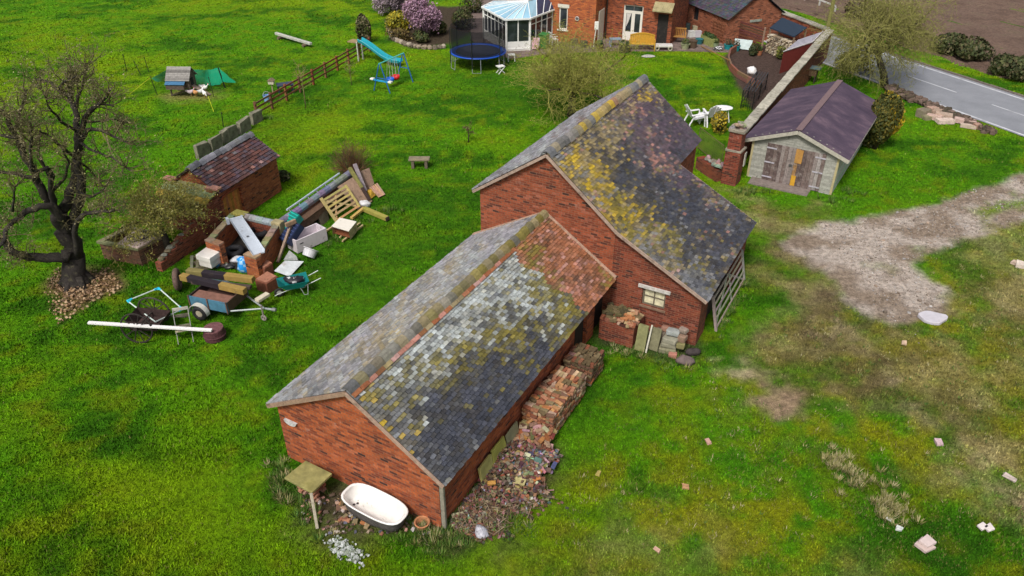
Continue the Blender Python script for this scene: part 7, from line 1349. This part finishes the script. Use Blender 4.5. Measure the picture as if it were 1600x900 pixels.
# ================================================================== BRICK STACKS, RUBBLE, BATH AND SMALL THINGS ROUND THE BARNS
BCOL = [(.3, .13, .07), (.36, .17, .1), (.25, .085, .045), (.2, .08, .05), (.33, .24, .13), (.16, .09, .06), (.4, .27, .2), (.22, .17, .09), (.4, .16, .06), (.14, .1, .05), (.42, .22, .1), (.46, .32, .2)]
cand = []            # every visible brick: (distance, group index, matrix parts)
def stack(gi, x0, y0, nx, ny, nz, jx, holes=.1, seed=1, lean=0, topdark=0):
    r = random.Random(seed); core = []
    for k in range(nz):
        alt = k % 2; L_, W_ = (.222, .108); cx, cy = nx*.225, ny*.225
        nu, nv = (nx, ny*2) if alt == 0 else (nx*2, ny)
        for i in range(nu):
            for j in range(nv):
                sx, sy = (L_, W_) if alt == 0 else (W_, L_); x = x0+(i+.5)*cx/nu; y = y0+(j+.5)*cy/nv; top = k >= nz-1
                if top and r.random() < holes: continue
                edge = i in (nu-1,) or j in (0,) or i == 0
                if not (k >= nz-2 or edge): continue
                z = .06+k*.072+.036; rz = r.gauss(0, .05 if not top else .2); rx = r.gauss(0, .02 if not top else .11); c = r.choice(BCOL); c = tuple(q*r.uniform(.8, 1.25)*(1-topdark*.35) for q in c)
                if i == nu-1 or j == 0: x += r.uniform(-.02, .015); y += r.uniform(-.015, .02)
                wp = W3(WL, x+lean*z, y, z); vis = 3 if top else (1.5 if (i == nu-1 or j == 0) and k > nz//3 else .6 if (i == nu-1 or j == 0) else .2)
                cand.append((vis/(wp-CP).length, gi, (x+lean*z, y, z), (sx-.006, sy-.006, .066), rz, rx, c))
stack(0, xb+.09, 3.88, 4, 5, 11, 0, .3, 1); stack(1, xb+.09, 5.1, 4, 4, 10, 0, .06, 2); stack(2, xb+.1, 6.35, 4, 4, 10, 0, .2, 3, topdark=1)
cand.sort(key=lambda q: -q[0]); GL_ = ['old brick in the nearest of three stacks along the low barn', 'old brick in the middle of three stacks along the low barn', 'dark mossy brick in the farthest of three stacks along the low barn']
protos = {}
def brick_mesh(size, c):
    b = MB(c); b.box((0, 0, 0), size, jit=.004); return b
NB = 0; rest = MB()
for (_, gi, p, size, rz, rx, c) in cand:
    if NB < 290 and _ > 0:
        key = (size, BCOL.index(min(BCOL, key=lambda q: abs(q[0]-c[0])+abs(q[1]-c[1])+abs(q[2]-c[2]))), gi == 2)
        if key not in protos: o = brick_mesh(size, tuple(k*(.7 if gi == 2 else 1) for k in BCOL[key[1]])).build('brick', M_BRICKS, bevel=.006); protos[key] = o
        else: o = protos[key].copy(); COL.objects.link(o)
        o.location = W3(WL, *p); o.rotation_euler = (rx, rx*.6, BRZ+rz); tag(o, GL_[gi], 'brick', 'bricks of the %s stack beside the low barn' % ('near', 'middle', 'far')[gi]); NB += 1
    else: rest.box(p, size, rz=rz, col=c, jit=.004)
rest.bx((xb+.14, 3.95, 0), (xb+.9, 4.95, .7), col=(.2, .09, .06)); rest.bx((xb+.14, 5.15, 0), (xb+.9, 5.95, .62), col=(.2, .09, .06)); rest.bx((xb+.15, 6.4, 0), (xb+.9, 7.2, .62), col=(.16, .08, .05))
tag(rest.build('stacked_bricks', M_BRICKS, loc=BO, rz=BRZ), 'lower courses of old red bricks in the three stacks along the barn', 'bricks', kind='stuff'); print('bricks', NB, len(cand))
# rubble heap between stack and barn corner
b = MB(); r = random.Random(22); TC = [(.4, .22, .18), (.3, .13, .08), (.09, .09, .12), (.14, .14, .19), (.36, .28, .2), (.22, .2, .19), (.42, .36, .34), (.16, .09, .06), (.3, .22, .1), (.5, .46, .45)]
edge = lambda y: .55+.95*max(0, math.sin((y-.1)/3.7*PI))**.8+.22*math.sin(y*4.1)+.12*math.sin(y*9.3+1)
DEB = [(.12, .075, .05), (.08, .052, .036), (.17, .115, .075), (.22, .16, .1), (.06, .042, .03), (.26, .2, .13), (.2, .08, .05)]
for k in range(2600):
    y = .2+3.55*r.random(); w_ = edge(y); u = r.random()**1.1; x = xb+.1+w_*u*(1+.25*r.random()**4)
    tilez = math.exp(-((y-2.75)/.65)**2)*math.exp(-((x-xb-1.15)/.55)**2); h = .3*math.exp(-((y-2.6)/.9)**2)*max(0, 1-((x-xb-.7)/1.3)**2)+.1*max(0, 1-u)+.015
    s = r.uniform(.02, .05)*(1+.8*tilez); c = r.choice(TC) if r.random() < .12+.75*tilez else r.choice(DEB)
    b.box((x, y, max(.015, h*r.uniform(.55, 1.05))), (s*r.uniform(1.3, 2.6), s*1.5, s*r.uniform(.35, .8)), M=Matrix.Rotation(r.uniform(0, 6), 3, 'Z') @ Matrix.Rotation(r.gauss(0, .55), 3, 'X'), col=tuple(q*r.uniform(.55, 1.15) for q in c), jit=.01)
for k in range(75):
    y = 3.0+.85*r.random()**.6; x = xb+.15+1.0*r.random(); h = max(.04, (y-2.95)*.62*r.uniform(.5, 1)); b.box((x, y, h), (.21, .1, .066), M=Matrix.Rotation(r.uniform(0, 6), 3, 'Z') @ Matrix.Rotation(r.gauss(0, .35), 3, 'X'), col=tuple(q*r.uniform(.7, 1.2) for q in r.choice(BCOL)), jit=.008)
for k in range(260):
    y = .3+2.2*r.random(); x = xb+.15+edge(y)*r.random(); a = r.uniform(0, 6.3); L_ = r.uniform(.1, .32); b.tube([(x, y, r.uniform(.05, .16)), (x+L_*math.cos(a), y+L_*math.sin(a), r.uniform(.04, .2))], .008, 4, col=r.choice([(.2, .14, .09), (.3, .23, .15), (.12, .08, .05)]))
tag(b.build('tile_rubble', M_BRICKS, loc=BO, rz=BRZ), 'heap of broken pink and grey tiles and brick rubble against barn', 'rubble', kind='stuff')
def loose(name, label, px, py, size, c, rz, z=None, tilt=0, group=None, m=None, cat='brick', jit=.008):
    b = MB(c); b.box((0, 0, 0), size, jit=jit); o = b.build(name, m or M_BRICKS, loc=G(px, py, z if z is not None else size[2]/2), rz=rz, bevel=.006); o.rotation_euler = (tilt, tilt*.5, rz); return tag(o, label, cat, group)
for (px, py, s, c, rz, lab) in [(842, 735, (.26, .15, .1), (.42, .2, .2), .4, 'pink block on the right part of the rubble heap'), (812, 752, (.3, .2, .07), (.4, .35, .16), -.3, 'pale yellow flat stone in the middle of the rubble heap'), (768, 755, (.2, .1, .08), (.45, .24, .06), .2, 'orange brick in the rubble nearest the leaning flagstones'), (838, 749, (.2, .09, .07), (.45, .17, .05), .5, 'bright orange brick below the pink block'), (866, 727, (.22, .1, .07), (.07, .08, .18), 1.2, 'dark blue brick at the outer edge of the rubble'), (716, 806, (.3, .16, .05), (.42, .38, .24), .3, 'pale flat stone next to the corner post'), (798, 766, (.25, .16, .05), (.42, .37, .2), .1, 'flat cream stone below the yellow stone'), (807, 686, (.22, .1, .08), (.42, .26, .15), .4, 'tan brick lying behind the rubble beside the stack')]: loose('loose_block', lab, px, py, s, c, rz, z=s[2]/2+(.18 if py < 760 else .06), tilt=.15, cat='block')
sack('grey plastic bag crumpled on the grass below the barn corner', 752, 834, (.16, .19, .1), (.45, .45, .5), (.35, .35, .4), 17)
# flagstones leaning on the barn wall
for (y0, y1, h, c, lab) in [(1.62, 2.2, .62, (.38, .36, .12), 'yellow green flagstone leaning on the barn, nearest the corner'), (2.22, 2.88, .66, (.36, .36, .08), 'bright lichened flagstone leaning in the middle of the three'), (2.95, 3.55, .62, (.26, .26, .15), 'grey green flagstone leaning nearest the brick stacks')]:
    b = MB(c); b.box((0, 0, h/2-.02), (.06, y1-y0-.02, h), M=Matrix.Rotation(R(-9), 3, 'Y'), jit=.025); tag(b.build('flagstone', paint('lichen_slab', .35, 3, .9, .3, .25, (.14, .14, .08)), loc=W3(WL, xb+.15, (y0+y1)/2, 0), rz=BRZ, bevel=.01), lab, 'flagstone')
# bath
def bath():
    t = thing('bath', 'old white roll top bath standing by the barn gable', 'bathtub', W3(WL, .76, -.39, 0), BRZ+R(-2)); t.scale = (1, 1, .8); N = 36; L2, W2 = .84, .37; sec = [(1, .58), (1.015, .6), (1.0, .617), (.955, .617), (.93, .6), (.9, .5), (.84, .25), (.72, .2), (0, .19)]
    def rim(k, z, out=False):
        P = []
        for i in range(N):
            a = 2*PI*i/N; n_ = 3.2; ca, sa = math.cos(a), math.sin(a); rr = (abs(ca)**n_+abs(sa)**n_)**(-1/n_); x = rr*ca; 
            kk = k if k > .95 else k-(.06 if ca > .3 and z < .5 else 0); P.append((L2*x*(kk if k > .95 else 1-(1-kk)*.55 if k > 0 else 0), W2*rr*sa*kk, z))
        return P
    def loft(secs, mb, col): 
        vs_ = []; 
        for k, z in secs: vs_ += rim(k, z)
        mb.add(vs_, [(i*N+j, i*N+(j+1) % N, (i+1)*N+(j+1) % N, (i+1)*N+j) for i in range(len(secs)-1) for j in range(N)], col)
    b = MB((.8, .8, .78)); loft(sec, b, (.74, .73, .7)); b.build('basin', paint('enamel', .16, 3, .28, .03, .22, (.45, .4, .33), spec=.5), t, smooth=True)
    b = MB((.14, .12, .1)); loft([(.985, .588), (.965, .52), (.93, .3), (.86, .16), (.7, .1), (0, .1)], b, (.1, .09, .085)); b.build('outer_shell', M_RUST, t, smooth=True)
    b = MB((.77, .77, .75)); loft([(.99, .585), (1.03, .588), (1.045, .605), (1.03, .628), (.98, .634), (.94, .625), (.93, .6)], b, (.77, .77, .75)); b.build('rim', paint('enamel_rim', .06, 5, .3, .02, .04, (.4, .35, .3), spec=.5), t, smooth=True)
    for sx in (-.5, .5):
        for sy in (-.2, .2): b = MB((.08, .07, .07)); b.lathe([(.05, 0), (.035, .04), (.05, .15)], 8, c=(sx, sy, 0)); b.build('foot', M_RUST, t)
    for k, x in enumerate((-.55, -.6)): b = MB((.06, .05, .05)); b.lathe([(0, 0), (.03, 0), (.03, .012), (0, .014)], 12, c=(x, .0-.07*k, .21+.0*k)); b.build('drain', M_METAL, t)
bath()
# slab table, post, pot, gable rubble
P = [W3(WL, *q, .62) for q in ((-1.54, -.88), (-1.47, -.2), (-.62, -.22), (-.64, -.92))]; o = Vector((P[0].x, P[0].y, 0)); t = thing('slab_table', 'mossy square stone slab on brick supports by the gable corner', 'table', o); b = MB((.26, .24, .09)); b.slab([p-o for p in P], .075); b.build('table_top', bpy.data.materials['moss_stone'], t, bevel=.015)
for (x, y) in ((-1.28, -.62), (-.86, -.66), (-.95, -.34)):
    b = MB()
    for k in range(7): b.box((0, 0, .04+k*.075), (.22, .12, .066), rz=(k % 2)*PI/2+U(-.1, .1), col=random.Random(k).choice([(.34, .16, .1), (.4, .24, .18), (.28, .12, .08)]), jit=.005)
    b.build('brick_support', M_BRICKS, t, loc=W3(WL, x, y, 0)-o, rz=BRZ)
lying('garden_stake', 'square grey wooden stake leaning in front of the slab table', 'stake', G(496, 826, .02), G(486, 770, .62), .07, .07, (.32, .29, .22), M_WOOD)
r = random.Random(31); BL = 'weathered brick fragment lying on the bare soil below the bath'
for k in range(22):
    px, py = r.uniform(527, 575), 0; py = 795+(px-527)*.35+r.uniform(-12, 14); c = r.choice(BCOL+[(.25, .17, .1)]*3); loose('brick_fragment', BL, px, py, (r.uniform(.1, .22), r.uniform(.08, .12), .06), c, BRZ+r.choice([0, PI/2])+r.gauss(0, .25), tilt=r.gauss(0, .12), group='brick fragments by the bath')
b = MB()
for k in range(420):
    q = WL.inverted() @ G(r.uniform(470, 700), r.uniform(770, 835)); 
    if q.y > .02 or q.y < -1.3: continue
    s = r.uniform(.015, .05); b.box((q.x, q.y, .02), (s*2, s*1.4, s*.7), M=Matrix.Rotation(r.uniform(0, 6), 3, 'Z') @ Matrix.Rotation(r.gauss(0, .4), 3, 'X'), col=r.choice(TC+[(.1, .07, .05)]*8), jit=.008)
tag(b.build('gable_rubble', M_BRICKS, loc=BO, rz=BRZ), 'scattered small rubble and twigs on soil along the barn gable', 'rubble', kind='stuff')
t = MB((.42, .19, .09)); t.lathe([(.1, 0), (.13, .0), (.17, .14), (.19, .15), (.17, .16), (.15, .15), (.11, .02)], 18, cap=False); tag(t.build('broken_pot', M_BRICKS, loc=G(660, 822)), 'broken terracotta bowl half buried near the barn corner', 'pot')
b = MB(); 
for k in range(210):
    u = r.random(); px, py = 518+u*42+r.gauss(0, 7), 846+u*28+r.gauss(0, 6); p = G(px, py); s = r.uniform(.01, .034); b.box((p.x, p.y, .04), (s*2, s*1.5, s), M=Matrix.Rotation(r.uniform(0, 6), 3, 'Z') @ Matrix.Rotation(r.gauss(0, .6), 3, 'X'), col=r.choice([(.4, .43, .42), (.26, .3, .26), (.5, .53, .52), (.2, .23, .18)]), jit=.01)
tag(b.build('ash_scatter', M_STONE), 'pale grey white ash and plaster scattered on the grass below bath', 'debris', kind='stuff')
# ---- beside the tall barn: bunker, slabs, stones
t = thing('brick_bunker', 'low brick bunker with mossy top in the corner of the barns', 'bunker', BO, BRZ); b = MB(); b.bx((2.5, 8.68, -.05), (3.62, 9.6, .74)); b.build('brickwork', BRK_C, t)
b = MB(); r = random.Random(3)
for k in range(70): 
    x, y = r.uniform(2.5, 3.6), r.uniform(8.7, 9.55); red = x > 3.2 or y < 8.85; b.box((x, y, .76+r.uniform(0, .05)), (.2, .1, .065), rz=r.choice([0, PI/2])+r.gauss(0, .3), col=r.choice(BCOL) if red else r.choice([(.1, .085, .035), (.13, .1, .05), (.07, .06, .03)]), jit=.012)
b.build('loose_top', M_BRICKS, t)
for k in range(8): loose('loose_brick', 'loose orange brick on the near edge of the bunker top', 0, 0, (.21, .1, .065), random.Random(k).choice([(.4, .17, .07), (.36, .2, .12), (.45, .28, .14)]), BRZ+k*.7, group='loose bricks on the bunker').location = W3(WL, 3.15+.05*(k % 4)+.02*k, 8.74+.085*k, .86+.03*(k % 2))
wy = lambda x, y, z: W3(WL, x, y, z)
for (x, y, w_, h, c, tilt, lab) in [(3.86, 8.78, .32, .85, (.22, .22, .1), 14, 'tall olive stone slab leaning beside the brick bunker'), (4.2, 9.0, .34, .72, (.18, .17, .1), 18, 'shorter brown slab leaning right of the white stake')]:
    b = MB(c); b.box((0, 0, h/2), (w_, .1, h), M=Matrix.Rotation(R(-tilt), 3, 'X'), jit=.02); tag(b.build('leaning_slab', bpy.data.materials['moss_stone'] if x < 4 else M_STONE, loc=wy(x, y, 0), rz=BRZ, bevel=.015), lab, 'stone slab')
lying('white_stake', 'thin pale stake leaning between the two stone slabs', 'stake', wy(4.08, 8.66, .02), wy(4.08, 8.98, .86), .05, .05, (.5, .48, .4))
for k, (x, y, z, s, c) in enumerate([(4.62, 9.05, .1, (.52, .3, .17), (.2, .19, .12)), (4.62, 9.08, .27, (.46, .28, .15), (.22, .21, .15)), (4.65, 9.12, .42, (.44, .27, .14), (.26, .25, .19)), (4.66, 9.28, .62, (.4, .26, .16), (.28, .3, .29)), (4.95, 9.3, .5, (.26, .24, .2), (.26, .17, .12)), (4.98, 9.2, .28, (.25, .2, .2), (.2, .18, .08)), (4.4, 9.4, .6, (.26, .2, .16), (.26, .14, .1)), (4.85, 8.9, .08, (.24, .2, .15), (.36, .16, .12)), (4.95, 9.4, .7, (.24, .22, .15), (.3, .24, .2)), (4.3, 9.35, .25, (.4, .3, .5), (.16, .13, .1)), (4.75, 9.42, .3, (.5, .24, .6), (.17, .15, .12))]):
    lab = ['bottom flat stone of the stacked stones by the tall barn', 'second flat stone up in the stone stack by the tall barn', 'third flat stone up in the stone stack by the tall barn', 'large grey stone on top of the stone stack', 'pinkish stone at the right of the grey top stone', 'mossy stone low on the right of the stone stack', 'red stone on the upper left of the stone stack', 'small red stone at the foot of the stone stack', 'pale stone at the upper right corner of the stack', 'dark stone behind the leaning brown slab', 'dark stone at the back of the stone stack'][k]
    b = MB(c); b.box((0, 0, 0), s, jit=.03); tag(b.build('stacked_stone', M_STONE, loc=wy(x, y, z), rz=BRZ+U(-.25, .25), bevel=.03), lab, 'stone')
for (px, py, s, lab) in [(1070, 566, (.26, .2, .14), 'round purplish rock on the grass by the barn corner'), (1082, 553, (.22, .15, .12), 'dark rock tucked against the barn corner')]:
    b = MB((.14, .105, .1) if px < 1075 else (.05, .04, .04)); b.blob((0, 0, s[2]*.6), s, .25, 12, 8, int(px)); tag(b.build('rock', M_STONE, loc=G(px, py), smooth=True), lab, 'rock')
# field gate leaning on the tall barn's side
gx = wr_+.34; q = WU.inverted() @ G(1124, 518); q2 = WU.inverted() @ G(1168, 442); y0, y1 = q.y-.0, q2.y+.1; Mx = Matrix.Rotation(BRZ, 3, 'Z') @ Matrix((Vector((0, 1, 0)), Vector((-1, 0, 0)), Vector((0, 0, 1)))).transposed() @ Matrix.Rotation(R(-13), 3, 'X')
gate('field_gate', 'grey weathered field gate leaning on the side of the tall barn', WU @ Vector((gx, y0, 0.03)), Mx, y1-y0, 1.15, (.3, .3, .23), 5, (((.05, .05), ((y1-y0)*.5, 1.1)), (((y1-y0)*.5, 1.1), (y1-y0-.05, .05)), (((y1-y0)*.55, .05), ((y1-y0)*.55, 1.12))), rw=.06)
# ---- scattered slabs and stones on the right
def slabq(label, quad, t_, c, z, m=None, name='paving_slab'): return board(name, label, 'slab', [G(*q, z) for q in quad], t_, c, m or paint('pale_slab', .14, 5, .8, .3, .15, (.35, .27, .22)))
slabq('lower pale pink paving slab on the right lawn', ((1429, 849), (1441, 838), (1463, 855), (1447, 862)), .07, (.5, .4, .37), .09); slabq('upper pale pink paving slab resting on the lower one', ((1436, 844), (1449, 834), (1464, 847), (1450, 854)), .07, (.58, .48, .46), .17); slabq('left white tile of the pair near the lower right', ((1527, 820), (1536, 815), (1545, 822), (1535, 828)), .05, (.66, .6, .58), .08); slabq('right white tile of the pair near the lower right', ((1538, 822), (1547, 816), (1555, 826), (1545, 830)), .05, (.64, .58, .56), .08)
b = MB((.5, .48, .53)); b.prism([(.5*math.cos(a)*(.9+.12*math.sin(3*a+1)), .36*math.sin(a)*(.92+.1*math.cos(4*a))) for a in [k*2*PI/18 for k in range(18)]], 0, .12, jit=.012); tag(b.build('pale_rock', paint('pale_slab', 0), loc=G(1456, 499), bevel=.025), 'flat rounded pale lilac stone at the end of the gravel', 'rock')
for k, (px, py, s, c, lab) in enumerate([(1594, 413, (.34, .26, .16), (.6, .52, .45), 'pale broken block at the far right edge of the yard'), (1586, 410, (.24, .2, .12), (.55, .42, .34), 'smaller pale block beside the one at right edge'), (1412, 536, (.22, .14, .07), (.55, .4, .28), 'single tan brick on the worn grass below the gravel'), (1467, 691, (.22, .15, .09), (.55, .4, .42), 'pink stone lying on the dry grass at right'), (1107, 690, (.17, .12, .07), (.5, .3, .24), 'small pink stone on the grass right of the brick stacks'), (1071, 760, (.16, .12, .07), (.42, .24, .12), 'small orange brick piece in the middle of the lower lawn'), (1027, 859, (.14, .1, .06), (.55, .35, .26), 'tiny pink brick piece near the bottom edge'), (1578, 746, (.3, .16, .06), (.5, .42, .38), 'white rubble piece near the right edge of the dry path'), (935, 739, (.13, .1, .06), (.4, .32, .1), 'small tan stone on the grass beside the rubble heap'), (1390, 812, (.14, .06, .05), (.6, .6, .56), 'white splinter on grass left of the paving slabs'), (1405, 826, (.14, .1, .06), (.55, .58, .56), 'small white stone just above the paving slabs')]):
    loose('stray_stone', lab, px, py, s, c, U(0, 3), cat='stone', m=M_STONE, jit=.02)
for k, (px, py, s, c, rz, z, lab) in enumerate([(1443, 176, (.62, .45, .4), (.2, .17, .12), .5, .2, 'grey block at the left end of the roadside stones'), (1449, 183, (.5, .4, .2), (.22, .2, .12), .2, .1, 'low mossy block in front of the left grey one'), (1457, 172, (.5, .4, .34), (.42, .28, .22), .3, .18, 'pink block at the back of the roadside stones'), (1464, 176, (.45, .36, .3), (.36, .26, .2), .8, .2, 'tan block right of the pink one by the road'), (1460, 183, (.72, .36, .24), (.5, .36, .31), -.6, .12, 'long pale block in the middle of the roadside stones'), (1474, 181, (.85, .4, .3), (.4, .3, .24), -.5, .16, 'long tan block behind the front white slab'), (1477, 189, (.85, .42, .2), (.55, .44, .38), .0, .1, 'white slab at the front right of the roadside stones'), (1508, 189, (1.0, .45, .2), (.5, .36, .32), -.5, .14, 'long pink slab, rear one of the right group by the road'), (1513, 197, (.75, .35, .16), (.5, .4, .33), -.45, .08, 'pale slab in front of the long pink one'), (1526, 197, (.3, .26, .24), (.36, .22, .17), .2, .12, 'small brown stone at the right end by the road')]): loose('roadside_block', lab, px, py, s, c, rz, z, tilt=U(-.08, .08), cat='block', m=M_STONE, jit=.03, group='stone blocks by the road')
# tufts of dry and rank grass
b = MB(); r = random.Random(8)
def tuft(x, y, n_, h, w_, cols):
    for k in range(n_):
        a = r.uniform(0, 6.3); d = r.random()**.7*w_; p = Vector((x+d*math.cos(a), y+d*math.sin(a), -.01)); e = p+Vector((math.cos(a)*h*r.uniform(.1, .8), math.sin(a)*h*r.uniform(.1, .8), h*r.uniform(.5, 1.1))); s = Vector((-math.sin(a), math.cos(a), 0))*.012; b.add([p-s, p+s, e], [(0, 1, 2)], r.choice(cols))
DRY = [(.3, .27, .12), (.24, .22, .08), (.36, .32, .18), (.16, .17, .04)]; RANK = [(.05, .12, .01), (.08, .16, .02), (.14, .17, .04), (.03, .08, .01)]
for (px, py, rad) in [(1305, 722, .25), (1318, 735, .3), (1345, 752, .35), (1352, 758, .3), (1380, 785, .25), (1390, 795, .3), (1402, 806, .25)]:
    p = G(px, py)
    for k in range(9): tuft(p.x+r.gauss(0, rad), p.y+r.gauss(0, rad*.7), 40, .16, .12, DRY)
for k in range(240):
    u = r.random(); px, py = r.choice([(460+u*240, 795+u*50+r.gauss(0, 14)), (700+u*150, 850-u*40+r.gauss(0, 12)), (690+u*80, 790+r.gauss(0, 20)), (640+u*80, 838+r.gauss(0, 14)), (950+u*130, 545+u*22+r.gauss(0, 7)), (440+r.gauss(0, 8), 720+u*70), (1120+u*50, 520-u*85+r.gauss(0, 6))]); p = G(px, py); tuft(p.x, p.y, 30, r.uniform(.1, .22), .13, RANK if r.random() < .75 else DRY)
for (px, py) in [(1180, 300), (1160, 300), (1300, 312), (1325, 300), (280, 395), (300, 385), (440, 350), (452, 345), (520, 380), (410, 185), (360, 225), (130, 440), (108, 440), (560, 345), (600, 330)]:
    p = G(px, py)
    for k in range(7): tuft(p.x+r.gauss(0, .3), p.y+r.gauss(0, .2), 24, .2, .14, RANK)
X = np.array([(r.uniform(-2, 34), r.uniform(11.5, 34)) for _ in range(5000)]); rd = polydist(X[:, 0], X[:, 1], POLY['rough']); gd = polydist(X[:, 0], X[:, 1], POLY['gravel']); nz = fbm(X[:, 0], X[:, 1], .5, 3, 91)
for (x, y), a, g_, n_ in zip(X, rd, gd, nz):
    if a < -.3 or g_ > -.15 or n_ < .42 or any(polydist([x], [y], q)[0] > -.1 for q in BUILT[:4]): continue
    tuft(x, y, 9, r.uniform(.05, .12), .1, DRY if r.random() < .45 else RANK)
tag(b.build('grass_tufts', M_LEAF), 'rank green and dry straw grass tufts along walls and rubble', 'grass', kind='stuff')
grass()
